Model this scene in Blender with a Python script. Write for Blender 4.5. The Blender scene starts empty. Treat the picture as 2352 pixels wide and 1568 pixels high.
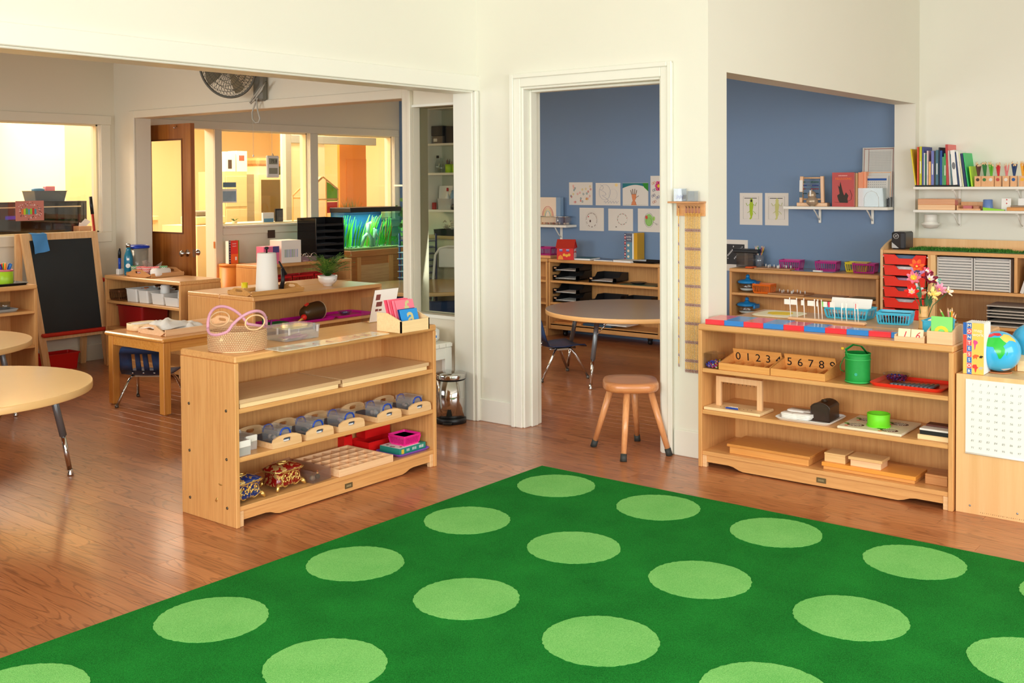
import bpy, bmesh, math, random
from mathutils import Vector, Matrix, noise as mnoise
S = bpy.context.scene
COL = S.collection
PI = math.pi
# ------------------------------------------------------------------ camera
# world axes follow the building: +X and +Y are the two wall directions, the camera stands over the origin
EYE = 1.42
FPX = 2447.09
CAMW = ((0.6202285587630039, -0.02389290793754133, 0.7840571814893703),
        (-0.784398972758249, -0.011375750602192338, 0.6201522747148804),
        (-0.005898002252538548, -0.9996497993039987, -0.02579713784325996))
cam = bpy.data.cameras.new('camera'); cam_ob = bpy.data.objects.new('camera', cam); COL.objects.link(cam_ob)
cam.sensor_width = 36.0; cam.lens = FPX / 2352 * 36.0
cam.shift_y = -(784 - 480.15) / 2352
cam.clip_start = 0.05
cam_ob.matrix_world = Matrix([[CAMW[i][0], -CAMW[i][1], -CAMW[i][2], (0, 0, EYE)[i]] for i in range(3)] + [[0, 0, 0, 1]])
S.camera = cam_ob
# ------------------------------------------------------------------ world and lights
w = bpy.data.worlds.new('sky'); S.world = w; w.use_nodes = True
w.node_tree.nodes['Background'].inputs[0].default_value = (0.80, 0.88, 1.0, 1); w.node_tree.nodes['Background'].inputs[1].default_value = 0.6
S.view_settings.view_transform = 'Standard'; S.view_settings.look = 'None'
S.view_settings.exposure = 0.0; S.view_settings.gamma = 1.0; S.view_settings.use_curve_mapping = False
S.cycles.use_denoising = True
S.cycles.max_bounces = 10; S.cycles.diffuse_bounces = 5; S.cycles.glossy_bounces = 4; S.cycles.transmission_bounces = 8; S.cycles.transparent_max_bounces = 24
S.cycles.caustics_reflective = False; S.cycles.caustics_refractive = False; S.cycles.sample_clamp_indirect = 6.0

def area(name, loc, target, sx, sy, watts, col):
    l = bpy.data.lights.new(name, 'AREA'); l.shape = 'RECTANGLE'; l.size = sx; l.size_y = sy; l.energy = watts; l.color = col
    o = bpy.data.objects.new(name, l); COL.objects.link(o); o.location = loc
    o.rotation_euler = (Vector(target) - Vector(loc)).to_track_quat('-Z', 'Y').to_euler()
    return o
DAY = (0.95, 0.98, 0.98)
WARM = (1.0, 0.86, 0.66)
area('window_daylight', (-3.05, 0.4, 1.75), (4, 0.9, 1.5), 5.0, 2.0, 315, DAY)        # the windows behind the camera
area('window_daylight_side', (2.2, -3.05, 1.75), (2.2, 4, 1.5), 5.5, 2.0, 205, DAY)
area('ceiling_lamp_office', (6.2, 9.6, 2.55), (6.2, 9.6, 0), 4.5, 1.8, 260, WARM)
area('ceiling_lamp_office_left', (3.4, 9.9, 2.55), (3.4, 9.9, 0), 2.0, 1.8, 140, WARM)
area('fill_light_back', (0.3, 6.2, 1.6), (5, 6.2, 0.9), 2.0, 1.2, 22, DAY).data.spread = 1.6       # added fill light for the room on the left, no window stands here
area('fill_light_blue', (5.02, 4.2, 1.25), (8.0, 4.4, 0.7), 0.8, 0.9, 17, DAY)  # added fill light at the partition, brightens the lower blue wall, no window here

# ------------------------------------------------------------------ helpers
def at_z(u, v, z):
    d = _ray(u, v); t = (z - EYE) / d[2]; return (d[0] * t, d[1] * t, z)
def at_x(u, v, x):
    d = _ray(u, v); t = x / d[0]; return (x, d[1] * t, EYE + d[2] * t)
def at_y(u, v, y):
    d = _ray(u, v); t = y / d[1]; return (d[0] * t, y, EYE + d[2] * t)
def _ray(u, v):
    c = ((u - 1176) / FPX, (v - 480.15) / FPX, 1.0)
    return [sum(CAMW[i][k] * c[k] for k in range(3)) for i in range(3)]

def lin(c):
    return tuple((x / 255 / 12.92) if x <= 10.3 else ((x / 255 + 0.055) / 1.055) ** 2.4 for x in c)
_M = {}
def newmat(name):
    m = bpy.data.materials.new(name); m.use_nodes = True
    return m, m.node_tree.nodes, m.node_tree.links, m.node_tree.nodes['Principled BSDF']
def M(name, col=None, rough=0.5, metal=0.0, var=0.0, scale=8.0, coat=0.0, emit=0.0, bump=0.0, spec=0.5, trans=0.0, ior=1.45):
    if name in _M: return _M[name]
    m, n, l, b = newmat(name)
    c = lin(col); b.inputs['Base Color'].default_value = (*c, 1); b.inputs['Roughness'].default_value = rough
    b.inputs['Metallic'].default_value = metal; b.inputs['Coat Weight'].default_value = coat; b.inputs['Coat Roughness'].default_value = 0.08
    b.inputs['Specular IOR Level'].default_value = spec; b.inputs['Transmission Weight'].default_value = trans; b.inputs['IOR'].default_value = ior
    if emit: b.inputs['Emission Color'].default_value = (*c, 1); b.inputs['Emission Strength'].default_value = emit
    if var or bump:
        tc = n.new('ShaderNodeTexCoord'); nz = n.new('ShaderNodeTexNoise'); nz.inputs['Scale'].default_value = scale; nz.inputs['Detail'].default_value = 4
        l.new(tc.outputs['Object'], nz.inputs['Vector'])
        if var:
            mx = n.new('ShaderNodeMix'); mx.data_type = 'RGBA'
            mx.inputs['A'].default_value = (*[x * (1 - var) for x in c], 1); mx.inputs['B'].default_value = (*[min(1, x * (1 + var)) for x in c], 1)
            l.new(nz.outputs['Fac'], mx.inputs['Factor']); l.new(mx.outputs['Result'], b.inputs['Base Color'])
        if bump:
            bp = n.new('ShaderNodeBump'); bp.inputs['Strength'].default_value = bump; bp.inputs['Distance'].default_value = 0.004
            l.new(nz.outputs['Fac'], bp.inputs['Height']); l.new(bp.outputs['Normal'], b.inputs['Normal'])
    _M[name] = m; return m
def WOOD(name, light, dark, axis='x', scale=1.0, rough=0.35, coat=0.15, contrast=1.0):
    """fine straight grain running along one object axis"""
    if name in _M: return _M[name]
    m, n, l, b = newmat(name)
    tc = n.new('ShaderNodeTexCoord'); mp = n.new('ShaderNodeMapping')
    sc = [38 * scale] * 3; sc['xyz'.index(axis)] = 1.6 * scale
    mp.inputs['Scale'].default_value = sc; l.new(tc.outputs['Object'], mp.inputs['Vector'])
    oi = n.new('ShaderNodeObjectInfo'); ml = n.new('ShaderNodeMath'); ml.operation = 'MULTIPLY'; ml.inputs[1].default_value = 40
    l.new(oi.outputs['Random'], ml.inputs[0]); cb = n.new('ShaderNodeCombineXYZ')
    for k in range(3): l.new(ml.outputs[0], cb.inputs[k])
    l.new(cb.outputs[0], mp.inputs['Location'])
    n1 = n.new('ShaderNodeTexNoise'); n1.inputs['Scale'].default_value = 2.2; n1.inputs['Detail'].default_value = 5; n1.inputs['Roughness'].default_value = 0.65
    l.new(mp.outputs[0], n1.inputs['Vector'])
    cr = n.new('ShaderNodeValToRGB'); cr.color_ramp.elements[0].position = 0.5 - 0.16 / contrast; cr.color_ramp.elements[1].position = 0.5 + 0.14 / contrast
    cr.color_ramp.elements[0].color = (*lin(dark), 1); cr.color_ramp.elements[1].color = (*lin(light), 1)
    l.new(n1.outputs['Fac'], cr.inputs[0]); l.new(cr.outputs[0], b.inputs['Base Color'])
    b.inputs['Roughness'].default_value = rough; b.inputs['Coat Weight'].default_value = coat; b.inputs['Coat Roughness'].default_value = 0.2
    _M[name] = m; return m
def CLEAR(name, tint=(255, 255, 255), gloss=0.12, rough=0.03, body=0.0, bodycol=(255, 255, 255)):
    """thin clear plastic or glass: mostly see-through, with a glossy skin and an optional milky body"""
    if name in _M: return _M[name]
    m = bpy.data.materials.new(name); m.use_nodes = True; n = m.node_tree.nodes; l = m.node_tree.links; n.clear()
    o = n.new('ShaderNodeOutputMaterial'); t = n.new('ShaderNodeBsdfTransparent'); t.inputs[0].default_value = (*lin(tint), 1)
    g = n.new('ShaderNodeBsdfGlossy'); g.inputs['Roughness'].default_value = rough
    d = n.new('ShaderNodeBsdfDiffuse'); d.inputs[0].default_value = (*lin(bodycol), 1)
    m1 = n.new('ShaderNodeMixShader'); m1.inputs[0].default_value = body; m2 = n.new('ShaderNodeMixShader')
    lw = n.new('ShaderNodeLayerWeight'); lw.inputs[0].default_value = 0.5
    pw = n.new('ShaderNodeMath'); pw.operation = 'POWER'; pw.inputs[1].default_value = 4.0; l.new(lw.outputs['Facing'], pw.inputs[0])
    mu = n.new('ShaderNodeMath'); mu.operation = 'MULTIPLY_ADD'; mu.inputs[1].default_value = 0.55; mu.inputs[2].default_value = gloss * 0.4
    l.new(pw.outputs[0], mu.inputs[0]); l.new(mu.outputs[0], m2.inputs[0])
    l.new(t.outputs[0], m1.inputs[1]); l.new(d.outputs[0], m1.inputs[2]); l.new(m1.outputs[0], m2.inputs[1]); l.new(g.outputs[0], m2.inputs[2]); l.new(m2.outputs[0], o.inputs[0])
    _M[name] = m; return m

class MB:
    def __init__(s): s.v = []; s.f = []; s.mi = []; s.sm = []
    def add(s, vs, fs, mi=0, sm=False):
        k = len(s.v); s.v += [tuple(p) for p in vs]
        for f in fs: s.f.append([i + k for i in f]); s.mi.append(mi); s.sm.append(sm)
        return s
    def box(s, x0, x1, y0, y1, z0, z1, mi=0, b=0.0):
        if b <= 0:
            v = [(x, y, z) for z in (z0, z1) for y in (y0, y1) for x in (x0, x1)]
            return s.add(v, [(0, 2, 3, 1), (4, 5, 7, 6), (0, 1, 5, 4), (2, 6, 7, 3), (0, 4, 6, 2), (1, 3, 7, 5)], mi)
        b = min(b, (x1 - x0) * .45, (y1 - y0) * .45, (z1 - z0) * .45)
        X = (x0, x1); Y = (y0, y1); Z = (z0, z1); v = []; ix = {}
        for i in (0, 1):
            for j in (0, 1):
                for k in (0, 1):
                    dx, dy, dz = b * (1 - 2 * i), b * (1 - 2 * j), b * (1 - 2 * k)
                    for a, p in enumerate(((X[i], Y[j] + dy, Z[k] + dz), (X[i] + dx, Y[j], Z[k] + dz), (X[i] + dx, Y[j] + dy, Z[k]))):
                        ix[i, j, k, a] = len(v); v.append(p)
        f = []
        for i in (0, 1): f.append([ix[i, j, k, 0] for j, k in ((0, 0), (0, 1), (1, 1), (1, 0))][::(1 if i == 0 else -1)])
        for j in (0, 1): f.append([ix[i, j, k, 1] for i, k in ((0, 0), (1, 0), (1, 1), (0, 1))][::(1 if j == 0 else -1)])
        for k in (0, 1): f.append([ix[i, j, k, 2] for i, j in ((0, 0), (0, 1), (1, 1), (1, 0))][::(1 if k == 0 else -1)])
        for i in (0, 1):
            for j in (0, 1):
                q = [ix[i, j, 0, 0], ix[i, j, 0, 1], ix[i, j, 1, 1], ix[i, j, 1, 0]]; f.append(q if (i ^ j) == 0 else q[::-1])
            for k in (0, 1):
                q = [ix[i, 0, k, 0], ix[i, 1, k, 0], ix[i, 1, k, 2], ix[i, 0, k, 2]]; f.append(q if (i ^ k) == 0 else q[::-1])
        for j in (0, 1):
            for k in (0, 1):
                q = [ix[0, j, k, 1], ix[0, j, k, 2], ix[1, j, k, 2], ix[1, j, k, 1]]; f.append(q if (j ^ k) == 0 else q[::-1])
        for i in (0, 1):
            for j in (0, 1):
                for k in (0, 1):
                    q = [ix[i, j, k, 0], ix[i, j, k, 2], ix[i, j, k, 1]]; f.append(q if (i ^ j ^ k) == 0 else q[::-1])
        return s.add(v, f, mi)
    def tube(s, pts, r, n=8, mi=0, closed=False, caps=True, flat=1.0):
        pts = [Vector(p) for p in pts]; N = len(pts); rr = r if isinstance(r, (list, tuple)) else [r] * N
        vs = []; up = None
        for i, p in enumerate(pts):
            t = (pts[(i + 1) % N] - pts[i - 1]) if closed else (pts[min(i + 1, N - 1)] - pts[max(i - 1, 0)])
            t.normalize()
            if up is None: up = Vector((0, 0, 1)) if abs(t.z) < .9 else Vector((1, 0, 0))
            a = t.cross(up).normalized(); up = a.cross(t).normalized()
            for k in range(n):
                q = 2 * PI * k / n; vs.append(p + (a * math.cos(q) + up * math.sin(q) * flat) * rr[i])
        fs = []
        for i in range(N if closed else N - 1):
            for k in range(n):
                a0 = i * n + k; a1 = i * n + (k + 1) % n; j = (i + 1) % N
                fs.append((a0, a1, j * n + (k + 1) % n, j * n + k))
        if caps and not closed: fs += [tuple(range(n))[::-1], tuple((N - 1) * n + k for k in range(n))]
        return s.add(vs, fs, mi, True)
    def lathe(s, prof, c=(0, 0, 0), n=24, mi=0, sm=True, ex=1.0, ey=1.0):
        vs = []; fs = []; P = len(prof)
        for (r, z) in prof:
            for k in range(n):
                a = 2 * PI * k / n; vs.append((c[0] + r * ex * math.cos(a), c[1] + r * ey * math.sin(a), c[2] + z))
        for i in range(P - 1):
            for k in range(n):
                fs.append((i * n + k, i * n + (k + 1) % n, (i + 1) * n + (k + 1) % n, (i + 1) * n + k))
        s.add(vs, fs, mi, sm)
        k0 = len(s.v) - len(vs)
        if prof[0][0] > 1e-5: s.add([], [], mi); s.f.append([k0 + k for k in range(n)][::-1]); s.mi.append(mi); s.sm.append(False)
        if prof[-1][0] > 1e-5: s.f.append([k0 + (P - 1) * n + k for k in range(n)]); s.mi.append(mi); s.sm.append(False)
        return s
    def cyl(s, c, r, z0, z1, n=20, mi=0, r1=None): return s.lathe([(r, z0), (r if r1 is None else r1, z1)], c, n, mi)
    def ball(s, c, rx, ry=None, rz=None, n=14, mi=0, h0=-1.0):
        ry = ry or rx; rz = rz or rx; m = max(6, n // 2); pr = []
        for i in range(m + 1):
            a = -PI / 2 + PI * i / m
            if math.sin(a) < h0: continue
            pr.append((max(1e-6, math.cos(a)) * rx, math.sin(a) * rz))
        return s.lathe(pr, c, n, mi, True, 1.0, ry / rx)
    def prism(s, poly, h0, h1, plane='xy', mi=0, sm=False):
        def P(a, b, h): return {'xy': (a, b, h), 'xz': (a, h, b), 'yz': (h, a, b)}[plane]
        n = len(poly); vs = [P(a, b, h0) for a, b in poly] + [P(a, b, h1) for a, b in poly]
        fl = plane == 'xz'
        fs = [tuple(range(n))[::(1 if fl else -1)], tuple(range(n, 2 * n))[::(-1 if fl else 1)]]
        s.add(vs, fs, mi)
        side = [(i, (i + 1) % n, n + (i + 1) % n, n + i)[::(-1 if fl else 1)] for i in range(n)]
        k = len(s.v) - 2 * n
        for f in side: s.f.append([i + k for i in f]); s.mi.append(mi); s.sm.append(sm)
        return s
    def ring(s, outer, inner, h0, h1, plane='xz', mi=0):
        """a flat board with one hole: outer and inner outlines of the same number of points"""
        def P(a, b, h): return {'xy': (a, b, h), 'xz': (a, h, b), 'yz': (h, a, b)}[plane]
        n = len(outer); vs = [P(*p, h) for h in (h0, h1) for o in (outer, inner) for p in o]
        fs = []
        for i in range(n):
            j = (i + 1) % n
            fs += [(i, n + i, n + j, j), (2 * n + i, 2 * n + j, 3 * n + j, 3 * n + i), (i, j, 2 * n + j, 2 * n + i), (n + i, 3 * n + i, 3 * n + j, n + j)]
        if plane == 'xz': fs = [f[::-1] for f in fs]
        return s.add(vs, fs, mi)
    def quad(s, a, b, c, d, mi=0): return s.add([a, b, c, d], [(0, 1, 2, 3)], mi)
    def xf(s, mat): s.v = [tuple(mat @ Vector(p)) for p in s.v]; return s
    def move(s, x, y, z): s.v = [(p[0] + x, p[1] + y, p[2] + z) for p in s.v]; return s
    def rot(s, ang, ax='Z'): return s.xf(Matrix.Rotation(ang, 4, ax))
    def join(s, o, dm=0):
        k = len(s.v); s.v += o.v; s.f += [[i + k for i in f] for f in o.f]; s.mi += [i + dm for i in o.mi]; s.sm += o.sm; return s
    def mesh(s, name, mats):
        me = bpy.data.meshes.new(name); me.from_pydata(s.v, [], s.f)
        for m in (mats if isinstance(mats, (list, tuple)) else [mats]): me.materials.append(m)
        me.polygons.foreach_set('material_index', s.mi); me.polygons.foreach_set('use_smooth', s.sm); me.update()
        return me
def raypoly(c, ang, poly):
    """where a ray from c at an angle leaves the outline"""
    dx, dz = math.cos(ang), math.sin(ang); best = None
    for i in range(len(poly)):
        (x0, z0), (x1, z1) = poly[i], poly[(i + 1) % len(poly)]
        ex, ez = x1 - x0, z1 - z0; den = dx * ez - dz * ex
        if abs(den) < 1e-12: continue
        t = ((x0 - c[0]) * ez - (z0 - c[1]) * ex) / den; q = ((x0 - c[0]) * dz - (z0 - c[1]) * dx) / den
        if t > 1e-9 and -1e-9 <= q <= 1 + 1e-9 and (best is None or t < best): best = t
    return (c[0] + dx * best, c[1] + dz * best)
def board_with_slot(outline, c, hw, hh, h0, h1, plane='xz', n=28):
    out = []; inn = []
    for k in range(n):
        a = 2 * PI * (k + .5) / n
        out.append(raypoly(c, a, outline)); ca, sa = math.cos(a), math.sin(a)
        t = 1 / ((abs(ca) / hw) ** 4 + (abs(sa) / hh) ** 4) ** .25; inn.append((c[0] + ca * t, c[1] + sa * t))
    return MB().ring(out, inn, h0, h1, plane)

def place(o, loc=(0, 0, 0), rz=0.0):
    o.location = loc; o.rotation_euler = (0, 0, rz); return o
def tag(o, label=None, cat=None, group=None, kind=None):
    if label: o['label'] = label
    if cat: o['category'] = cat
    if group: o['group'] = group
    if kind: o['kind'] = kind
    return o
def lift(p): return (p[0], p[1], p[2] + (.0007 if p[2] > .05 else 0))      # a hair of air under what rests on something
def T(name, label, cat, loc=(0, 0, 0), rz=0.0, group=None):
    o = bpy.data.objects.new(name, None); o.empty_display_size = 0.05; COL.objects.link(o); place(o, lift(loc), rz); return tag(o, label, cat, group)
def part(name, mb, mats, parent, label=None, kind=None, loc=(0, 0, 0), rz=0.0):
    me = mb if isinstance(mb, bpy.types.Mesh) else mb.mesh(name, mats)
    o = bpy.data.objects.new(name, me); COL.objects.link(o); o.parent = parent; place(o, loc, rz)
    if label: o['label'] = label
    if kind: o['kind'] = kind
    return o
def O(name, label, cat, mb, mats, loc=(0, 0, 0), rz=0.0, group=None):
    o = bpy.data.objects.new(name, mb.mesh(name, mats)); COL.objects.link(o); place(o, lift(loc), rz); return tag(o, label, cat, group)
def struct(name, mb, mats, label=None):
    o = bpy.data.objects.new(name, mb.mesh(name, mats)); COL.objects.link(o); o['kind'] = 'structure'
    if label: o['label'] = label
    return o
def dup(o, loc=None, rz=None, label=None, group=None, parent=None):
    kids = [c for c in bpy.data.objects if c.parent == o]
    c = o.copy(); COL.objects.link(c)
    if parent: c.parent = parent
    for k in kids: dup(k, parent=c)
    if loc is not None: c.location = loc
    if rz is not None: c.rotation_euler = (0, 0, rz)
    if label: c['label'] = label
    if group: c['group'] = group
    return c
def text_mesh(body, size, mat, m4=None, extrude=0.0, align='CENTER', name='lettering', bold=0.0, shear=0.0):
    cu = bpy.data.curves.new(name, 'FONT'); cu.body = body; cu.size = size; cu.extrude = extrude; cu.align_x = align; cu.align_y = 'CENTER'; cu.resolution_u = 3
    cu.offset = bold; cu.shear = shear
    ob = bpy.data.objects.new(name, cu); me = bpy.data.meshes.new_from_object(ob)
    bpy.data.objects.remove(ob); bpy.data.curves.remove(cu)
    if m4: me.transform(m4)
    me.materials.clear(); me.materials.append(mat); me.name = name
    return me
UPX = Matrix(((1, 0, 0, 0), (0, 0, -1, 0), (0, 1, 0, 0), (0, 0, 0, 1)))      # text upright in the local xz plane, read from -y
def up_text(body, size, x, y, z, mat, **k):
    return text_mesh(body, size, mat, Matrix.Translation((x, y, z)) @ UPX, **k)
def flat_text(body, size, x, y, z, mat, rot=0.0, **k):
    return text_mesh(body, size, mat, Matrix.Translation((x, y, z)) @ Matrix.Rotation(rot, 4, 'Z'), **k)
R90 = -PI / 2      # things whose front looks along -X
def rb(v0, v1): return random.uniform(v0, v1)
random.seed(7)
# ------------------------------------------------------------------ structure
WALL = M('wall_paint', (232, 231, 217), rough=0.55, var=0.015, scale=3)
TRIM = M('trim_paint', (236, 236, 224), rough=0.38, var=0.015, scale=6)
GREYW = M('back_wall_paint', (226, 219, 200), rough=0.6, var=0.02, scale=3)
BLUEW = M('blue_wall_paint', (116, 142, 174), rough=0.6, var=0.03, scale=2.5)
YELW = M('office_paint', (252, 230, 180), rough=0.6)
CEIL = M('ceiling_paint', (236, 233, 222), rough=0.8)
XW0, XW1 = 4.835, 4.97       # partition seen with the doorway
YL0, YL1 = 4.086, 4.24       # partition with the wide opening on the left
YR0, YR1 = 2.56, 2.715       # partition with the wide opening on the right
XB, YF = 8.153, 7.97         # right wall, far wall
H = 3.3
m = MB().box(-3.2, 0.7, YL0, YL1, 0, H).box(0.7, 4.80, YL0, YL1, 1.955, H).box(4.80, XW1, YL0, YL1, 0, H); struct('wall_left', m, WALL)
m = MB().box(XW0, XW1, 3.745, YL0, 0, H).box(XW0, XW1, 2.825, 3.745, 1.958, H).box(XW0, XW1, YR1, 2.825, 0, H); struct('wall_middle', m, WALL)
m = MB().box(XW0, 5.036, YR0, YR1, 0, H).box(5.036, 8.067, YR0, YR1, 1.98, H).box(8.067, XB, YR0, YR1, 0, H); struct('wall_return', m, WALL)
struct('wall_right', MB().box(XB, XB + .14, -3.2, YR1, 0, H), WALL)
struct('wall_blue', MB().box(XB, XB + .14, YR1, 6.30, 0, 2.9).box(XB, XB + .14, 7.76, YF, 0, 2.9), BLUEW)
struct('wall_pantry', MB().box(XB, XB + .14, 6.30, 7.76, 0, 2.9), M('pantry_paint', (214, 212, 190), rough=.6, var=.02, scale=3))
m = MB().box(XW0, XW1, YL1, 4.607, 0, .605).box(XW0, XW1, YL1, 4.688, 1.885, 2.9).box(XW0, XW1, 4.607, 4.688, 0, 1.885)
m.box(XW0, XW1, 4.688, 7.66, 1.945, 2.9).box(XW0, XW1, 7.66, YF, 0, 2.9); struct('wall_inner', m, GREYW)
wz0, wz1 = 1.03, 1.90
m = MB().box(-3.2, 2.4, YF, YF + .13, 0, 2.9).box(2.4, 4.71, YF, YF + .13, 0, wz0).box(2.4, 4.71, YF, YF + .13, wz1, 2.9).box(4.71, 5.07, YF, YF + .13, 0, 2.9)
m.box(5.07, 5.80, YF, YF + .13, wz1, 2.9).box(5.80, 5.877, YF, YF + .13, 0, 2.9)
m.box(5.877, 6.90, YF, YF + .13, 0, wz0).box(5.877, 8.06, YF, YF + .13, wz1, 2.9).box(6.90, 7.0, YF, YF + .13, wz0, wz1).box(6.90, 8.06, YF, YF + .13, 0, wz0)
m.box(8.06, XB + .14, YF, YF + .13, 0, 2.9); struct('wall_far', m, GREYW)
# walls behind the camera, pierced by the windows whose daylight fills the room
m = MB().box(-3.34, -3.2, -3.34, 8.1, 0, .75).box(-3.34, -3.2, -3.34, 8.1, 2.75, H).box(-3.34, -3.2, -3.34, -2.1, .75, 2.75).box(-3.34, -3.2, 2.9, 8.1, .75, 2.75); struct('wall_back', m, WALL)
m = MB().box(-3.2, XB, -3.34, -3.2, 0, .75).box(-3.2, XB, -3.34, -3.2, 2.75, H).box(-3.2, -.55, -3.34, -3.2, .75, 2.75).box(4.95, XB, -3.34, -3.2, .75, 2.75); struct('wall_side', m, WALL)
struct('ceiling', MB().box(-3.34, XB + .14, -3.34, YL1, H, H + .05).box(-3.34, XB + .14, YL1, YF + .13, 2.9, 2.95).box(1.0, 9.6, YF, 12.1, 2.7, 2.75), CEIL)
# the office behind the glass: yellow walls, a passage, a store
m = MB().box(1.0, 9.6, 11.9, 12.0, 0, 2.7).box(.9, 1.0, YF, 12, 0, 2.7).box(9.6, 9.7, YF, 12, 0, 2.7)
m.box(5.14, 5.49, 9.3, 11.9, 0, 2.7).box(7.66, 8.2, 9.2, 9.32, 0, 2.7).box(7.62, 7.74, 9.2, 11.9, 2.2, 2.7)
m; struct('wall_office', m, YELW)
# trims
def casing(name, boxes, mat=None):
    m = MB()
    for b in boxes: m.box(*b, b=.004)
    return struct(name, m, mat or TRIM)
c = .022
casing('trim_1', [(0.7, 4.855, YL0 - c, YL0, 1.955, 2.045), (4.80, 4.832, YL0 - c, YL0, 0, 1.955), (4.792, 4.812, YL0 + .002, YL1 - .002, 0, 1.955), (.7, 4.80, YL0 - .006, YL1, 1.945, 1.957)])
casing('trim_2', [(XW0 - c, XW0, 3.745, 3.812, 0, 2.03), (XW0 - c, XW0, 2.76, 2.825, 0, 2.03), (XW0 - c, XW0, 2.825, 3.745, 1.958, 2.03),
                  (XW0 - .032, XW0 - c, 3.79, 3.818, 0, 2.036), (XW0 - .032, XW0 - c, 2.754, 2.782, 0, 2.036), (XW0 - .032, XW0 - c, 2.782, 3.79, 2.008, 2.036)])
casing('trim_3', [(XW0 - .01, XW1 + .02, 3.732, 3.747, 0, 1.96), (XW0 - .01, XW1 + .02, 2.823, 2.838, 0, 1.96), (XW0 - .01, XW1 + .02, 2.838, 3.732, 1.945, 1.96),
                  (XW0 + .045, XW1 - .03, 3.718, 3.733, 0, 1.945), (XW0 + .045, XW1 - .03, 2.838, 3.718, 1.931, 1.945)])
casing('trim_4', [(XW0 - .018, XW0, 4.688, 7.66, 1.945, 2.005), (XW0 - .018, XW0, 4.632, 4.688, 0, 2.005), (XW0 - .018, XW0, 7.66, 7.73, 0, 2.005), (XW0 - .03, XW0, 4.608, 4.632, 0, 1.99)], GREYW)
casing('trim_5', [(2.3, 4.80, YF - .02, YF, 1.90, 1.975), (4.705, 4.79, YF - .02, YF, 1.03, 1.90), (2.3, 4.79, YF - .02, YF, .95, 1.03), (4.70, 4.715, YF - .005, YF + .13, 1.03, 1.90)], GREYW)
casing('trim_6', [(4.99, 8.125, YF - .02, YF, 1.90, 1.972), (5.80, 5.877, YF - .02, YF, 0, 1.90), (6.90, 7.0, YF - .025, YF, 1.04, 1.90), (8.06, 8.125, YF - .02, YF, 1.04, 1.90), (5.88, 8.125, YF - .02, YF, .955, 1.02), (5.88, 8.1, YF - .045, YF + .02, 1.02, 1.04), (5.0, 5.07, YF - .02, YF, 0, 1.90)], GREYW)
casing('baseboard_middle', [(XW0 - .014, XW0, 3.818, YL0, 0, .135), (XW0 - .014, XW0, YR0, 2.754, 0, .135)])
casing('baseboard_return', [(XW0 - .014, 5.036, YR0 - .014, YR0, 0, .135)])
casing('baseboard_far', [(2.0, 4.83, YF - .016, YF, 0, .13), (5.88, 8.15, YF - .016, YF, 0, .13)], GREYW)
casing('baseboard_right', [(XB - .014, XB, -3.2, YR0, 0, .135)])
PANE = CLEAR('window_glass', gloss=0.10, rough=0.01)
def window(n, x0, x1, z0, z1, y):
    f = MB().box(x0, x1, y + .03, y + .075, z0, z0 + .012).box(x0, x1, y + .03, y + .075, z1 - .012, z1).box(x0, x0 + .012, y + .03, y + .075, z0, z1).box(x1 - .012, x1, y + .03, y + .075, z0, z1)
    o = struct(n, f, M('office_trim', (240, 222, 178), rough=.4)); part('pane', MB().box(x0 + .012, x1 - .012, y + .05, y + .055, z0 + .012, z1 - .012), PANE, o)
window('window_1', 2.4, 4.70, 1.03, 1.90, YF); window('window_2', 5.877, 6.90, 1.04, 1.90, YF); window('window_3', 7.0, 8.06, 1.04, 1.90, YF)
o = struct('window_4', MB().box(XW0 - .012, XW0, 4.245, 4.607, .585, .605).box(XW0 - .012, XW0, 4.245, 4.607, 1.885, 1.9), TRIM)
part('pane', MB().box(XW0 + .06, XW0 + .065, 4.245, 4.607, .605, 1.885), CLEAR('inner_glass', (214, 216, 206), gloss=.1, rough=.01), o)
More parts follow.
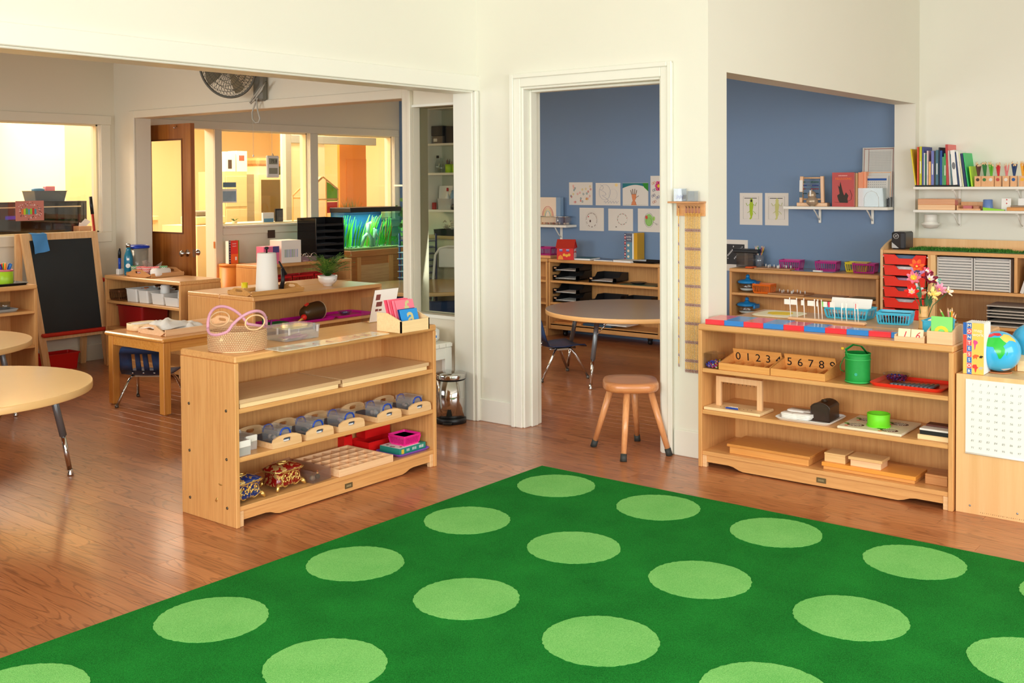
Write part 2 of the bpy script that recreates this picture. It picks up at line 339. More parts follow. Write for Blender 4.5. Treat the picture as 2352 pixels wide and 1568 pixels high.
# ------------------------------------------------------------------ floor of narrow oak strips
def floor_material():
    m, n, l, b = newmat('oak_floor')
    ge = n.new('ShaderNodeNewGeometry'); at = n.new('ShaderNodeAttribute'); at.attribute_name = 'rnd'
    def math_(op, a, bb=None, c=None):
        x = n.new('ShaderNodeMath'); x.operation = op
        for i, q in enumerate((a, bb, c)):
            if q is None: continue
            if isinstance(q, (int, float)): x.inputs[i].default_value = q
            else: l.new(q, x.inputs[i])
        return x.outputs[0]
    sp = n.new('ShaderNodeSeparateXYZ'); l.new(ge.outputs['Position'], sp.inputs[0])
    R = at.outputs['Fac']
    def vec(sx, sy, k):
        cb = n.new('ShaderNodeCombineXYZ'); l.new(math_('MULTIPLY_ADD', R, k, math_('MULTIPLY', sp.outputs[0], sx)), cb.inputs[0])
        l.new(math_('MULTIPLY_ADD', R, k * 1.7, math_('MULTIPLY', sp.outputs[1], sy)), cb.inputs[1]); return cb.outputs[0]
    def noise(v, sc, det, rough=.5, dist=0.0):
        z = n.new('ShaderNodeTexNoise'); z.inputs['Scale'].default_value = sc; z.inputs['Detail'].default_value = det; z.inputs['Roughness'].default_value = rough; z.inputs['Distortion'].default_value = dist
        l.new(v, z.inputs['Vector']); return z.outputs['Fac']
    h = noise(vec(9.5, 1.15, 47), 1.0, 2.5, .42, .25)
    rings = math_('SINE', math_('MULTIPLY', h, 95.0))
    fine = noise(vec(230, 7, 13), 1.0, 4, .7)
    broad = noise(vec(3, .5, 21), 1.0, 2)
    ln = math_('SUBTRACT', rings, math_('MULTIPLY', fine, 1.1))
    cr = n.new('ShaderNodeValToRGB'); l.new(ln, cr.inputs[0])
    e = cr.color_ramp.elements; e[0].position = 0.0; e[0].color = (0, 0, 0, 1); e[1].position = .52; e[1].color = (1, 1, 1, 1)
    base = n.new('ShaderNodeValToRGB'); e = base.color_ramp.elements
    e[0].position = 0.0; e[0].color = (*lin((160, 94, 54)), 1); e[1].position = 1.0; e[1].color = (*lin((206, 134, 86)), 1)
    l.new(math_('ADD', math_('MULTIPLY', R, .55), math_('MULTIPLY', broad, .45)), base.inputs[0])
    mx = n.new('ShaderNodeMix'); mx.data_type = 'RGBA'; mx.blend_type = 'MIX'
    fac = math_('MULTIPLY', cr.outputs[0], .62); l.new(fac, mx.inputs['Factor']); l.new(base.outputs[0], mx.inputs['A']); mx.inputs['B'].default_value = (*lin((112, 58, 30)), 1)
    m2 = n.new('ShaderNodeMix'); m2.data_type = 'RGBA'; m2.blend_type = 'MULTIPLY'; m2.inputs['Factor'].default_value = .5
    cf = n.new('ShaderNodeValToRGB'); cf.color_ramp.elements[0].position = .35; cf.color_ramp.elements[0].color = (.55, .5, .48, 1); cf.color_ramp.elements[1].position = .6
    l.new(fine, cf.inputs[0]); l.new(mx.outputs['Result'], m2.inputs['A']); l.new(cf.outputs[0], m2.inputs['B'])
    l.new(m2.outputs['Result'], b.inputs['Base Color'])
    b.inputs['Roughness'].default_value = .33; b.inputs['Coat Weight'].default_value = .45; b.inputs['Coat Roughness'].default_value = .16
    bp = n.new('ShaderNodeBump'); bp.inputs['Strength'].default_value = .12; bp.inputs['Distance'].default_value = .001; l.new(fine, bp.inputs['Height']); l.new(bp.outputs[0], b.inputs['Normal'])
    return m
FLOORM = floor_material()
fl = struct('floor', MB().box(-3.34, 9.7, -3.34, 12.1, -.06, -.012), M('floor_gap', (52, 28, 16), rough=.8))
planks = []; PW = .083
x = -3.3; rnd = random.Random(3)
while x < 8.15:
    y = -3.3 - rnd.random()
    while y < 8.0:
        L = rnd.choice((.45, .6, .75, .9, 1.05, 1.2)); planks.append((x, max(y, -3.3), min(y + L, 8.1), rnd.random())); y += L
    x += PW
def seen(p):
    X, Y = p[0] + PW / 2, (p[1] + p[2]) / 2
    r = [X * CAMW[0][k] + Y * CAMW[1][k] - EYE * CAMW[2][k] for k in range(3)]
    if r[2] < .6: return 99
    u, v = 1176 + FPX * r[0] / r[2], 480.15 + FPX * r[1] / r[2]
    if not (-150 < u < 2500 and v < 1650): return 99
    if X < 4.15 and Y < 3.0: return 99
    return r[2]
planks.sort(key=seen)
def plank_mesh(ps):
    m = MB(); rr = []
    for (x, y0, y1, q) in ps:
        if y1 - y0 < .01: continue
        k = len(m.v); m.box(x + .0004, x + PW - .0004, y0 + .0004, y1 - .0004, -.013, 0, b=.0004); rr += [q] * (len(m.v) - k)
    me = m.mesh('plank', FLOORM); a = me.attributes.new('rnd', 'FLOAT', 'POINT'); a.data.foreach_set('value', rr); return me
for p in planks[:290]: part('plank', plank_mesh([p]), None, fl)
part('planking', plank_mesh(planks[290:]), None, fl, kind='stuff')
part('office_flooring', MB().box(.95, 9.65, YF + .1, 12, -.013, 0), M('office_floor', (150, 110, 70), rough=.4), fl)
# ------------------------------------------------------------------ rug
def pile(name, c, c2):
    if name in _M: return _M[name]
    m, n, l, b = newmat(name)
    tc = n.new('ShaderNodeNewGeometry'); a = n.new('ShaderNodeTexNoise'); a.inputs['Scale'].default_value = 330; a.inputs['Detail'].default_value = 3; l.new(tc.outputs['Position'], a.inputs['Vector'])
    a2 = n.new('ShaderNodeTexNoise'); a2.inputs['Scale'].default_value = 4.5; a2.inputs['Detail'].default_value = 3; l.new(tc.outputs['Position'], a2.inputs['Vector'])
    ad = n.new('ShaderNodeMath'); ad.operation = 'MULTIPLY_ADD'; ad.inputs[1].default_value = .35; l.new(a2.outputs['Fac'], ad.inputs[0]); l.new(a.outputs['Fac'], ad.inputs[2])
    cr = n.new('ShaderNodeValToRGB'); cr.color_ramp.elements[0].position = .42; cr.color_ramp.elements[1].position = .92
    cr.color_ramp.elements[0].color = (*lin(c2), 1); cr.color_ramp.elements[1].color = (*lin(c), 1); l.new(ad.outputs[0], cr.inputs[0]); l.new(cr.outputs[0], b.inputs['Base Color'])
    b.inputs['Roughness'].default_value = .95; b.inputs['Specular IOR Level'].default_value = .1; b.inputs['Sheen Weight'].default_value = .0
    bp = n.new('ShaderNodeBump'); bp.inputs['Strength'].default_value = .9; bp.inputs['Distance'].default_value = .006; l.new(a.outputs['Fac'], bp.inputs['Height']); l.new(bp.outputs[0], b.inputs['Normal'])
    _M[name] = m; return m
RX, RY = 4.214, 3.153
rug = T('rug', 'large dark green rug with pale green dots on the wooden floor', 'rug', (RX - 1.8, RY - 2.1, 0))
ox, oy = RX - 1.8, RY - 2.1
part('pile', MB().box(.575 - ox, RX - ox, -1.17 - oy, RY - oy, .0, .010, b=.003), pile('rug_green', (36, 148, 54), (9, 88, 26)), rug)
e = .004
part('binding', MB().tube([(RX - ox, RY - oy, e), (.575 - ox, RY - oy, e), (.575 - ox, -1.17 - oy, e), (RX - ox, -1.17 - oy, e)], .0045, 6, closed=True), M('rug_binding', (34, 52, 24), rough=.9), rug)
DOT = pile('rug_dot', (150, 220, 126), (96, 182, 86))
rr = random.Random(5); dm = MB(); n = 90
ring = [(.180 + rr.uniform(-.0022, .0022)) for _ in range(n)]
dm.prism([(ring[k] * math.cos(2 * PI * k / n), ring[k] * math.sin(2 * PI * k / n)) for k in range(n)], .008, .0112)
dme = dm.mesh('dot', DOT)
for i in range(5):
    for j in range(8):
        part('dot', dme, None, rug, loc=(3.972 - .633 * i - ox, 2.890 - .5435 * j - oy, 0), rz=i * 1.3 + j)
# ------------------------------------------------------------------ shelf units
WX = WOOD('beech_along', (226, 172, 108), (210, 152, 90), 'x'); WZ = WOOD('beech_upright', (224, 170, 106), (207, 149, 88), 'z')
WP = WOOD('maple_plain', (236, 196, 146), (226, 180, 126), 'x', rough=.45)
BRASS = M('bolt_steel', (110, 100, 84), rough=.35, metal=.9)
def shelf_unit(name, label, loc, rz, L, D, levels, top=.71, bolts=True, plate=True, kick=True, tt=.03, back=True):
    t = T(name, label, 'shelf', loc, rz, None)
    s = .02
    for x0 in (0, L - s):
        part('side_panel', MB().box(x0, x0 + s, 0, D, 0.0, top - tt, b=.002), WZ, t)
    part('top_panel', MB().box(-.001, L + .001, -.003, D, top - tt, top, b=.006), WX, t)
    if back: part('back_panel', MB().box(s, L - s, D - .012, D - .002, levels[-1], top - tt), WZ, t)
    for z in levels:
        part('shelf_board', MB().box(s, L - s, .004, D - .012, z - .02, z, b=.002), WX, t)
    if kick:
        zb = levels[-1] - .02; w = L - 2 * s - .02
        e = .05; pts = [(0, zb), (0, .026), (.13, .026), (.155, .022), (.18, .012), (.205, .006), (w - .205, .006), (w - .18, .012), (w - .155, .022), (w - .13, .026), (w, .026), (w, zb)]
        k = part('kick_board', MB().prism([(a + s + .01, b) for a, b in pts[::-1]], .012, .028, 'xz'), WX, t)
        for x0 in (s, L - s - .022): part('corner_block', MB().box(x0, x0 + .022, .006, .03, 0, zb, b=.002), WP, t)
        if plate:
            pl = part('name_plate', MB().box(L * .5, L * .5 + .045, .009, .0125, .022, .045), M('plate_bronze', (112, 98, 66), rough=.4, metal=.4), t)
            mk = MB()
            for i in range(6): mk.box(L * .5 + .008 + i * .005, L * .5 + .0105 + i * .005, .0082, .0092, .029, .038)
            part('engraving', mk, M('plate_marks', (168, 152, 112), rough=.5), pl)
    if bolts:
        for z in (levels[0] - .01, levels[1] - .01 if len(levels) > 2 else .3, levels[-1] - .01):
            for y in (.06, D - .06):
                b = MB().lathe([(.0065, 0), (.006, .0025), (.0025, .003), (.002, .0015), (1e-5, .0015)], n=12).rot(-PI / 2, 'Y').move(-.0003, y, z); part('bolt', b, BRASS, t)
    return t
LX, LY = 2.700, 3.588
RXF, RYL = 4.700, 2.546
LV = (.49, .288, .085)
shelf_unit('shelf_unit', 'open beech shelf unit with a wicker basket on top, beside the green rug', (LX, LY, 0), 0, 1.219, .377, LV)
shelf_unit('shelf_unit', 'open beech shelf unit holding the red and blue number rod on top', (RXF, RYL, 0), R90, 1.216, .377, (.492, .285, .08))
CX, CY, CZ = 4.532, 5.815, .65
shelf_unit('shelf_unit', 'low beech shelf unit with the paper towel roll and potted fern on top', (CX, CY, 0), 0, 1.213, .368, (.42, .24, .08), top=CZ, plate=False)
shelf_unit('shelf_unit', 'plain beech shelf unit standing back to back with the fern shelf', (CX + 1.213, CY + .738, 0), PI, 1.213, .368, (.42, .24, .08), top=CZ, plate=False, bolts=False)
shelf_unit('shelf_unit', 'beech shelf unit with white tubs, in front of the brown glazed door', (4.54, 7.655, 0), R90, 1.0, .355, (.515, .31, .085), plate=False, bolts=False)
shelf_unit('shelf_unit', 'beech shelf unit with purple baskets on top against the blue wall', (7.85, 3.968, 0), R90, 1.213, .295, (.515, .33, .09), plate=False, bolts=False)
# ------------------------------------------------------------------ more builders shared by many small things
def srect(self, prof, c=(0, 0, 0), n=32, p=6.0, mi=0, sm=None, caps=True):
    """loft of rounded rectangles: prof is a list of (half x, half y, z); larger p gives tighter corners"""
    vs = []; fs = []; k4 = 6; n = 4 * k4
    if sm is None: sm = p <= 6
    for hx, hy, z in prof:
        if p <= 6:
            for k in range(n):
                a = 2 * PI * (k + .5) / n; ca, sa = math.cos(a), math.sin(a); vs.append((c[0] + hx * math.copysign(abs(ca) ** (2 / p), ca), c[1] + hy * math.copysign(abs(sa) ** (2 / p), sa), c[2] + z))
        else:
            r = max(1e-5, min(hx, hy, max(prof[0][0], prof[-1][0]) * 2.0, min(hx, hy) * 1.3 / (p - 5)))
            for q, (sx, sy) in enumerate(((1, 1), (-1, 1), (-1, -1), (1, -1))):
                for k in range(k4):
                    a = q * PI / 2 + PI / 2 * k / (k4 - 1); vs.append((c[0] + sx * (hx - r) + r * math.cos(a), c[1] + sy * (hy - r) + r * math.sin(a), c[2] + z))
    P = len(prof)
    for i in range(P - 1):
        for k in range(n): fs.append((i * n + k, i * n + (k + 1) % n, (i + 1) * n + (k + 1) % n, (i + 1) * n + k))
    if caps: fs += [tuple(range(n))[::-1], tuple((P - 1) * n + k for k in range(n))]
    return self.add(vs, fs, mi, sm)
MB.srect = srect
def hollow(w, d, h, t, taper=.9, rim=.004, p=12.0, c=None, floor=None, n=32):
    """open bin: outer wall up, rim, inner wall down; footprint w x d at the top, from z=0"""
    floor = t if floor is None else floor; hx, hy = w / 2, d / 2
    return MB().srect([(hx * taper, hy * taper, 0), (hx - rim, hy - rim, h - rim), (hx, hy, h - rim), (hx, hy, h), (hx - t - rim, hy - t - rim, h), (hx * taper - t, hy * taper - t, floor)], c or (w / 2, d / 2, 0), n, p)
def basket_mb(w, d, h, taper=.86, nx=9, ny=6):
    """slotted plastic basket: floor, rim band and upright slats"""
    m = MB(); c = (w / 2, d / 2, 0); hx, hy = w / 2, d / 2; t = .002
    m.srect([(hx * taper, hy * taper, 0), (hx * (taper + .03), hy * (taper + .03), h * .14), (hx * (taper + .03) - t, hy * (taper + .03) - t, h * .14), (hx * taper - t, hy * taper - t, t)], c, 28, 16)
    m.srect([(hx * (1 - (1 - taper) * .3), hy * (1 - (1 - taper) * .3), h * .78), (hx * .985, hy * .985, h * .93), (hx, hy, h * .93), (hx, hy, h), (hx * .97, hy * .97, h), (hx * (1 - (1 - taper) * .3) - t, hy * (1 - (1 - taper) * .3) - t, h * .78)], c, 28, 16)
    z0, z1 = h * .12, h * .8; f0 = taper + (1 - taper) * .12; f1 = taper + (1 - taper) * .8
    for i in range(nx + 1):
        q = -1 + 2 * i / nx; q *= .95
        for sgn in (-1, 1):
            b = .0022 if 0 < i < nx else .004
            m.add([(c[0] + q * hx * f + dx, c[1] + sgn * (hy * f - e), z) for f, z in ((f0, z0), (f1, z1)) for e in (0, t) for dx in (-b, b)],
                  [(0, 1, 5, 4), (2, 6, 7, 3), (0, 4, 6, 2), (1, 3, 7, 5)])
    for i in range(ny + 1):
        q = -1 + 2 * i / ny; q *= .95
        for sgn in (-1, 1):
            b = .0022 if 0 < i < ny else .004
            m.add([(c[0] + sgn * (hx * f - e), c[1] + q * hy * f + dx, z) for f, z in ((f0, z0), (f1, z1)) for e in (0, t) for dx in (-b, b)],
                  [(0, 1, 5, 4), (2, 6, 7, 3), (0, 4, 6, 2), (1, 3, 7, 5)])
    return m
def tray_plate(w, d, h=.014, lip=.012, p=10.0):
    """cafeteria style tray"""
    hx, hy = w / 2, d / 2
    return MB().srect([(hx - lip, hy - lip, 0), (hx, hy, h), (hx - .003, hy - .003, h + .002), (hx - lip - .003, hy - lip - .003, .003)], (hx, hy, 0), 40, p)
def arch_tray(t, w, d, hs=.03, hp=.052, slot=(.022, .009), mat=None, th=.008, base=None):
    """wooden tray with arched handle boards front and back; local origin at its front left corner"""
    mat = mat or WP
    out = [(0, 0), (w, 0), (w, hs)] + [(w / 2 + w / 2 * math.cos(a) * .96, hs + (hp - hs) * math.sin(a) ** .8) for a in [PI * k / 12 for k in range(1, 12)]] + [(0, hs)]
    for y in (0, d - th):
        part('handle_board', board_with_slot(out, (w / 2, hp * .56), slot[0], slot[1], y, y + th), mat, t)
    for x in (0, w - th): part('side_board', MB().box(x, x + th, th, d - th, 0, hs * .8), mat, t)
    part('tray_floor', MB().box(th, w - th, th, d - th, .002, .006), base or mat, t)
CLR = CLEAR('clear_plastic', (244, 247, 250), gloss=.12, rough=.06, body=.10)
CLR2 = CLEAR('milky_plastic', (240, 240, 240), gloss=.12, rough=.12, body=.35, bodycol=(244, 240, 238))
ACR = CLEAR('acrylic', (248, 248, 248), gloss=.14, rough=.02)
WHITE = M('white_plastic', (238, 236, 230), rough=.35); PAPER = M('paper', (244, 243, 238), rough=.7); BLACK = M('black_plastic', (24, 24, 26), rough=.4)
BLUEP = M('blue_plastic', (22, 70, 178), rough=.3); CHROME = M('chrome', (210, 210, 208), rough=.12, metal=1.0); STEEL = M('grey_steel', (150, 154, 158), rough=.35, metal=.8)
INK = M('black_ink', (22, 20, 22), rough=.6); PENCILW = M('pencil_wood', (232, 196, 150), rough=.6); GLASS = CLEAR('clear_glass', (240, 244, 244), gloss=.2, rough=.02)
def col(r, g, b, rough=.45, **k): return M('paint_%d_%d_%d' % (r, g, b) + ('_%d' % int(rough * 100)), (r, g, b), rough, **k)
def clear_box(t, w, d, h, wall=.0022, lid=True, mat=None, lidm=None, lh=.008):
    mat = mat or CLR; f = .94
    part('box_body', MB().srect([(w * f / 2, d * f / 2, 0), (w * .985 / 2, d * .985 / 2, h - lh), (w * .985 / 2 - wall, d * .985 / 2 - wall, h - lh), (w * f / 2 - wall, d * f / 2 - wall, wall)], (w / 2, d / 2, 0), 32, 20), mat, t)
    if lid:
        part('lid', MB().srect([(w / 2 - .001, d / 2 - .001, h - lh - .002), (w / 2, d / 2, h - lh + .001), (w / 2, d / 2, h - .002), (w / 2 - .004, d / 2 - .004, h), (w / 2 - .012, d / 2 - .012, h), (w / 2 - .014, d / 2 - .014, h - .003)], (w / 2, d / 2, 0), 32, 20), lidm or mat, t)
def lid_box(t, w, d, h, lh, ov=.004, mat=None, lm=None, b=.0015):
    part('box_body', MB().box(ov, w - ov, ov, d - ov, 0, h - lh, b=b), mat or WP, t); part('lid', MB().box(0, w, 0, d, h - lh, h, b=b), lm or mat or WP, t)
def pencil_mb(L, r=.0036, tip=.018):
    """three material slots: body, bare wood, lead"""
    return MB().lathe([(r, 0), (r, L - tip)], n=6, sm=False).lathe([(r, L - tip), (r * .3, L - tip * .25)], n=6, mi=1, sm=False).lathe([(r * .3, L - tip * .25), (1e-5, L)], n=6, mi=2, sm=False)
def lean(m, ax, az):
    return m.rot(ax, 'X').rot(az, 'Z')
# ------------------------------------------------------------------ on the shelf unit left of the doorway
ZT, Z1, Z2, Z3 = .71, .49, .288, .085
# wicker basket with pink bound loops
def wicker():
    m, n, l, b = newmat('wicker'); tc = n.new('ShaderNodeTexCoord'); sp = n.new('ShaderNodeSeparateXYZ'); l.new(tc.outputs['Object'], sp.inputs[0])
    at = n.new('ShaderNodeMath'); at.operation = 'ARCTAN2'; l.new(sp.outputs[1], at.inputs[0]); l.new(sp.outputs[0], at.inputs[1])
    def math_(op, a, bb):
        x = n.new('ShaderNodeMath'); x.operation = op
        for i, q in enumerate((a, bb)):
            if isinstance(q, (int, float)): x.inputs[i].default_value = q
            elif q is not None: l.new(q, x.inputs[i])
        return x.outputs[0]
    row = math_('FLOOR', math_('MULTIPLY', sp.outputs[2], 125.0), None)
    ang = math_('ADD', math_('MULTIPLY', at.outputs[0], 15.0), math_('MULTIPLY', row, .5))
    cell = math_('FRACT', ang, None)
    gap = math_('LESS_THAN', cell, .36)
    nz = n.new('ShaderNodeTexNoise'); nz.inputs['Scale'].default_value = 18; l.new(tc.outputs['Object'], nz.inputs['Vector'])
    thr = math_('MULTIPLY', gap, math_('LESS_THAN', nz.outputs['Fac'], .74))
    mx = n.new('ShaderNodeMix'); mx.data_type = 'RGBA'; l.new(thr, mx.inputs['Factor'])
    c2 = n.new('ShaderNodeValToRGB'); c2.color_ramp.elements[0].color = (*lin((222, 170, 122)), 1); c2.color_ramp.elements[1].color = (*lin((248, 214, 168)), 1); l.new(nz.outputs['Fac'], c2.inputs[0])
    l.new(c2.outputs[0], mx.inputs['A']); mx.inputs['B'].default_value = (*lin((128, 78, 46)), 1); l.new(mx.outputs['Result'], b.inputs['Base Color']); b.inputs['Roughness'].default_value = .6
    bp = n.new('ShaderNodeBump'); bp.inputs['Strength'].default_value = .8; bp.inputs['Distance'].default_value = .002; bp.invert = True; l.new(thr, bp.inputs['Height']); l.new(bp.outputs[0], b.inputs['Normal'])
    return m
WICK = wicker(); RATTAN = M('rattan', (240, 200, 152), rough=.5, var=.15, scale=40); PINKB = M('pink_binding', (214, 156, 176), rough=.6, var=.12, scale=90)
bk = T('basket', 'oval woven wicker basket with looped pink handles on the beech shelf', 'basket', (2.832, 3.742, ZT), -.62)
m = MB(); R0 = .121
for i in range(11):
    z = .004 + i * .0078; r = R0 * (.945 + .055 * math.sin(PI * (z + .02) / .14)); m.tube([(r * math.cos(a), r * .86 * math.sin(a), z) for a in [2 * PI * k / 40 for k in range(40)]], .0044, 6, closed=True)
part('woven_side', m, WICK, bk)
part('woven_base', MB().cyl((0, 0, 0), R0 * .9, .0, .004, 32), RATTAN, bk)
def rimpt(a, z): return (R0 * math.cos(a), R0 * .86 * math.sin(a), z)
def loopz(q, lo, hi): return lo + (hi - lo) * q
# front tube: dips on the left front and rises into a loop on the right front; the rear one does the opposite
fr = []; re = []
for k in range(33):
    q = k / 32; a = PI + PI * q     # along the front rim, left to right
    rise = max(0, math.sin(PI * min(1, max(0, (q - .40) / .60)))) ** .75; dip = math.sin(PI * min(1, q / .42)) if q < .42 else 0
    fr.append(rimpt(a, .094 - .020 * dip + .076 * rise))
    a2 = PI - PI * q; rise2 = max(0, math.sin(PI * min(1, q / .62))) ** .75 if q < .62 else 0; dip2 = math.sin(PI * (q - .62) / .38) if q > .62 else 0
    re.append(rimpt(a2, .094 + .082 * rise2 - .006 * dip2))
part('bound_handle', MB().tube(fr, .0066, 8), PINKB, bk, 'pink bound front handle loop'); part('bound_handle', MB().tube(re, .0066, 8), PINKB, bk, 'pink bound rear handle loop')
for (a0, yy) in ((-PI / 2 + .62, 1), (PI / 2 + .62, 1)):
    c = Vector(rimpt(a0, .122)); tx = Vector((-math.sin(a0), math.cos(a0), 0))
    part('inner_hoop', MB().tube([c + tx * (.050 * math.cos(s)) + Vector((0, 0, .031 * math.sin(s))) for s in [2 * PI * k / 28 for k in range(28)]], .0034, 6, closed=True), RATTAN, bk)
# clear latch box
t = T('storage_box', 'clear plastic latch box with a yellow sheet inside, next to the wicker basket', 'box', (3.075, 3.722, ZT), 0)
clear_box(t, .208, .15, .064)
for x, y, rz in ((.02, -.001, 0), (.185, -.001, 0), (-.001, .05, -PI / 2), (.209, .05, PI / 2)):
    part('clip', MB().box(-.006, .006, -.005, .001, .03, .062, b=.002), CLR2, t, loc=(x, y, 0), rz=rz)
O('yellow_sheet', 'pale yellow paper sheet seen through the lid of the clear latch box', 'paper', MB().box(.0, .14, 0, .11, 0, .0015), M('pale_yellow_paper', (250, 226, 130), rough=.7), (3.105, 3.74, ZT + .050))
m = MB(); rs = random.Random(2)
for k in range(14):
    b = MB().box(-.04, .04, -.004, .004, 0, .0018).rot(rs.uniform(-.5, .5)).move(rs.uniform(.045, .15), rs.uniform(.04, .09), .004 + k * .0009); m.join(b)
tag(O('craft_sticks', 'pink craft sticks lying inside the clear latch box', 'craft sticks', m, col(214, 130, 150), (3.075, 3.722, ZT)), kind='stuff')
# laminated letter sheets
LAM = M('laminated_paper', (226, 222, 204), rough=.12, coat=.6); LETTER = M('faded_letter', (214, 130, 116), rough=.5)
for x0, w, body, lab in ((2.897, .375, 'a  b  c  d', 'long laminated alphabet strip reading a b c in front of the clear box'), (3.276, .265, 'd  e', 'laminated letter sheet at the front edge beside the wooden letter card box')):
    t = T('letter_sheet', lab, 'laminated sheet', (x0, 3.53, ZT), -.02 if x0 < 3 else .03)
    part('sheet', MB().box(0, w, 0, .118, 0, .0022), LAM, t)
    part('lettering', flat_text(body, .075, w / 2, .055, .0024, LETTER, bold=-.001), None, t)
    if w < .3:
        m = MB()
        for k, (px, py) in enumerate(((.10, .085), (.15, .09), (.20, .08), (.22, .04), (.12, .03))): m.lathe([(.014, .0023), (.013, .0027)], (px, py, 0), 9)
        part('printed_pictures', m, M('print_cream', (240, 214, 160), rough=.4), t, kind='stuff')
# acrylic sign holder
t = T('sign_holder', 'slanted acrylic sign holder with a printed page behind the letter card box', 'sign holder', (3.752, 3.897, ZT), 0)
part('foot', MB().box(0, .175, -.0, .05, 0, .003), ACR, t)
sl = MB().box(0, .175, -.0015, .0015, 0, .178).rot(.26, 'X'); part('slanted_face', sl, ACR, t)
part('back_leg', MB().box(.0, .175, .048, .051, 0, .125), ACR, t)
part('page', MB().box(.004, .171, -.0028, -.0018, .004, .174).rot(.26, 'X'), PAPER, t)
m = MB()
for k, (a, b2, c2, d2) in enumerate(((.02, .05, .12, .15), (.03, .07, .085, .11), (.03, .05, .06, .072), (.06, .12, .03, .034), (.055, .075, .06, .07))): m.box(a, b2, -.0036, -.003, c2, d2)
part('print', m.rot(.26, 'X'), M('print_maroon', (130, 70, 66), rough=.6), t)
# letter card box and its cards
t = T('card_box', 'pale wooden box of pink and blue letter cards at the shelf end', 'box', (3.586, 3.505, ZT), 0)
MAP = WOOD('pale_maple', (250, 220, 168), (242, 206, 152), 'x', rough=.45)
w, d = .196, .16; sd = [(0, 0), (d, 0), (d, .088), (d * .58, .088), (0, .055)]
part('front_board', MB().box(0, w, 0, .007, 0, .055), MAP, t)
for x in (0, w - .007): part('side_board', MB().prism(sd, x, x + .007, 'yz'), MAP, t)
part('back_board', MB().box(.007, w - .007, d - .007, d, 0, .07), MAP, t); part('box_floor', MB().box(.007, w - .007, .007, d - .007, .002, .006), MAP, t)
PK = M('card_pink', (246, 128, 150), rough=.4); PK2 = M('card_deep_pink', (236, 84, 112), rough=.4); BL = M('card_blue', (40, 148, 226), rough=.4); BD = M('card_navy', (12, 52, 120), rough=.4)
SAND = M('sand_letter', (206, 196, 142), rough=.8)
def card(name, label, y, h, w, mat, x, backm=None, letter=None):
    t = T(name, label, 'letter card', (3.586 + x, 3.505 + y, ZT + .008), 0, 'letter cards in the wooden box')
    tilt = -.30
    part('board', MB().box(0, w, 0, .0042, 0, h, b=.0006).rot(tilt, 'X'), mat, t)
    if letter: part('letter', text_mesh(letter, .115, SAND, Matrix.Rotation(tilt, 4, 'X') @ Matrix.Translation((w * .55, -.0006, h * .64)) @ UPX, extrude=.0004, bold=.002), None, t)
card('letter_card', 'blue letter card with the sand letter a, frontmost in the pale wooden box', .024, .098, .118, BL, .045, letter='a')
card('letter_card', 'dark blue card edge right behind the blue letter a card', .031, .100, .116, BD, .040)
card('letter_card', 'pink letter card sticking up right behind the blue letter a card', .040, .142, .120, PK, .046, letter='f')
card('letter_card', 'pink card shifted left, second from the front of the pink cards', .049, .143, .125, PK, .034)
card('letter_card', 'pink card third from the front of the pink cards in the box', .058, .146, .122, PK2, .028)
card('letter_card', 'pink card fourth from the front of the pink cards in the box', .067, .148, .122, PK, .022)
card('letter_card', 'rearmost deep pink card leaning at the left of the card box', .078, .146, .122, PK2, .010)
# long flat boxes on the upper shelf
BRD = WOOD('birch_board', (216, 182, 140), (206, 168, 124), 'x', rough=.3)
for x0, w, lab in ((2.724, .560, 'long flat wooden box with overhanging lid, left of two on the upper shelf'), (3.296, .575, 'long flat wooden box with overhanging lid, right of two on the upper shelf')):
    t = T('flat_box', lab, 'wooden box', (x0, 3.592, Z1), 0, None); h = .036
    part('box_body', MB().box(.006, w - .012, .004, .305, 0, .019, b=.001), MAP, t); part('lid', MB().box(0, w, 0, .312, .019, h, b=.0012), [BRD], t)
# five handled trays with clear boxes
TBLUE = M('tray_lining', (74, 92, 132), rough=.5)
LABS = ('leftmost in the row', 'second from the left', 'in the middle of the row', 'second from the right', 'rightmost in the row')
for i, x0 in enumerate((2.893, 3.079, 3.270, 3.514, 3.724)):
    t = T('handled_tray', 'pale wooden tray with arched handle boards, %s of five' % LABS[i], 'tray', (x0, 3.592, Z2), 0, 'handled trays on the middle shelf')
    arch_tray(t, .160, .262, base=TBLUE)
    bx = T('storage_box', 'small clear box with blue handles, %s of five' % LABS[i], 'box', (x0 + .058, 3.628, Z2 + .0065), 0, 'clear boxes with blue handles')
    clear_box(bx, .080, .115, .066, lh=.012)
    for y, sg in ((-.001, 1), (.116, -1)):
        hp = [(.012, .034), (.013, .043), (.017, .052), (.024, .060), (.040, .063), (.056, .060), (.063, .052), (.067, .043), (.068, .034)]
        part('latch_handle', MB().tube([(a, y, b) for a, b in hp], .0036, 8), BLUEP, bx, 'blue latch handle')
    rs = random.Random(i); cc = ((120, 128, 108), (44, 74, 66), (206, 150, 150), (200, 196, 190), (96, 104, 84))[i]
    m = MB()
    for k in range(7): m.ball((rs.uniform(.02, .06), rs.uniform(.02, .095), .012), rs.uniform(.007, .012), rs.uniform(.006, .012), rs.uniform(.006, .012), 8, k % 2)
    tag(O('small_objects', 'tiny sorting objects in the blue handled box %s' % LABS[i], 'toys', m, [col(*cc), col(220, 190, 170)], (x0 + .058, 3.628, Z2 + .009)), kind='stuff')
    O('label_card', 'blue picture card behind the tray handle, tray %s' % LABS[i], 'card', MB().box(0, .06, 0, .0012, 0, .02, 0).box(.01, .05, -.0003, .0001, .012, .019, 1), [col(74, 150, 206), PAPER], (x0 + .05, 3.606, Z2 + .0065))
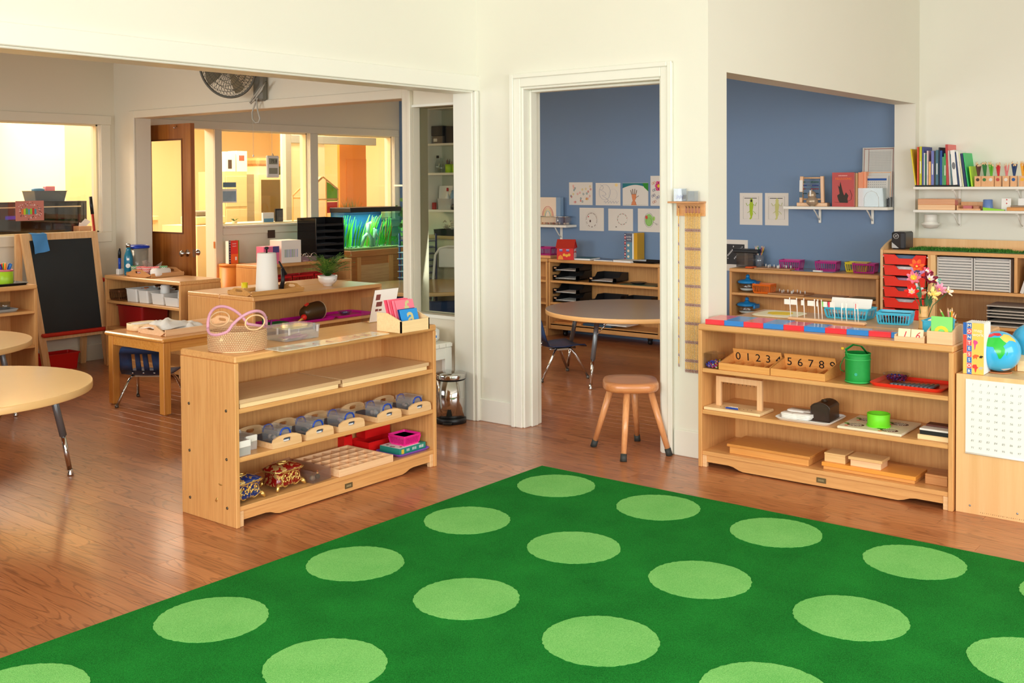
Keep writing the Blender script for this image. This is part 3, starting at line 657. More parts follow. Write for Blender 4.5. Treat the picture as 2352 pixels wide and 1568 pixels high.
# clear boxes with white latches at the left end
for i, (x, y, z, lab) in enumerate(((2.722, 3.602, 0, 'foremost against the side panel'), (2.796, 3.655, 0, 'beside the leftmost tray'), (2.728, 3.725, 0, 'at the back against the side panel'), (2.806, 3.782, 0, 'farthest back beside the leftmost tray'))):
    t = T('storage_box', 'small clear box with white end latches, %s' % lab, 'box', (x, y, Z2), .0, 'clear boxes with white latches')
    clear_box(t, .070, .112, .062, mat=CLR2, lh=.010)
    for yy in (-.003, .110): part('latch', MB().box(.006, .064, yy, yy + .005, .036, .064, b=.002), WHITE, t)
# bottom shelf
def enamel(name, c1, c2):
    m, n, l, b = newmat(name); tc = n.new('ShaderNodeTexCoord')
    v = n.new('ShaderNodeTexNoise'); v.inputs['Scale'].default_value = 34; v.inputs['Detail'].default_value = 2.5; v.inputs['Distortion'].default_value = 1.6; l.new(tc.outputs['Object'], v.inputs['Vector'])
    cr = n.new('ShaderNodeValToRGB'); e = cr.color_ramp.elements; e[0].position = .55; e[0].color = (0, 0, 0, 1); e[1].position = .58; e[1].color = (1, 1, 1, 1); l.new(v.outputs['Fac'], cr.inputs[0])
    mx = n.new('ShaderNodeMix'); mx.data_type = 'RGBA'; l.new(cr.outputs[0], mx.inputs['Factor']); mx.inputs['A'].default_value = (*lin(c1), 1); mx.inputs['B'].default_value = (*lin((246, 214, 140)), 1)
    l.new(mx.outputs['Result'], b.inputs['Base Color']); ml = n.new('ShaderNodeMath'); ml.operation = 'MULTIPLY'; ml.inputs[1].default_value = .75; l.new(cr.outputs[0], ml.inputs[0]); l.new(ml.outputs[0], b.inputs['Metallic'])
    b.inputs['Roughness'].default_value = .22; b.inputs['Coat Weight'].default_value = .5
    bp = n.new('ShaderNodeBump'); bp.inputs['Strength'].default_value = .7; bp.inputs['Distance'].default_value = .003; l.new(v.outputs['Fac'], bp.inputs['Height']); l.new(bp.outputs[0], b.inputs['Normal'])
    _M[name] = m; return m
GOLD = M('gold_metal', (238, 200, 118), rough=.28, metal=.85)
def jewel(label, loc, rz, c1, w=.158, d=.112):
    en = enamel('enamel_%d_%d' % (c1[0], c1[2]), c1, None); t = T('jewelry_box', label, 'jewelry box', loc, rz); t.scale = (1.04, 1.04, 1.22)
    hx, hy = w / 2, d / 2
    part('box_body', MB().srect([(hx * .93, hy * .93, .014), (hx * .97, hy * .97, .02), (hx * .88, hy * .87, .036), (hx * .86, hy * .84, .048), (hx * .93, hy * .92, .060), (hx * .95, hy * .95, .064)], (0, 0, 0), 40, 6), en, t)
    part('lid', MB().srect([(hx * .99, hy * .99, .064), (hx, hy, .067), (hx * .97, hy * .97, .071), (hx * .72, hy * .66, .080), (hx * .5, hy * .42, .084), (hx * .2, hy * .2, .0855)], (0, 0, 0), 40, 5), en, t)
    part('lid_rim', MB().tube([(hx * math.copysign(abs(math.cos(a)) ** .35, math.cos(a)) * (1 + .02 * math.sin(9 * a)), hy * math.copysign(abs(math.sin(a)) ** .35, math.sin(a)), .066 + .0015 * math.sin(12 * a)) for a in [2 * PI * (k + .5) / 60 for k in range(60)]], .0028, 6, closed=True), GOLD, t)
    part('lid_medallion', MB().tube([(.026 * math.cos(a), .015 * math.sin(a), .086) for a in [2 * PI * k / 20 for k in range(20)]], .003, 6, closed=True), GOLD, t)
    for sx in (-1, 1):
        for sy in (-1, 1): part('foot', MB().tube([(sx * hx * .82, sy * hy * .8, .02), (sx * hx * .93, sy * hy * .92, .012), (sx * hx * 1.0, sy * hy * 1.0, .003)], [.010, .008, .005], 8), GOLD, t)
    for y in (-1,):
        m = MB().tube([(x, -hy * (.97 - .10 * math.sin(PI * (x / hx * .5 + .5))), .016 + .005 * math.cos(x / hx * 9)) for x in [hx * (-.85 + 1.7 * k / 20) for k in range(21)]], .0028, 6)
        for cx in (-.34, .34): m.tube([(hx * cx + hx * .30 * math.cos(a), -hy * .90, .041 + .018 * math.sin(a)) for a in [PI * 2 * k / 18 for k in range(18)]], .0018, 5, closed=True)
        r2 = random.Random(3)
        for k in range(26): m.ball((r2.gauss(0, hx * .26), -hy * .89, .040 + r2.gauss(0, .008)), r2.uniform(.003, .006), .003, r2.uniform(.003, .005), 6)
        part('gilt_relief', m, GOLD, t)
jewel('ornate dark blue and gold jewelry box at the left end of the bottom shelf', (2.786, 3.672, Z3), .08, (12, 44, 110))
jewel('ornate dark red and gold jewelry box between the blue one and a clear tray', (3.024, 3.690, Z3), .05, (128, 16, 12))
t = T('acrylic_tray', 'clear acrylic tray of trinkets between the red jewelry box and the compartment tray', 'tray', (3.128, 3.606, Z3), .09)
part('walls', MB().box(0, .115, 0, .003, 0, .05).box(0, .115, .257, .26, 0, .06).box(0, .003, .003, .257, 0, .055).box(.112, .115, .003, .257, 0, .055), CLEAR('smoky_acrylic', (240, 232, 228), gloss=.1, rough=.02, body=.06, bodycol=(220, 206, 196)), t)
part('tray_floor', MB().box(.003, .112, .003, .257, 0, .003), ACR, t)
O('glass_pebble', 'round grey pebble inside the clear acrylic tray', 'pebble', MB().ball((0, 0, .012), .014, .013, .012), M('grey_stone', (136, 138, 132), rough=.5, var=.3, scale=60), (3.152, 3.64, Z3 + .003))
O('toy_bird', 'tiny dark green figurine with a gold top inside the acrylic tray', 'figurine', MB().ball((0, 0, .012), .013, .012, .012).ball((0, 0, .028), .007, .007, .006, 10, 1).lathe([(.003, .032), (1e-5, .042)], n=8, mi=2), [col(44, 60, 52), GOLD, col(214, 110, 70)], (3.186, 3.645, Z3 + .003))
t = T('compartment_tray', 'pale wooden tray divided into square compartments on the bottom shelf', 'tray', (3.268, 3.590, Z3), .0)
w, d, h = .345, .318, .034
SALM = WOOD('pinkish_maple', (246, 206, 160), (236, 190, 142), 'x', rough=.5)
for (a, b2, c2, d2) in ((0, w, 0, .008), (0, w, d - .008, d), (0, .008, .008, d - .008), (w - .008, w, .008, d - .008)): part('outer_wall', MB().box(a, b2, c2, d2, 0, h, b=.001), SALM, t)
part('tray_floor', MB().box(.008, w - .008, .008, d - .008, .001, .005), SALM, t)
for k in range(1, 5): part('divider', MB().box(.008, w - .008, d * k / 5 - .0015, d * k / 5 + .0015, .005, h - .004), SALM, t)
for k in range(1, 6): part('divider', MB().box(w * k / 6 - .0015, w * k / 6 + .0015, .008, d - .008, .005, h - .005), SALM, t)
RED = CLEAR('red_acrylic', (255, 70, 70), gloss=.12, rough=.03, body=.6, bodycol=(255, 44, 44))
for i, (x, y, z, lab) in enumerate(((3.655, 3.800, Z3, 'foremost of two behind the purple tray'), (3.70, 3.872, Z3 + .052, 'stacked at the back under the middle shelf'))):
    t = T('acrylic_box', 'translucent red acrylic paper box, %s' % lab, 'box', (x, y, z), 0, 'translucent red boxes')
    w, d, h = (.22, .135, .05) if i == 0 else (.175, .065, .05)
    part('walls', MB().box(0, w, 0, .003, 0, h).box(0, w, d - .003, d, 0, h).box(0, .003, .003, d - .003, 0, h).box(w - .003, w, .003, d - .003, 0, h), RED, t)
    part('box_floor', MB().box(.003, w - .003, .003, d - .003, 0, .004), RED, t)
O('pink_notes', 'stack of pink note paper inside the translucent red box', 'paper', MB().box(0, .16, 0, .10, 0, .012).box(.03, .08, .03, .08, .0122, .0135, 1), [col(232, 60, 120), PAPER], (3.67, 3.812, Z3 + .0045))
O('acrylic_box', 'tall translucent red acrylic box standing left of the purple tray', 'box', MB().box(0, .055, 0, .003, 0, .075).box(0, .055, .087, .09, 0, .105).box(0, .003, .003, .087, 0, .09).box(.052, .055, .003, .087, 0, .09).box(.003, .052, .003, .087, 0, .004), RED, (3.590, 3.912 - .11 + .105, Z3))
t = O('plastic_tray', 'purple plastic tray under the teal game box', 'tray', tray_plate(.225, .178, .012), M('purple_plastic', (132, 84, 206), rough=.3), (3.672, 3.606, Z3))
t = T('game_box', 'teal cardboard game box with a white top, lying on the purple tray', 'box', (3.694, 3.626, Z3 + .004), .02)
part('carton', MB().box(0, .188, 0, .135, 0, .034, b=.001), col(40, 140, 122), t); part('top_print', MB().box(.002, .15, .002, .133, .0338, .0346), PAPER, t)
m = MB()
for a in (.05, .058, .064, .09, .098, .106, .114, .14, .147, .153, .16, .167): m.box(a, a + .003, -.0006, 0, .009 + (a * 997 % 1) * .006, .026)
part('printed_strokes', m, WHITE, t, kind='stuff')
m = MB().box(.012, .030, -.0007, .0, .006, .028); part('picture', m, col(226, 190, 60), t)
m = MB(); rs = random.Random(9)
for k in range(9): m.lathe([(.008, .0346), (.007, .035)], (rs.uniform(.01, .12), rs.uniform(.015, .12), 0), 7)
part('printed_pictures', m, col(120, 70, 50), t, kind='stuff')
O('plastic_basket', 'bright pink slotted basket on top of the teal game box', 'basket', basket_mb(.118, .118, .05, .84, 11, 11), M('pink_plastic', (240, 40, 146), rough=.3), (3.735, 3.632, Z3 + .039))
O('photo_card', 'small white photo card lying in the bright pink basket', 'card', MB().box(0, .05, 0, .04, 0, .0015).box(.006, .044, .006, .034, .0015, .0022, 1), [PAPER, col(110, 110, 118)], (3.77, 3.67, Z3 + .039 + .026), .3)
# pedal bin by the wall and the white cart behind the shelf
t = T('pedal_bin', 'polished steel pedal bin on the floor beside the shelf and white wall', 'trash can', (4.694, 4.183, 0), 0); t.scale = (.885, .885, 1)
part('barrel', MB().lathe([(.098, .03), (.098, .262)], n=40), M('polished_steel', (196, 196, 194), rough=.10, metal=1.0), t)
part('base_ring', MB().lathe([(.103, 0), (.103, .026), (.099, .032)], n=40), BLACK, t)
part('lid', MB().lathe([(.101, .262), (.104, .266), (.104, .286), (.098, .294), (.06, .300), (1e-5, .302)], n=40), M('polished_steel', None), t)
part('lid_seal', MB().lathe([(.1005, .258), (.1005, .264)], n=40), BLACK, t)
part('pedal', MB().box(-.155, -.095, -.03, .03, .012, .022, b=.004), BLACK, t, 'black foot pedal').rotation_euler = (0, 0, .55)
# ------------------------------------------------------------------ on the shelf unit right of the doorway (local x runs towards -Y, local y towards +X)
def lr(x, y, z): return (RXF + y, RYL - x, z)
shelf_unit('shelf_unit', 'beech shelf unit standing back to back behind the number rod shelf', lr(1.216, .754, 0), PI / 2, 1.216, .372, (.492, .285, .08), plate=False, bolts=False)
SR1, SR2, SR3 = .492, .285, .08
REDR = M('rod_red', (232, 44, 60), rough=.18, coat=.5); BLUR = M('rod_blue', (30, 128, 208), rough=.18, coat=.5)
segme = [MB().box(0, .0985, 0, .0235, 0, .0245, b=.0008).mesh('segment', q) for q in (REDR, BLUR)]
ORD = ('ten', 'nine', 'eight', 'seven', 'six', 'five', 'four', 'three', 'two', 'one')
for k in range(8):
    n = 10 - k
    t = T('number_rod', 'red and blue striped number rod of %s segments on the beech shelf top' % ORD[k], 'rod',
          lr(.034 - k * .0019, .012 + k * .0242, .71), R90 + .078, 'number rods laid side by side')
    for i in range(n): part('segment', segme[i % 2], None, t, loc=(i * .0993, 0, 0))
t = T('flag_stand', 'pale wooden bar holding a row of white miniature flags', 'flag stand', lr(.296, .405, .71), R90 + .0)
part('bar', MB().box(0, .398, -.022, .022, 0, .016, b=.007), WOOD('flag_wood', (240, 196, 152), (230, 180, 136), 'x'), t)
FW = M('flag_white', (240, 236, 226), rough=.6)
FL = [(.012, -.030, .022, None, 'leftmost'), (.048, -.032, .021, None, 'second from the left'), (.085, -.013, .020, None, 'third from the left'), (.140, -.034, .020, None, 'fourth from the left'), (.160, -.008, .022, None, 'fifth from the left'),
      (.178, .030, .021, (120, 200, 90), 'sixth from the left, green striped'), (.242, -.030, .022, (226, 60, 90), 'seventh from the left, red edged'), (.278, .012, .020, (150, 170, 210), 'eighth from the left'), (.302, .006, .022, None, 'ninth from the left'), (.345, -.008, .0, None, 'tenth from the left, bare pole'), (.360, -.010, .020, (226, 60, 70), 'rightmost, red striped')]
for i, (x, w, h, c, lab) in enumerate(FL):
    t = T('miniature_flag', 'white miniature flag on a pole in the wooden bar, %s' % lab, 'flag', lr(.296 + x, .405, .726), R90, 'miniature flags in the stand')
    part('pole', MB().tube([(0, 0, 0), (-.006 + .001 * (i % 4), 0, .092)], .0024, 8).ball((-.006 + .001 * (i % 4), 0, .094), .0036, n=8), WHITE, t)
    if h:
        x0 = -.005; m = MB()
        a, b2 = (x0 + w, x0) if w < 0 else (x0, x0 + w)
        m.box(a, b2, -.0006, .0006, .062, .088); 
        f = part('flag_cloth', m, FW, t)
        if c:
            s = (b2 - a) * .33; part('stripe', MB().box(a, a + s, -.0010, .0010, .062, .088), col(*c), f)
t = T('felt_sheet', 'cream felt sheet with a yellow painted patch behind the number rods', 'felt sheet', lr(.06, .445, .71), R90)
FE = M('cream_felt', (240, 232, 206), rough=.9); part('sheet', MB().srect([(.115, .12, 0), (.118, .123, .004), (.112, .117, .007)], (.115, .12, 0), 32, 8), FE, t)
pts = [(.05 + .0, .06)] ; rs = random.Random(4)
part('painted_patch', MB().prism([(.12 + .07 * math.cos(a) * rs.uniform(.8, 1.1), .125 + .075 * math.sin(a) * rs.uniform(.8, 1.1)) for a in [2 * PI * k / 18 for k in range(18)]], .0065, .0078), M('paint_yellow', (240, 206, 60), rough=.8), t)
AQ = M('aqua_plastic', (70, 190, 226), rough=.3)
O('plastic_basket', 'light blue slotted basket with papers, behind the row of flags', 'basket', basket_mb(.235, .135, .058, .88, 13, 7), AQ, lr(.405, .585, .71), R90)
O('picture_cards', 'white card sheets standing in the light blue basket behind the flags', 'cards', MB().box(-.01, .20, 0, .006, 0, .085).rot(-.5, 'X'), PAPER, lr(.43, .63, .735), R90)
O('plastic_basket', 'light blue slotted basket left of the bamboo vase', 'basket', basket_mb(.165, .14, .058, .88, 11, 7), AQ, lr(.706, .50, .71), R90 + .16)
m = MB(); rs = random.Random(8)
for k in range(10): m.ball((rs.uniform(.04, .12), rs.uniform(.03, .11), .018), .016, .014, .014, 8, k % 2)
tag(O('small_objects', 'dark small objects inside the light blue basket left of the vase', 'toys', m, [col(60, 56, 60), col(120, 90, 80)], lr(.706, .50, .712), R90 + .16), kind='stuff')
# bamboo vase and paper flowers
VX, VY = RXF + .405, RYL - .965
t = T('bamboo_vase', 'bamboo vase of paper flowers on the shelf right of the blue basket', 'vase', (VX, VY, .71))
BAM = M('bamboo', (222, 176, 110), rough=.4, var=.12, scale=30)
part('cane', MB().lathe([(.021, 0), (.023, .003), (.0215, .008), (.020, .03), (.0205, .058), (.0225, .062), (.0205, .067), (.020, .09), (.0205, .115), (.0175, .115), (.017, .01)], n=24), BAM, t)
m = MB()
for z in (.008, .062): m.lathe([(.0224, z), (.0230, z + .0015), (.0224, z + .003)], n=24)
part('node_ring', m, M('bamboo_dark', (176, 128, 70), rough=.5), t)
VR = Vector((CAMW[0][0], CAMW[1][0], 0)).normalized(); VF = Vector((-CAMW[0][2], -CAMW[1][2], 0)).normalized()
STEM = M('stem_green', (46, 96, 52), rough=.6)
FLW = [(-.044, .297, 'orange and red layered', (238, 112, 50), (220, 50, 40), 6, .030), (-.028, .262, 'lilac folded ball shaped', (206, 160, 204), (76, 60, 130), 5, .030), (-.055, .240, 'pink with yellow centre', (238, 136, 160), (250, 190, 60), 7, .030),
       (.026, .235, 'maroon and white striped', (128, 28, 52), (236, 206, 206), 6, .034), (.022, .268, 'small pink and white', (234, 120, 150), (250, 240, 240), 6, .020), (-.066, .178, 'bright red curled', (232, 44, 36), (250, 190, 180), 6, .030),
       (-.018, .165, 'peach tulip shaped', (246, 186, 150), (236, 150, 110), 4, .030), (.036, .165, 'pale yellow tulip shaped', (248, 222, 140), (236, 200, 110), 4, .032), (.072, .186, 'pale pink blossom', (246, 176, 196), (238, 130, 160), 7, .030),
       (.062, .225, 'teal and white patterned', (110, 180, 160), (240, 246, 240), 6, .024), (.104, .178, 'cream spiky bud', (248, 232, 206), (240, 200, 180), 4, .022), (-.028, .185, 'white and teal leaf shaped', (226, 240, 240), (90, 160, 150), 4, .026)]
for i, (dx, h, lab, c1, c2, npet, sz) in enumerate(FLW):
    t = T('paper_flower', '%s paper flower in the bamboo vase' % lab, 'paper flower', (VX, VY, .715), 0, 'paper flowers in the bamboo vase')
    base = Vector((0, 0, .01)) + VR * dx * .05; dy = (.03, -.01, .02, .0, -.02)[i % 5]
    head = Vector((0, 0, h)) + VR * dx + VF * dy
    part('stem', MB().tube([base, base * .5 + head * .5 + Vector((0, 0, .02)) - VR * dx * .15, head], .0017, 6), STEM, t)
    ax = (head - base).normalized() * .55 + VF * .8 + VR * dx * 2; ax.normalize(); q = ax.to_track_quat('Z', 'Y').to_matrix().to_4x4()
    pet = MB()
    for k in range(npet):
        a = 2 * PI * k / npet; p = MB(); s = sz
        p.add([(0, 0, 0), (s * .55, -s * .36, s * .25), (s * 1.0, -s * .18, s * .62), (s * 1.15, 0, s * .5), (s * 1.0, s * .18, s * .62), (s * .55, s * .36, s * .25), (s * .6, 0, s * .08)], [(0, 1, 6), (1, 2, 6), (2, 3, 6), (3, 4, 6), (4, 5, 6), (5, 0, 6)], 0)
        pet.join(p.rot(a))
    for k in range(npet):
        a = 2 * PI * (k + .5) / npet; p = MB(); s = sz * .62
        p.add([(0, 0, .002), (s * .55, -s * .30, s * .5), (s * .95, 0, s * 1.0), (s * .55, s * .30, s * .5)], [(0, 1, 2, 3)], 1); pet.join(p.rot(a))
    pet.xf(Matrix.Translation(head) @ q); pc = part('petals', pet, [M('petal_%d' % i, c1, rough=.6, var=.18, scale=70), M('petal_in_%d' % i, c2, rough=.6, var=.15, scale=80)], t)
    part('flower_centre', MB().ball((0, 0, .003), sz * .2, n=8).xf(Matrix.Translation(head) @ q), col(250, 206, 90), t)
    if i % 3 == 0:
        mid = base * .45 + head * .55; part('leaf', MB().add([mid - Vector((0, 0, .03)), mid + VR * .012, mid + Vector((0, 0, .035)) + VR * .004, mid - VR * .010], [(0, 1, 2, 3)]), STEM, t)
# numeral tile box
t = T('number_box', 'shallow wooden box of numeral tiles showing 1 and 6 at the shelf front', 'box', lr(.966, .0, .71), R90 + .02)
BX = WOOD('warm_maple', (240, 198, 152), (230, 184, 138), 'x')
w, d = .128, .075
part('front_board', MB().box(0, w, 0, .005, 0, .022), BX, t); part('back_board', MB().box(0, w, d - .005, d, 0, .04), BX, t); part('box_floor', MB().box(.005, w - .005, .005, d - .005, 0, .004), BX, t)
for x in (0, w - .005): part('side_board', MB().box(x, x + .005, .005, d - .005, 0, .03), BX, t)
for x, ch, lab in ((.010, '1', 'cream numeral tile with a red 1, left in the shallow wooden box'), (.066, '6', 'cream numeral tile with a red 6, right in the shallow wooden box')):
    tt = T('numeral_tile', lab, 'tile', lr(.966 + x, .014, .716), R90 + .02, 'numeral tiles')
    part('tile_board', MB().box(0, .053, 0, .005, 0, .050, b=.001).rot(-.22, 'X'), M('tile_cream', (248, 226, 190), rough=.5), tt)
    part('numeral', text_mesh(ch, .042, M('numeral_red', (206, 30, 60), rough=.5), Matrix.Rotation(-.22, 4, 'X') @ Matrix.Translation((.028, -.0004, .022)) @ UPX, extrude=.0003, shear=.25), None, tt)
# green letter card box
t = T('card_box', 'wooden card box with a green letter o card at the shelf corner', 'box', lr(1.104, .004, .71), R90 + .03)
w, d = .106, .165
part('front_board', MB().box(0, w, 0, .006, 0, .056, b=.001), BX, t); part('back_board', MB().box(0, w, d - .006, d, 0, .075), BX, t); part('box_floor', MB().box(.006, w - .006, .006, d - .006, 0, .005), BX, t)
for x in (0, w - .006): part('side_board', MB().prism([(.006, 0), (d - .006, 0), (d - .006, .075), (d * .5, .075), (.006, .056)], x, x + .006, 'yz'), BX, t)
GRN = M('card_green', (128, 216, 108), rough=.4)
for i, (y, c, lab, h) in enumerate(((.020, GRN, 'green letter card with a yellow o in the corner card box', .112), (.028, col(84, 180, 80), 'darker green card right behind the green letter o card', .110), (.05, col(70, 176, 222), 'light blue card behind the green cards in the corner card box', .104))):
    tt = T('letter_card', lab, 'letter card', lr(1.104 + .010, .004 + y, .716), R90 + .03, 'cards in the corner card box')
    part('board', MB().box(0, .088, 0, .004, 0, h, b=.0006).rot(-.08, 'X'), c, tt)
    if i == 0: part('letter', text_mesh('o', .115, M('letter_yellow', (240, 216, 60), rough=.8), Matrix.Rotation(-.08, 4, 'X') @ Matrix.Translation((.044, -.0005, .052)) @ UPX, extrude=.0004, bold=.002), None, tt)
O('blue_box', 'light blue open plastic box behind the corner card box', 'box', hollow(.12, .13, .075, .003, .92), AQ, lr(1.02, .19, .71), R90)
t = T('puzzle_piece', 'pale wooden notched puzzle piece standing up in the light blue box', 'puzzle piece', lr(1.05, .215, .735), R90 + .3)
part('board', MB().prism([(0, 0), (.012, 0), (.016, .018), (.03, .02), (.034, .004), (.045, .006), (.05, .05), (.028, .068), (-.006, .05)], 0, .006, 'xz'), M('plywood_pale', (246, 222, 186), rough=.5), t)
# pencil jar
PX_, PY_ = RXF + .285, RYL - 1.120
t = T('pencil_jar', 'clear glass jar of coloured pencils at the back corner of the shelf', 'jar', (PX_, PY_, .71)); part('jar_body', MB().lathe([(.030, 0), (.032, .004), (.034, .066), (.0315, .066), (.029, .005), (1e-5, .004)], n=24), GLASS, t)
PC = [((120, 206, 70), -.050, .13, 'light green'), ((226, 150, 140), -.012, .125, 'dusty pink'), ((240, 166, 40), .0, .13, 'orange yellow'), ((40, 150, 60), .014, .12, 'dark green'), ((206, 52, 44), .022, .10, 'red'), ((240, 140, 70), .034, .105, 'peach orange'), ((232, 110, 90), .046, .112, 'coral'), ((70, 140, 210), .008, .085, 'blue')]
for i, (c, dx, L, nm) in enumerate(PC):
    tt = T('pencil', '%s pencil in the glass jar at the shelf corner' % nm, 'pencil', (PX_, PY_, .716), 0, 'pencils in the glass jar')
    m = pencil_mb(L, .0042); dirv = (Vector((0, 0, 1)) + VR * dx * 9 + VF * ((i % 3) - 1) * .12).normalized()
    m.xf(Matrix.Translation(VR * (-dx * .30) + VF * ((i % 3) - 1) * .008) @ dirv.to_track_quat('Z', 'Y').to_matrix().to_4x4()); part('shaft', m, [col(*c), PENCILW, col(*c)], tt)
# first shelf down
t = T('bead_cube', 'clear acrylic cube of blue and coloured beads, left end of the upper shelf', 'box', lr(.024, .014, SR1), R90)
w, h = .078, .070
part('walls', MB().box(0, w, 0, .003, 0, h).box(0, w, w - .003, w, 0, h).box(0, .003, .003, w - .003, 0, h).box(w - .003, w, .003, w - .003, 0, h).box(.003, w - .003, .003, w - .003, 0, .003), ACR, t)
part('lid', MB().box(-.001, w + .001, -.001, w + .001, h, h + .003).box(.03, .05, .035, .045, h + .003, h + .012), ACR, t)
cols = [col(40, 70, 190), col(220, 90, 160), col(240, 240, 240), col(120, 80, 190), col(200, 50, 50), col(190, 200, 60)]
m = MB(); rs = random.Random(5)
for k in range(170):
    x = rs.uniform(.008, w - .008); y = rs.uniform(.008, w - .008); zz = .006 + rs.random() ** 1.4 * (.034 - abs(x - .04) * .5)
    m.ball((x, y, zz), .0042, n=6, mi=(rs.choice((0, 0, 3)) if x < .042 and rs.random() < .75 else rs.randrange(6)))
tag(O('loose_beads', 'heap of blue, pink and white beads inside the acrylic cube', 'beads', m, cols, lr(.024, .014, SR1), R90), kind='stuff')
SPW = WOOD('spindle_wood', (232, 170, 96), (220, 152, 78), 'x', rough=.3, coat=.4)
for x0, digits, lab in ((.106, '01234', 'honey coloured spindle box starting with numeral 0, left of the pair'), (.378, '56789', 'honey coloured spindle box ending with numeral 9, beside the green bucket')):
    t = T('spindle_box', lab, 'spindle box', lr(x0, .012, SR1), R90, 'spindle boxes'); w, d = .268, .205
    part('front_board', MB().box(0, w, 0, .006, 0, .034, b=.001), SPW, t)
    sb = part('back_board', MB().box(.006, w - .006, 0, .006, 0, .088).rot(.35, 'X').move(0, d - .034, .004), SPW, t)
    sp = [(.006, 0), (d - .006, 0), (d - .002, .066), (d - .010, .070), (d - .05, .064), (.006, .034)]
    for x in (0, w - .006): part('side_board', MB().prism(sp, x, x + .006, 'yz'), SPW, t)
    for k in range(1, 5): part('divider', MB().prism([(.006, .004), (d - .04, .004), (d - .035, .030), (.006, .024)], w * k / 5 - .002, w * k / 5 + .002, 'yz'), SPW, t)
    part('box_floor', MB().box(.006, w - .006, .006, d - .03, 0, .004), SPW, t)
    for k, ch in enumerate(digits):
        part('numeral', text_mesh(ch, .060, INK, Matrix.Translation((w * (k + .5) / 5, d - .034, .004)) @ Matrix.Rotation(-.0, 4, 'X') @ Matrix.Rotation(.35, 4, 'X') @ Matrix.Translation((0, -.0006, .046)) @ UPX, extrude=.0003, shear=.12), None, t)
CANV = M('green_canvas', (22, 150, 62), rough=.55, var=.12, scale=60, bump=.2); CANL = M('green_canvas_light', (64, 190, 96), rough=.5)
t = T('fabric_bucket', 'dark green fabric bucket with straps between the spindle box and the red tray', 'bucket', lr(.770, .092, SR1), R90)
part('body', MB().lathe([(.052, .0), (.055, .004), (.0545, .03), (.056, .108), (.056, .135), (.051, .136), (.050, .03), (.048, .006)], n=36), CANV, t)
part('piping', MB().tube([(.0555 * math.cos(a), .0555 * math.sin(a), .006) for a in [2 * PI * k / 30 for k in range(30)]], .003, 6, closed=True).tube([(.0568 * math.cos(a), .0568 * math.sin(a), .108) for a in [2 * PI * k / 30 for k in range(30)]], .0022, 6, closed=True).tube([(.0555 * math.cos(a), .0555 * math.sin(a), .134) for a in [2 * PI * k / 30 for k in range(30)]], .003, 6, closed=True), CANL, t)
part('strap', MB().tube([(-.050, 0, .12), (-.064, -.004, .105), (-.080, -.006, .07), (-.078, -.006, .05), (-.062, -.004, .042)], .011, 8, flat=.18), CANV, t)
part('strap', MB().tube([(.04, .02, .13), (.02, -.01, .168), (-.01, -.03, .175), (-.045, -.03, .15), (-.02, -.05, .115)], .011, 8, flat=.18), CANV, t)
part('buckle', MB().box(-.066, -.052, -.035, -.028, .148, .160, b=.002), col(240, 190, 50), t); part('button', MB().cyl((0, 0, 0), .007, 0, .002, 12).rot(PI / 2, 'X').move(.012, -.0545, .044), col(60, 180, 150), t)
O('plastic_tray', 'red cafeteria tray at the right end of the upper shelf', 'tray', tray_plate(.325, .235, .014), M('tray_red', (238, 60, 40), rough=.3), lr(.833, .042, SR1), R90)
t = T('glass_bowl', 'scalloped glass bowl of purple beads on the red tray', 'bowl', lr(.915, .185, SR1 + .004), R90)
m = MB().lathe([(.030, 0), (.045, .012), (.058, .034), (.0605, .038), (.056, .036), (.043, .014), (.028, .004), (1e-5, .003)], n=40)
part('bowl_body', m, GLASS, t)
m = MB(); rs = random.Random(12)
for k in range(90):
    a = rs.uniform(0, 2 * PI); r = rs.random() ** .5 * .042; m.ball((r * math.cos(a), r * math.sin(a), .010 + rs.uniform(0, .016)), .006, n=6, mi=k % 3)
tag(O('loose_beads', 'dark purple beads filling the glass bowl on the red tray', 'beads', m, [col(70, 30, 80), col(50, 50, 130), col(150, 30, 90)], lr(.915, .185, SR1 + .005), R90), kind='stuff')
t = T('bead_stair', 'grey stair of bead rods lying on the red tray', 'bead stair', lr(.915, .072, SR1 + .004), R90)
for k in range(10): part('bead_rod', MB().tube([(.012 + k * .0185, 0, .006), (.022 + k * .0185, .035 + k * .0075, .006)], .0075, 6), M('bead_grey', (104, 110, 118), rough=.35, metal=.2), t)
# second shelf down
t = T('hanging_frame', 'wooden bead hanging frame with small hooks on the middle shelf', 'bead frame', lr(.024, .010, SR2), R90)
FRW = WOOD('frame_wood', (240, 194, 146), (232, 182, 132), 'z')
part('base_board', MB().box(0, .300, 0, .16, 0, .014, b=.003), MAP, t)
for x in (.030, .250): part('post', MB().box(x, x + .026, .075, .093, .014, .160, b=.001), FRW, t)
part('cross_bar', MB().box(.056, .250, .075, .093, .132, .160, b=.001), FRW, t)
for k in range(9): part('hook', MB().tube([(.068 + k * .0205, .084, .132), (.068 + k * .0205, .083, .126), (.070 + k * .0205, .080, .124), (.071 + k * .0205, .080, .127)], .0009, 5), BRASS, t)
m = MB()
for k in range(9): m.lathe([(.0028, .0141), (.0026, .0146)], (.068 + k * .0205, .05 + .0005 * k, 0), 8)
part('peg_holes', m, col(90, 60, 40), t, kind='stuff')
t = T('bead_triangle', 'blue and white bead triangle lying on the base of the hanging frame', 'beads', lr(.135, .035, SR2 + .014), R90)
for r in range(5):
    m = MB()
    for k in range(10 - r): m.ball((k * .0068 + r * .0034, r * .0068, .004), .0037, n=7)
    part('bead_row', m, BLUEP if r < 2 else WHITE, t)
O('plastic_tray', 'white tray with folded cloths and a brown box on the middle shelf', 'tray', tray_plate(.275, .238, .012), WHITE, lr(.392, .010, SR2), R90)
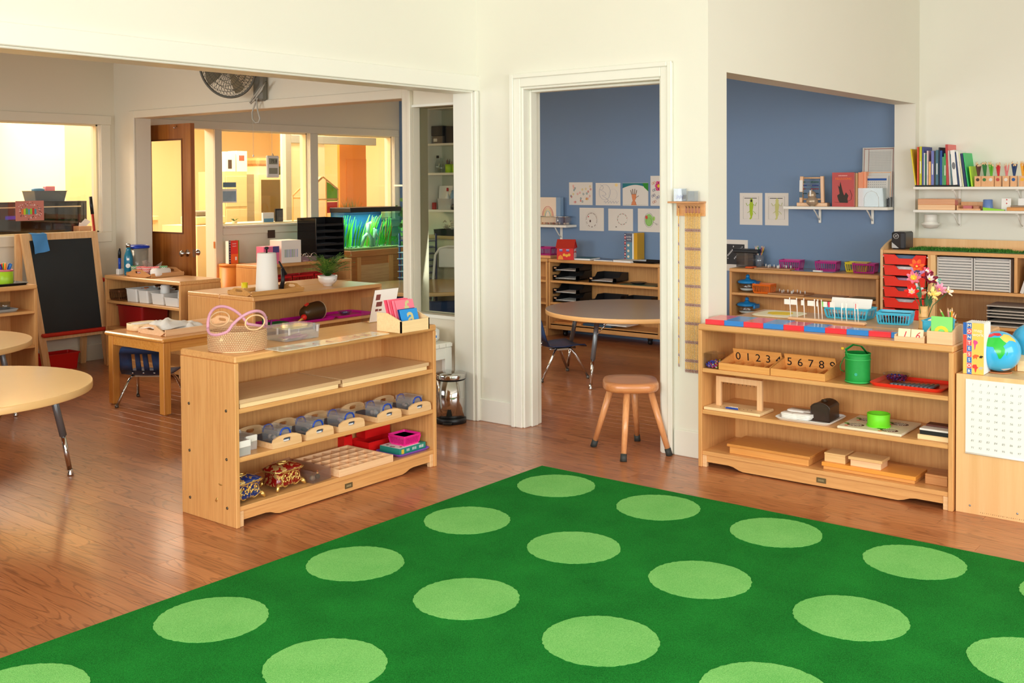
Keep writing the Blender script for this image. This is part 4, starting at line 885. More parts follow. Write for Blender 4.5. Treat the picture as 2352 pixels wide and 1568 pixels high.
CL = M('white_cloth', (242, 238, 230), rough=.9, bump=.4, scale=50)
for i, (x, y, zz, lab) in enumerate(((.02, .03, .0, 'front left of the pile'), (.075, .028, .002, 'front right of the pile'), (.03, .085, .006, 'behind in the pile'), (.09, .09, .004, 'at the back beside the brown box'))):
    rs = random.Random(i); m = MB(); N = 9
    for zk in range(3):
        hh = .006 + zk * .008
        m.srect([(.044, .036, hh - .005), (.047, .039, hh - .001), (.045, .037, hh + .003)], (.045 + rs.uniform(-.004, .004), .04, 0), 20, 5)
    O('folded_cloth', 'folded white cloth on the white tray, %s' % lab, 'cloth', m.rot(rs.uniform(-.15, .15)), CL, lr(.392 + x, .010 + y, SR2 + .005 + zz), R90, 'folded white cloths')
t = T('brown_box', 'dark brown toast shaped box with a ring on the white tray', 'box', lr(.552, .080, SR2 + .004), R90 + .05)
sec = [(0, 0), (.088, 0), (.088, .052)] + [(.044 + .044 * math.cos(a) * 1.06, .055 + .032 * math.sin(a)) for a in [PI * k / 10 for k in range(1, 10)]] + [(0, .052)]
BRN = M('dark_brown', (52, 34, 24), rough=.35, var=.2, scale=30)
part('box_body', MB().prism(sec, .0, .135, 'xz', sm=False), BRN, t); part('rim', MB().tube([(a, -.001, b2) for a, b2 in sec], .003, 6, closed=True), BRN, t)
part('ring_pull', MB().tube([(.044 + .014 * math.cos(a), .06 + .014 * math.sin(a), .089) for a in [2 * PI * k / 20 for k in range(20)]], .0025, 6, closed=True), M('dark_metal', (96, 84, 70), rough=.35, metal=.8), t)
t = T('lacing_board', 'cream wooden strawberry lacing board under the lime green cup', 'board', lr(.702, .012, SR2), R90)
part('board', MB().box(0, .292, 0, .285, 0, .012, b=.004), M('board_cream', (240, 226, 196), rough=.5), t)
for i, (x, y) in enumerate(((.062, .07), (.222, .05), (.07, .20), (.22, .20))):
    m = MB().lathe([(.001, .0121), (.04, .0122), (.001, .0128)], (x, y, 0), 24, 0, True, 1.0, .72); pr_ = part('berry_patch', m, col(92, 46, 30), t)
    h = MB()
    for a in range(-4, 5):
        for b2 in range(-3, 4):
            if (a / 4.4) ** 2 + (b2 / 3.4) ** 2 < .8: h.lathe([(.0027, .0128), (.0024, .0133)], (x + a * .0082, y + b2 * .0082, 0), 6)
    part('lacing_holes', h, col(246, 236, 206), pr_, kind='stuff')
    part('berry_leaf', MB().lathe([(.013, .0121), (.012, .0127)], (x - .045, y + .01, 0), 5), col(90, 160, 50), t); part('berry_flower', MB().lathe([(.011, .0121), (.010, .0126)], (x - .03, y - .035, 0), 5), col(232, 120, 90), t)
LIME = M('lime_fabric', (120, 226, 40), rough=.5, var=.08, scale=30, bump=.15)
t = T('fabric_cup', 'lime green fabric cup standing on the strawberry lacing board', 'fabric cup', lr(.857, .118, SR2 + .012), R90)
part('cup_side', MB().lathe([(.046, 0), (.050, .003), (.049, .03), (.051, .058), (.0475, .060), (.046, .03), (.044, .004), (1e-5, .003)], n=32), LIME, t); part('hem', MB().tube([(.0505 * math.cos(a), .0505 * math.sin(a), .003 + .002 * math.sin(4 * a)) for a in [2 * PI * k / 30 for k in range(30)]], .0035, 6, closed=True), LIME, t)
O('wooden_block', 'pale wooden block under the black and white boxes at the shelf end', 'block', MB().box(0, .135, 0, .12, 0, .022, b=.001), MAP, lr(1.058, .030, SR2), R90)
t = T('small_box', 'small black box with a white lid on the pale wooden block', 'box', lr(1.066, .036, SR2 + .022), R90); part('box_body', MB().box(0, .12, 0, .055, 0, .018, b=.001), BLACK, t); part('lid', MB().box(-.001, .121, -.001, .056, .018, .026, b=.001), WHITE, t)
O('brown_notebook', 'dark brown box lying behind the black and white box', 'box', MB().box(0, .11, 0, .055, 0, .034, b=.001), M('brown_cover', (96, 46, 32), rough=.5), lr(1.075, .095, SR2 + .022), R90)
# bottom shelf
HW = WOOD('honey_wood', (222, 156, 82), (208, 138, 66), 'x', rough=.3, coat=.3); PW2 = WOOD('pale_wood', (236, 196, 138), (226, 182, 122), 'x')
t = T('long_box', 'long honey coloured wooden box with a lid on the bottom shelf', 'wooden box', lr(.142, .028, SR3), R90); lid_box(t, .425, .21, .048, .013, .010, SPW, HW)
t = T('long_box', 'long orange wooden box under two smaller pale boxes', 'wooden box', lr(.622, .034, SR3), R90); lid_box(t, .428, .165, .034, .018, .006, SPW, M('orange_wood', (236, 160, 70), rough=.3, var=.06, scale=12))
t = T('small_box', 'square pale wooden box, left of two on the orange box', 'wooden box', lr(.628, .050, SR3 + .034), R90); lid_box(t, .10, .11, .042, .008, .001, PW2, PW2)
t = T('small_box', 'pale wooden box with an overhanging lid, right of two on the orange box', 'wooden box', lr(.745, .040, SR3 + .034), R90); lid_box(t, .155, .105, .044, .014, .008, SALM, PW2)
t = T('small_box', 'small brown wooden box with dovetail corners at the right end of the bottom shelf', 'wooden box', lr(1.076, .080, SR3), R90); lid_box(t, .095, .12, .045, .01, .0, WOOD('brown_wood', (206, 146, 92), (190, 128, 76), 'x'), None)
# ------------------------------------------------------------------ plywood cabinet with the hundred chart
PLY = WOOD('plywood', (236, 196, 140), (226, 178, 118), 'z', scale=.22, rough=.45, contrast=.9)
PX0, PY1, PH = 4.722, 1.324, .592
t = T('plywood_cabinet', 'low pale plywood cabinet with a hundred chart hung on its face', 'cabinet', (PX0, PY1, 0), R90)
part('front_panel', MB().box(0, 1.2, 0, .018, 0, PH, b=.001), PLY, t); part('top_panel', MB().box(0, 1.2, .018, .42, PH - .02, PH - .001), PLY, t)
part('side_panel', MB().box(0, .018, .018, .42, 0, PH - .02), PLY, t); part('back_panel', MB().box(.018, 1.2, .40, .418, 0, PH - .02), PLY, t)
for x, z in ((.058, .035), (.245, .035)): part('screw', MB().lathe([(.0045, 0), (.004, .0012), (.0015, .0012), (1e-5, .0004)], n=10).rot(PI / 2, 'X').move(x, 0, z), STEEL, t)
m = MB(); rs = random.Random(6)
for k in range(26): m.box(.10 + k * .008, .101 + k * .008 + rs.uniform(0, .002), -.0004, .0, .008 + rs.uniform(0, .004), .014)
part('scuffs', m, col(150, 110, 70), t, kind='stuff')
t = T('hundred_chart', 'white hundred number chart hanging on the plywood cabinet', 'chart', (PX0 - .004, PY1 - .040, .255), R90)
part('sheet', MB().box(0, .36, 0, .0022, 0, .318), M('chart_white', (240, 242, 234), rough=.5), t); part('bottom_rod', MB().tube([(0, 0, .004), (.36, 0, .004)], .0042, 8), WHITE, t)
me = []
for r in range(10):
    for c in range(10):
        me.append(up_text(str(r * 10 + c + 1), .0128, .028 + c * .0305, -.0004, .297 - .0298 * r, M('chart_grey', (96, 98, 98), rough=.6), shear=.2, bold=-.0001))
bm = bmesh.new()
for q in me: bm.from_mesh(q); bpy.data.meshes.remove(q)
q = bpy.data.meshes.new('numbers'); bm.to_mesh(q); bm.free(); q.materials.append(M('chart_grey')); part('numbers', q, None, t, kind='stuff')
t = T('board_book', 'tall yellow board book with a lettered spine standing beside the globe', 'book', (4.742, 1.302, PH), R90)
part('pages', MB().box(.004, .082, .002, .11, 0, .214), PAPER, t)
z = MB()
for k in range(9): z.box(.006 + k * .0084, .010 + k * .0084, .004, .108, .213, .2165)
part('page_edges', z, PAPER, t, kind='stuff')
YEL = M('cover_yellow', (250, 200, 90), rough=.4)
part('cover', MB().box(.036, .083, -.001, .002, 0, .217), YEL, t)
part('side_strip', MB().box(0, .014, -.001, .003, 0, .085, 0).box(0, .014, -.001, .003, .087, .165, 1).box(0, .014, -.001, .003, .167, .217, 2), [YEL, col(226, 70, 50), col(30, 96, 180)], t)
m = MB()
for k in range(10): m.box(.0165, .0335, -.001, .003, .217 - .0242 * (k + 1), .217 - .0242 * k - .0014, k % 2)
sp = part('spine', m, [col(40, 100, 190), col(230, 84, 90)], t)
for k, ch in enumerate('MONTESSOR'): part('letter', up_text(ch, .019, .025, -.0014, .217 - .0242 * (k + .53), WHITE, bold=.0004), None, sp)
cv = part('cover_print', up_text('map', .021, .060, -.0014, .186, WHITE), None, t); part('cover_print', up_text('work', .021, .060, -.0014, .168, WHITE), None, t)
def poly_flat(pts, x, z, s, y=-.0014): return MB().prism([(x + a * s, z + b2 * s) for a, b2 in pts], y, y + .0006, 'xz')
SAM = [(-.3, 1), (.3, .8), (.5, .4), (.1, 0), (-.05, -.9), (-.2, -1), (-.25, 0), (-.45, .5)]; AFR = [(-.5, .9), (.2, 1), (.4, .5), (.65, .3), (.3, -.1), (.2, -.6), (0, -1), (-.15, -.4), (-.2, 0), (-.6, .1), (-.7, .5)]; ANI = [(-.8, .2), (-.2, .7), (.7, .6), (.9, .2), (.4, 0), (.3, -.6), (-.1, -.2), (-.5, -.6)]
part('printed_picture', poly_flat(SAM, .050, .125, .021), col(232, 70, 140), t); part('printed_picture', poly_flat(ANI, .051, .073, .016), col(238, 96, 40), t); part('printed_picture', poly_flat(AFR, .050, .024, .018), col(236, 60, 50), t)
part('printed_picture', poly_flat(ANI, .073, .074, .010), INK, t); part('printed_picture', poly_flat(ANI, .072, .026, .012), col(200, 190, 170), t)
# globes
def globe(label, c, R, conts=True):
    t = T('globe', label, 'globe', (c[0], c[1], PH), 0); C = Vector((0, 0, c[2] - PH))
    part('sphere', MB().ball(C, R, n=48), M('globe_blue', (60, 180, 232), rough=.18, coat=.4), t)
    part('axis', MB().tube([C - Vector((0, 0, R * .98)), C - Vector((.0, 0, R + .012))], .0035, 8), CHROME, t)
    part('stand', MB().lathe([(.052, 0), (.050, .004), (.040, c[2] - PH - R - .014), (.036, c[2] - PH - R - .011)], n=28), M('stand_wood', (214, 130, 78), rough=.4), t)
    f = (Vector((0, 0, EYE)) - Vector(c)).normalized(); r = Vector((0, 0, 1)).cross(f).normalized(); u = f.cross(r)
    if not conts: return t
    def cont(nm, pts, colr):
        bm = bmesh.new(); vs = [bm.verts.new((a / 355, -b2 / 355, 0)) for a, b2 in pts]; fc = bm.faces.new(vs)
        bmesh.ops.triangulate(bm, faces=[fc])
        for _ in range(2): bmesh.ops.subdivide_edges(bm, edges=[e for e in bm.edges if e.calc_length() > .10], cuts=1, use_grid_fill=True); bmesh.ops.triangulate(bm, faces=bm.faces[:])
        for v in bm.verts:
            a, b2 = v.co.x, v.co.y; q = min(.998, a * a + b2 * b2); v.co = C + (r * a + u * b2 + f * math.sqrt(1 - q)).normalized() * (R * 1.006)
        me = bpy.data.meshes.new(nm); bm.to_mesh(me); bm.free(); me.materials.append(M('globe_%d_%d' % (colr[0], colr[1]), colr, rough=.25, coat=.3)); me.polygons.foreach_set('use_smooth', [True] * len(me.polygons))
        part('continent', me, None, t)
    o = (1925, 880); D = lambda *p: [(a - o[0], b2 - o[1]) for a, b2 in p]
    cont('continent', D((1690, 740), (1700, 690), (1760, 655), (1830, 650), (1930, 645), (1990, 700), (2040, 740), (1990, 790), (2020, 850), (2010, 920), (1950, 1010), (1920, 1010), (1890, 930), (1850, 860), (1830, 815), (1740, 810), (1695, 780)), (48, 190, 66))
    cont('continent', D((2060, 880), (2050, 945), (2040, 950), (2048, 895)), (48, 190, 66))
    cont('continent', D((1735, 650), (1760, 600), (1840, 568), (1930, 566), (1970, 606), (1900, 620), (1850, 612), (1800, 640)), (220, 40, 56))
    cont('continent', D((1935, 640), (1980, 605), (1992, 580), (2080, 595), (2170, 670), (2185, 712), (2130, 690), (2080, 690), (2040, 730), (1990, 700)), (248, 206, 96))
    cont('continent', D((1598, 985), (1578, 870), (1606, 950), (1655, 1055), (1690, 1100), (1645, 1075)), (244, 120, 96))
    cont('continent', D((1950, 1188), (2110, 1160), (2080, 1186), (2000, 1208)), (236, 240, 240))
    return t
gc = at_x(2295, 806.7, 4.865); globe('small painted globe showing a green Africa, on the plywood cabinet', gc, .0865)
gc = at_x(2372, 789, 5.06); globe('second blue globe cut by the picture edge behind the first globe', gc, .088, False)
O('wedge_board', 'orange wooden wedge standing behind the small globe', 'wooden wedge', MB().prism([(0, 0), (.16, 0), (.16, .12), (0, .095)], 0, .012, 'xz'), HW, (4.99, 1.285, PH), R90 - .4)
O('paper_sheets', 'loose white paper sheets at the back of the plywood cabinet top', 'paper', MB().box(0, .2, 0, .14, 0, .003).xf(Matrix.Rotation(.3, 4, 'X')), PAPER, (4.93, 1.10, PH + .03), R90 + .4)
O('wooden_ramp', 'pale wooden ramp under the loose sheets beside the globe', 'wooden ramp', MB().prism([(0, 0), (.16, 0), (.16, .095), (0, .045)], 0, .25, 'yz'), MAP, (4.93, 1.13, PH), R90)
# ------------------------------------------------------------------ drawer unit below the wall shelves
UX, UY = 7.66, 2.676
t = T('drawer_unit', 'tall beech storage unit with red drawers along the right wall', 'storage unit', (UX, UY, 0), R90)
UW = 1.75
arc = [(0, 0), (.385, 0), (.385, 1.0)] + [(.385 - .37 * q, 1.0 - .075 * (q ** 1.8)) for q in (.1, .25, .4, .55, .7, .85, 1)] + [(0, .915)]
part('side_panel', MB().prism(arc[::-1], 0, .018, 'yz'), WOOD('ply_side', (240, 204, 152), (230, 188, 132), 'z'), t); part('side_panel', MB().prism(arc[::-1], UW - .018, UW, 'yz'), WZ, t)
part('top_board', MB().box(.018, UW - .018, .004, .37, .890, .915, b=.002), WX, t); part('back_rail', MB().box(.018, UW - .018, .37, .385, .915, .985), PLY, t); part('back_panel', MB().box(.018, UW - .018, .373, .385, .05, .890), WOOD('back_wood', (206, 160, 104), (190, 140, 84), 'z'), t)
part('divider', MB().box(.330, .350, .006, .372, .05, .890), WZ, t); part('divider', MB().box(.350, .382, .006, .05, .05, .890), M('light_edge', (238, 196, 134), rough=.4), t)
part('divider', MB().box(.895, .915, .006, .372, .655, .890), WZ, t)
part('shelf_board', MB().box(.350, UW - .018, .006, .372, .630, .652, b=.002), WX, t); part('shelf_board', MB().box(.350, UW - .018, .006, .372, .395, .415, b=.002), WX, t); part('plinth', MB().box(.018, UW - .018, .02, .372, .0, .05), WX, t)
DRD = M('drawer_red', (240, 50, 30), rough=.3)
for k in range(7):
    zt = .880 - k * .0775
    d = T('drawer', None, None); d.parent = t; d.location = (.026, .0, zt - .066)
    w = .300; fr = [(.012, 0), (w - .012, 0), (w - .004, .058), (w, .060), (w, .070), (w * .76, .070), (w * .68, .044), (w * .36, .044), (w * .27, .070), (0, .070), (0, .060), (.004, .058)]
    part('drawer_front', MB().prism(fr, -.012, -.006, 'xz').box(.0, w * .27, -.020, -.006, .060, .068).box(w * .76, w, -.020, -.006, .060, .068).box(w * .34, w * .70, -.018, -.006, .038, .044), DRD, d)
    part('drawer_body', MB().box(.014, w - .014, -.006, .34, 0, .003).box(.010, .014, -.006, .34, 0, .06).box(w - .014, w - .010, -.006, .34, 0, .06), DRD, d)
    for x in (-.008, w): part('runner', MB().box(x, x + .008, .0, .35, .052, .060), WHITE, t, loc=(.026, 0, zt - .066))
    if k in (0, 1, 2, 3, 4):
        cc = ((96, 120, 150), (240, 240, 236), (190, 150, 180), (120, 100, 110), (206, 206, 206))[k]
        O('drawer_papers', ('blue folders and papers', 'white paper bundle', 'mauve craft papers', 'dark craft pieces', 'crumpled silver paper')[k] + ' in the red drawer, %s from the top' % ('first', 'second', 'third', 'fourth', 'fifth')[k], 'papers',
          MB().srect([(.115, .14, 0), (.12, .145, .03), (.11, .13, .060 - .004 * (k % 3))], (.12, .15, 0), 20, 8), M('papers_%d' % k, cc, rough=.7, var=.25 if k else .1, scale=60, bump=.5), (UX + .006, UY - .026 - .032, zt - .062), R90)
for i, (x0, lab) in enumerate(((.388, 'left'), (.632, 'right'))):
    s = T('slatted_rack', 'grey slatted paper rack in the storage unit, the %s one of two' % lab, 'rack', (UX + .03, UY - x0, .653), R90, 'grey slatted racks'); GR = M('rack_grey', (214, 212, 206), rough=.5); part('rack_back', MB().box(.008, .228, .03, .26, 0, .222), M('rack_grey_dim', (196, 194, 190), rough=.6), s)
    for x in (0, .228): part('rack_side', MB().box(x, x + .008, 0, .28, 0, .222), GR, s)
    for k in range(11): part('slat', MB().box(.008, .228, .0, .03, .002 + k * .0195, .016 + k * .0195, b=.002), GR, s)
for i, (x, a) in enumerate(((.925, .30), (.965, .33), (1.005, .36))): O('grey_board', 'grey board leaning in the storage unit, %s of three' % ('first', 'second', 'third')[i], 'board', MB().box(0, .022, 0, .25, 0, .20).rot(a, 'Y'), GR, (UX + .03, UY - x, .655), R90, 'leaning grey boards')
s = T('tray_stack', 'stack of grey edged black paper trays in the lower bay', 'tray stack', (UX + .03, UY - .715, .416), R90)
for k, zz in enumerate((.0, .030, .062, .083, .103, .135)): part('tray', MB().box(0, .34, 0, .27, zz, zz + .008, b=.001), M('tray_edge', (196, 188, 176), rough=.5), s)
for x in (.004, .32): part('support', MB().box(x, x + .012, .01, .26, .008, .135), BLACK, s)
t = T('turf_mat', 'strip of artificial grass on top of the red drawer unit', 'grass mat', (UX + .03, UY - .20, .915), R90)
part('backing', MB().box(0, .62, 0, .23, 0, .006).box(.62, 1.3, 0, .10, 0, .006), col(40, 90, 30), t)
m = MB(); rs = random.Random(15)
for k in range(5200):
    if k < 3800: x, y = rs.uniform(-.005, .63), rs.uniform(-.006, .235)
    else: x, y = rs.uniform(.62, 1.25), rs.uniform(-.006, .10)
    a = rs.uniform(0, 2 * PI); h = rs.uniform(.014, .026); dx, dy = .0022 * math.cos(a), .0022 * math.sin(a); lx, ly = rs.uniform(-.008, .008), rs.uniform(-.008, .008)
    m.add([(x - dx, y - dy, .004), (x + dx, y + dy, .004), (x + lx, y + ly, h)], [(0, 1, 2)], k % 2)
part('grass_blades', m, [M('turf_a', (70, 140, 40), rough=.7), M('turf_b', (44, 104, 26), rough=.7)], t, kind='stuff')
t = T('projector', 'small black projector with a round slashed emblem at the unit corner', 'projector', (UX + .10, UY - .045, .915), R90)
part('housing', MB().box(0, .10, 0, .18, 0, .125, b=.010), M('projector_black', (46, 46, 50), rough=.3), t)
part('front_face', MB().box(.003, .066, -.003, .001, .006, .118, b=.002), M('projector_front', (36, 32, 32), rough=.15, coat=.6), t)
part('emblem', MB().tube([(.034 + .018 * math.cos(a), -.0035, .094 + .018 * math.sin(a)) for a in [2 * PI * k / 24 for k in range(24)]], .0018, 6, closed=True).tube([(.024, -.0035, .082), (.031, -.0035, .104)], .0016, 6).tube([(.031, -.0035, .086), (.037, -.0035, .103)], .0016, 6).tube([(.037, -.0035, .083), (.044, -.0035, .104)], .0016, 6), M('emblem_silver', (206, 206, 206), rough=.3, metal=.5), t, 'silver round emblem')
part('corner_decal', MB().prism([(.004, .008), (.055, .008), (.004, .050)], -.0036, -.003, 'xz'), col(190, 190, 188), t)
O('craft_item', 'small red and white plastic craft pieces on the right end of the unit top', 'toy', MB().box(0, .06, 0, .05, 0, .03, 0, b=.004).box(.07, .12, 0, .04, 0, .02, 1, b=.004).box(.075, .11, .01, .03, .02, .028, 0), [col(220, 60, 70), WHITE], (UX + .20, UY - .93, .915), R90)
# ------------------------------------------------------------------ white wall shelves on the right wall
WSX = 7.94; WSY = 2.536
SHW = M('shelf_white', (240, 238, 228), rough=.4)
for z, lab in ((1.364, 'upper white wall shelf holding a row of books and pencils'), (1.196, 'lower white wall shelf holding wooden boxes and a blue cup')):
    t = T('wall_shelf', lab, 'shelf', (WSX, WSY, z), R90); part('plank', MB().box(0, 1.9, 0, XB - WSX - .002, -.019, 0, b=.002), SHW, t)
    for x in (.262, .69, 1.25):
        part('bracket', MB().box(x, x + .018, .195, .208, -.125, -.019, b=.002).box(x, x + .018, .03, .195, -.027, -.019).tube([(x + .009, .20, -.115), (x + .009, .15, -.095), (x + .009, .10, -.060), (x + .009, .06, -.03)], .005, 6), SHW, t)
def bx(zx): return (zx - 250) / 2315
BK = [ # left zoom px, spine width px, top px, lean, spine colour, cover colour, depth, name
 (272, 20, 205, -.13, (236, 214, 40), (206, 190, 50), .20, 'bright yellow book leaning outward at the left end'), (306, 30, 178, 0, (226, 84, 46), (226, 84, 46), .21, 'orange red book beside the leaning yellow one'), (345, 42, 172, 0, (206, 206, 50), (190, 190, 60), .21, 'lime yellow book beside the orange red one'),
 (392, 22, 178, 0, (70, 84, 160), (74, 84, 160), .215, 'tall violet blue book rising behind low spines'), (418, 18, 272, 0, (232, 234, 226), (220, 226, 214), .19, 'thin white book next to the violet blue one'), (440, 24, 300, 0, (30, 110, 90), (40, 120, 80), .19, 'thin dark teal book left of the tan booklet'), (466, 26, 240, 0, (226, 206, 204), (200, 160, 170), .20, 'pinkish white book behind the tan booklet'),
 (498, 38, 408, 0, (236, 180, 110), (236, 180, 110), .12, 'short tan booklet'), (540, 46, 242, .0, (116, 122, 190), (140, 120, 180), .20, 'lilac blue book right of the tan booklet'), (590, 22, 246, 0, (60, 70, 64), (60, 70, 64), .20, 'thin charcoal book'), (614, 42, 232, 0, (70, 116, 136), (60, 110, 130), .20, 'grey blue book'),
 (658, 20, 192, 0, (34, 50, 66), (30, 44, 58), .215, 'tall dark navy book'), (682, 34, 242, 0, (30, 80, 160), (40, 84, 150), .20, 'royal blue book'), (718, 26, 340, 0, (96, 160, 120), (90, 150, 110), .17, 'pale green small book'), (746, 36, 286, 0, (70, 170, 90), (80, 170, 90), .18, 'leaf green book left of the tall red one'),
 (786, 44, 150, -.03, (190, 66, 62), (232, 116, 112), .22, 'tall red and pink book, the highest of the row'), (834, 26, 244, -.05, (206, 206, 198), (206, 206, 198), .20, 'light grey book leaning on the red one'), (864, 20, 300, -.05, (96, 130, 140), (90, 120, 130), .19, 'thin slate book'), (894, 74, 240, -.09, (242, 242, 238), (240, 240, 238), .21, 'thick white folder with a grey picture'),
 (974, 20, 270, -.10, (40, 64, 110), (40, 64, 110), .20, 'thin dark blue book right of the white folder'), (1002, 36, 256, -.11, (240, 238, 226), (240, 240, 230), .20, 'cream white book'), (1044, 22, 286, -.12, (228, 232, 190), (228, 232, 190), .19, 'pale lemon booklet'), (1076, 40, 290, -.13, (30, 50, 96), (30, 50, 96), .20, 'dark navy book leaning at the right'),
 (1124, 20, 282, -.14, (60, 196, 110), (62, 200, 112), .21, 'flat green folder at the right end of the books'), (1180, 26, 490, -.12, (176, 226, 40), (170, 220, 40), .15, 'lime green booklet curled in front of the green folder')]
for i, (x, wpx, top, ln, c1, c2, d, nm) in enumerate(BK):
    h = (800 - top) / 2142; w = wpx / 2315 * .94
    t = T('book', '%s on the upper white wall shelf' % nm, 'book', (WSX + .012, WSY - bx(x), 1.3645 + (.012 if i < 19 else 0)), R90, 'books on the upper wall shelf'); h -= (.012 if i < 19 else 0)
    cv = MB().box(0, w, 0, .002, 0, h, b=.0006).box(0, .0016, .002, d, 0, h).box(w - .0016, w, .002, d, 0, h, 1); pg = MB().box(.0016, w - .0016, .002, d - .003, .003, h - .003)
    part('cover', cv.rot(ln, 'Y'), [M('book_%d' % i, c1, rough=.4, var=.25 if i % 3 else .05, scale=25), M('bookc_%d' % i, c2, rough=.4)], t); part('pages', pg.rot(ln, 'Y'), PAPER, t)
    if i in (2, 6, 8, 10, 14): part('spine_print', MB().box(w * .3, w * .7, -.0006, 0, h * .30, h * .62), [col(240, 240, 230), col(240, 220, 90)][i % 2], t)
    if i == 18: part('picture', MB().lathe([(.026, 0), (.026, .001)], n=20, ex=.45).rot(PI / 2, 'X').move(w * .52, -.0002, h * .55).rot(ln, 'Y'), col(120, 122, 124), t)
O('book_tray', 'thin black tray under the books on the upper white wall shelf', 'tray', MB().box(0, .31, 0, .19, 0, .010, b=.002), BLACK, (WSX + .006, WSY - .012, 1.3645), R90)
HL = [(1228, (78, 50, 36), (92, 56, 40), 'dark brown'), (1330, (60, 120, 50), (36, 120, 50), 'dark green'), (1428, (226, 222, 214), (96, 180, 40), 'light green'), (1536, (196, 70, 62), (206, 40, 44), 'red'), (1658, (228, 222, 212), (110, 110, 106), 'grey'), (1772, (26, 84, 150), (30, 60, 110), 'navy blue'), (1902, (240, 180, 40), (240, 170, 40), 'golden yellow')]
HOL = WOOD('holder_wood', (230, 178, 126), (220, 162, 108), 'z')
for i, (x, dot, pc, nm) in enumerate(HL):
    w = .042; X0 = bx(x); h = .074
    t = T('pencil_holder', 'small wooden pencil holder with %s pencils on the upper wall shelf' % nm, 'pencil holder', (WSX + .018, WSY - X0, 1.3645), R90, 'wooden pencil holders')
    part('block_walls', MB().box(0, w, 0, .004, 0, h).box(0, w, .038, .042, 0, h).box(0, .004, .004, .038, 0, h).box(w - .004, w, .004, .038, 0, h).box(.004, w - .004, .004, .038, 0, .004), HOL, t)
    part('dot', MB().lathe([(.0118, 0), (.0115, .0008)], n=18).rot(PI / 2, 'X').move(w / 2, 0, h * .66), col(*dot), t)
    rs = random.Random(i + 40)
    for k in range(10 if i != 4 else 6):
        c = pc if not (i == 4 and k > 2) else (230, 130, 130)
        tt = T('pencil', '%s pencil standing in the holder with the %s' % (('pink' if c[0] == 230 and i == 4 else nm), ('pale dot and light green pencils', 'brown dot', 'green dot', 'pale dot and grey pencils', 'red dot', 'blue dot', 'yellow dot')[{0: 1, 1: 2, 2: 0, 3: 4, 4: 3, 5: 5, 6: 6}[i]]), 'pencil', (WSX + .018, WSY - X0, 1.3645 + .005), R90, '%s pencils in their holder' % nm)
        L = rs.uniform(.155, .178) if not (i == 4 and k < 3) else .125
        a, b2 = rs.uniform(-.16, .16), rs.uniform(-.10, .10); m = pencil_mb(L, .0042, .02)
        m.rot(a, 'Y').rot(b2, 'X').move(w / 2 - a * .05, .021 + b2 * .05, 0); part('shaft', m, [col(*c), PENCILW, col(*c)], tt)
# lower wall shelf
z = 1.1965; f = lambda zx: WSY - bx(zx)
t = T('wooden_box', 'stepped wooden box at the left end of the lower white wall shelf', 'wooden box', (WSX + .016, f(316), z), R90); lid_box(t, .262, .16, .08, .042, .0, SALM, WOOD('lid_salmon', (226, 168, 124), (214, 152, 106), 'x'), .003)
O('acrylic_box', 'small clear box of red pieces on the stepped wooden box', 'box', MB().box(0, .078, 0, .05, 0, .036, 0).box(.01, .05, -.0006, .04, .004, .03, 1), [CLEAR('rosy_acrylic', (250, 190, 190), gloss=.15, body=.3, bodycol=(226, 150, 150)), col(214, 40, 40)], (WSX + .02, f(756), z + .035), R90)
t = T('wooden_tray', 'open wooden tray of pink pieces on the lower wall shelf', 'tray', (WSX + .016, f(950), z), R90)
part('tray_side', MB().box(0, .16, .11, .116, 0, .058), HOL, t); part('tray_side', MB().box(0, .012, 0, .11, 0, .034), HOL, t); part('tray_side', MB().box(.012, .16, 0, .006, 0, .012), HOL, t); part('tray_floor', MB().box(.012, .16, .006, .11, 0, .004), HOL, t)
for i, (x, c, lab) in enumerate(((1040, (240, 150, 160), 'larger pink box in the open wooden tray'), (1200, (214, 150, 110), 'small tan box in the open wooden tray'))): O('acrylic_box', lab + ' on the wall shelf', 'box', MB().box(0, .06 - .02 * i, 0, .05, 0, .028, b=.003), CLEAR('pinkish_%d' % i, (250, 200, 200), body=.55, bodycol=c, gloss=.15), (WSX + .03, f(x), z + .0045), R90)
O('blue_cup', 'blue enamel cup upside down on the lower white wall shelf', 'cup', MB().lathe([(.036, 0), (.036, .004), (.0315, .074), (.028, .077), (1e-5, .077)], n=28), M('cup_blue', (104, 136, 196), rough=.25, coat=.3), (WSX + .06, f(1412), z))
O('green_block', 'lime green wedge lying in front of the blue cup', 'block', MB().prism([(0, 0), (.14, 0), (.14, .006), (0, .022)], 0, .03, 'xz'), col(150, 216, 50), (WSX + .012, f(1362), z), R90)
t = T('playing_card', 'white card with two red diamonds standing on the lower wall shelf', 'card', (WSX + .06, f(1618), z), R90); part('board', MB().box(0, .062, 0, .002, 0, .085).rot(-.1, 'X'), PAPER, t)
for zz in (.05, .076): part('diamond_mark', MB().prism([(.034, zz - .006), (.039, zz), (.034, zz + .006), (.029, zz)], -.0012, -.0004, 'xz').rot(-.1, 'X'), col(214, 40, 40), t)
O('book_tray', 'orange wooden tray at the right of the lower wall shelf', 'tray', MB().box(0, .20, 0, .14, 0, .024, b=.002).box(.02, .2, .02, .12, .024, .036, 1, b=.002), [HW, col(150, 130, 110)], (WSX + .012, f(1726), z), R90)
O('white_card', 'plain white card leaning at the right end of the lower wall shelf', 'card', MB().box(0, .09, 0, .002, 0, .085).rot(-.08, 'X'), PAPER, (WSX + .09, f(1852), z), R90)
t = T('wall_lamp', 'white round emergency lamp on the wall under the lower shelf', 'lamp', (XB - .085, WSY - .088, 1.09), R90)
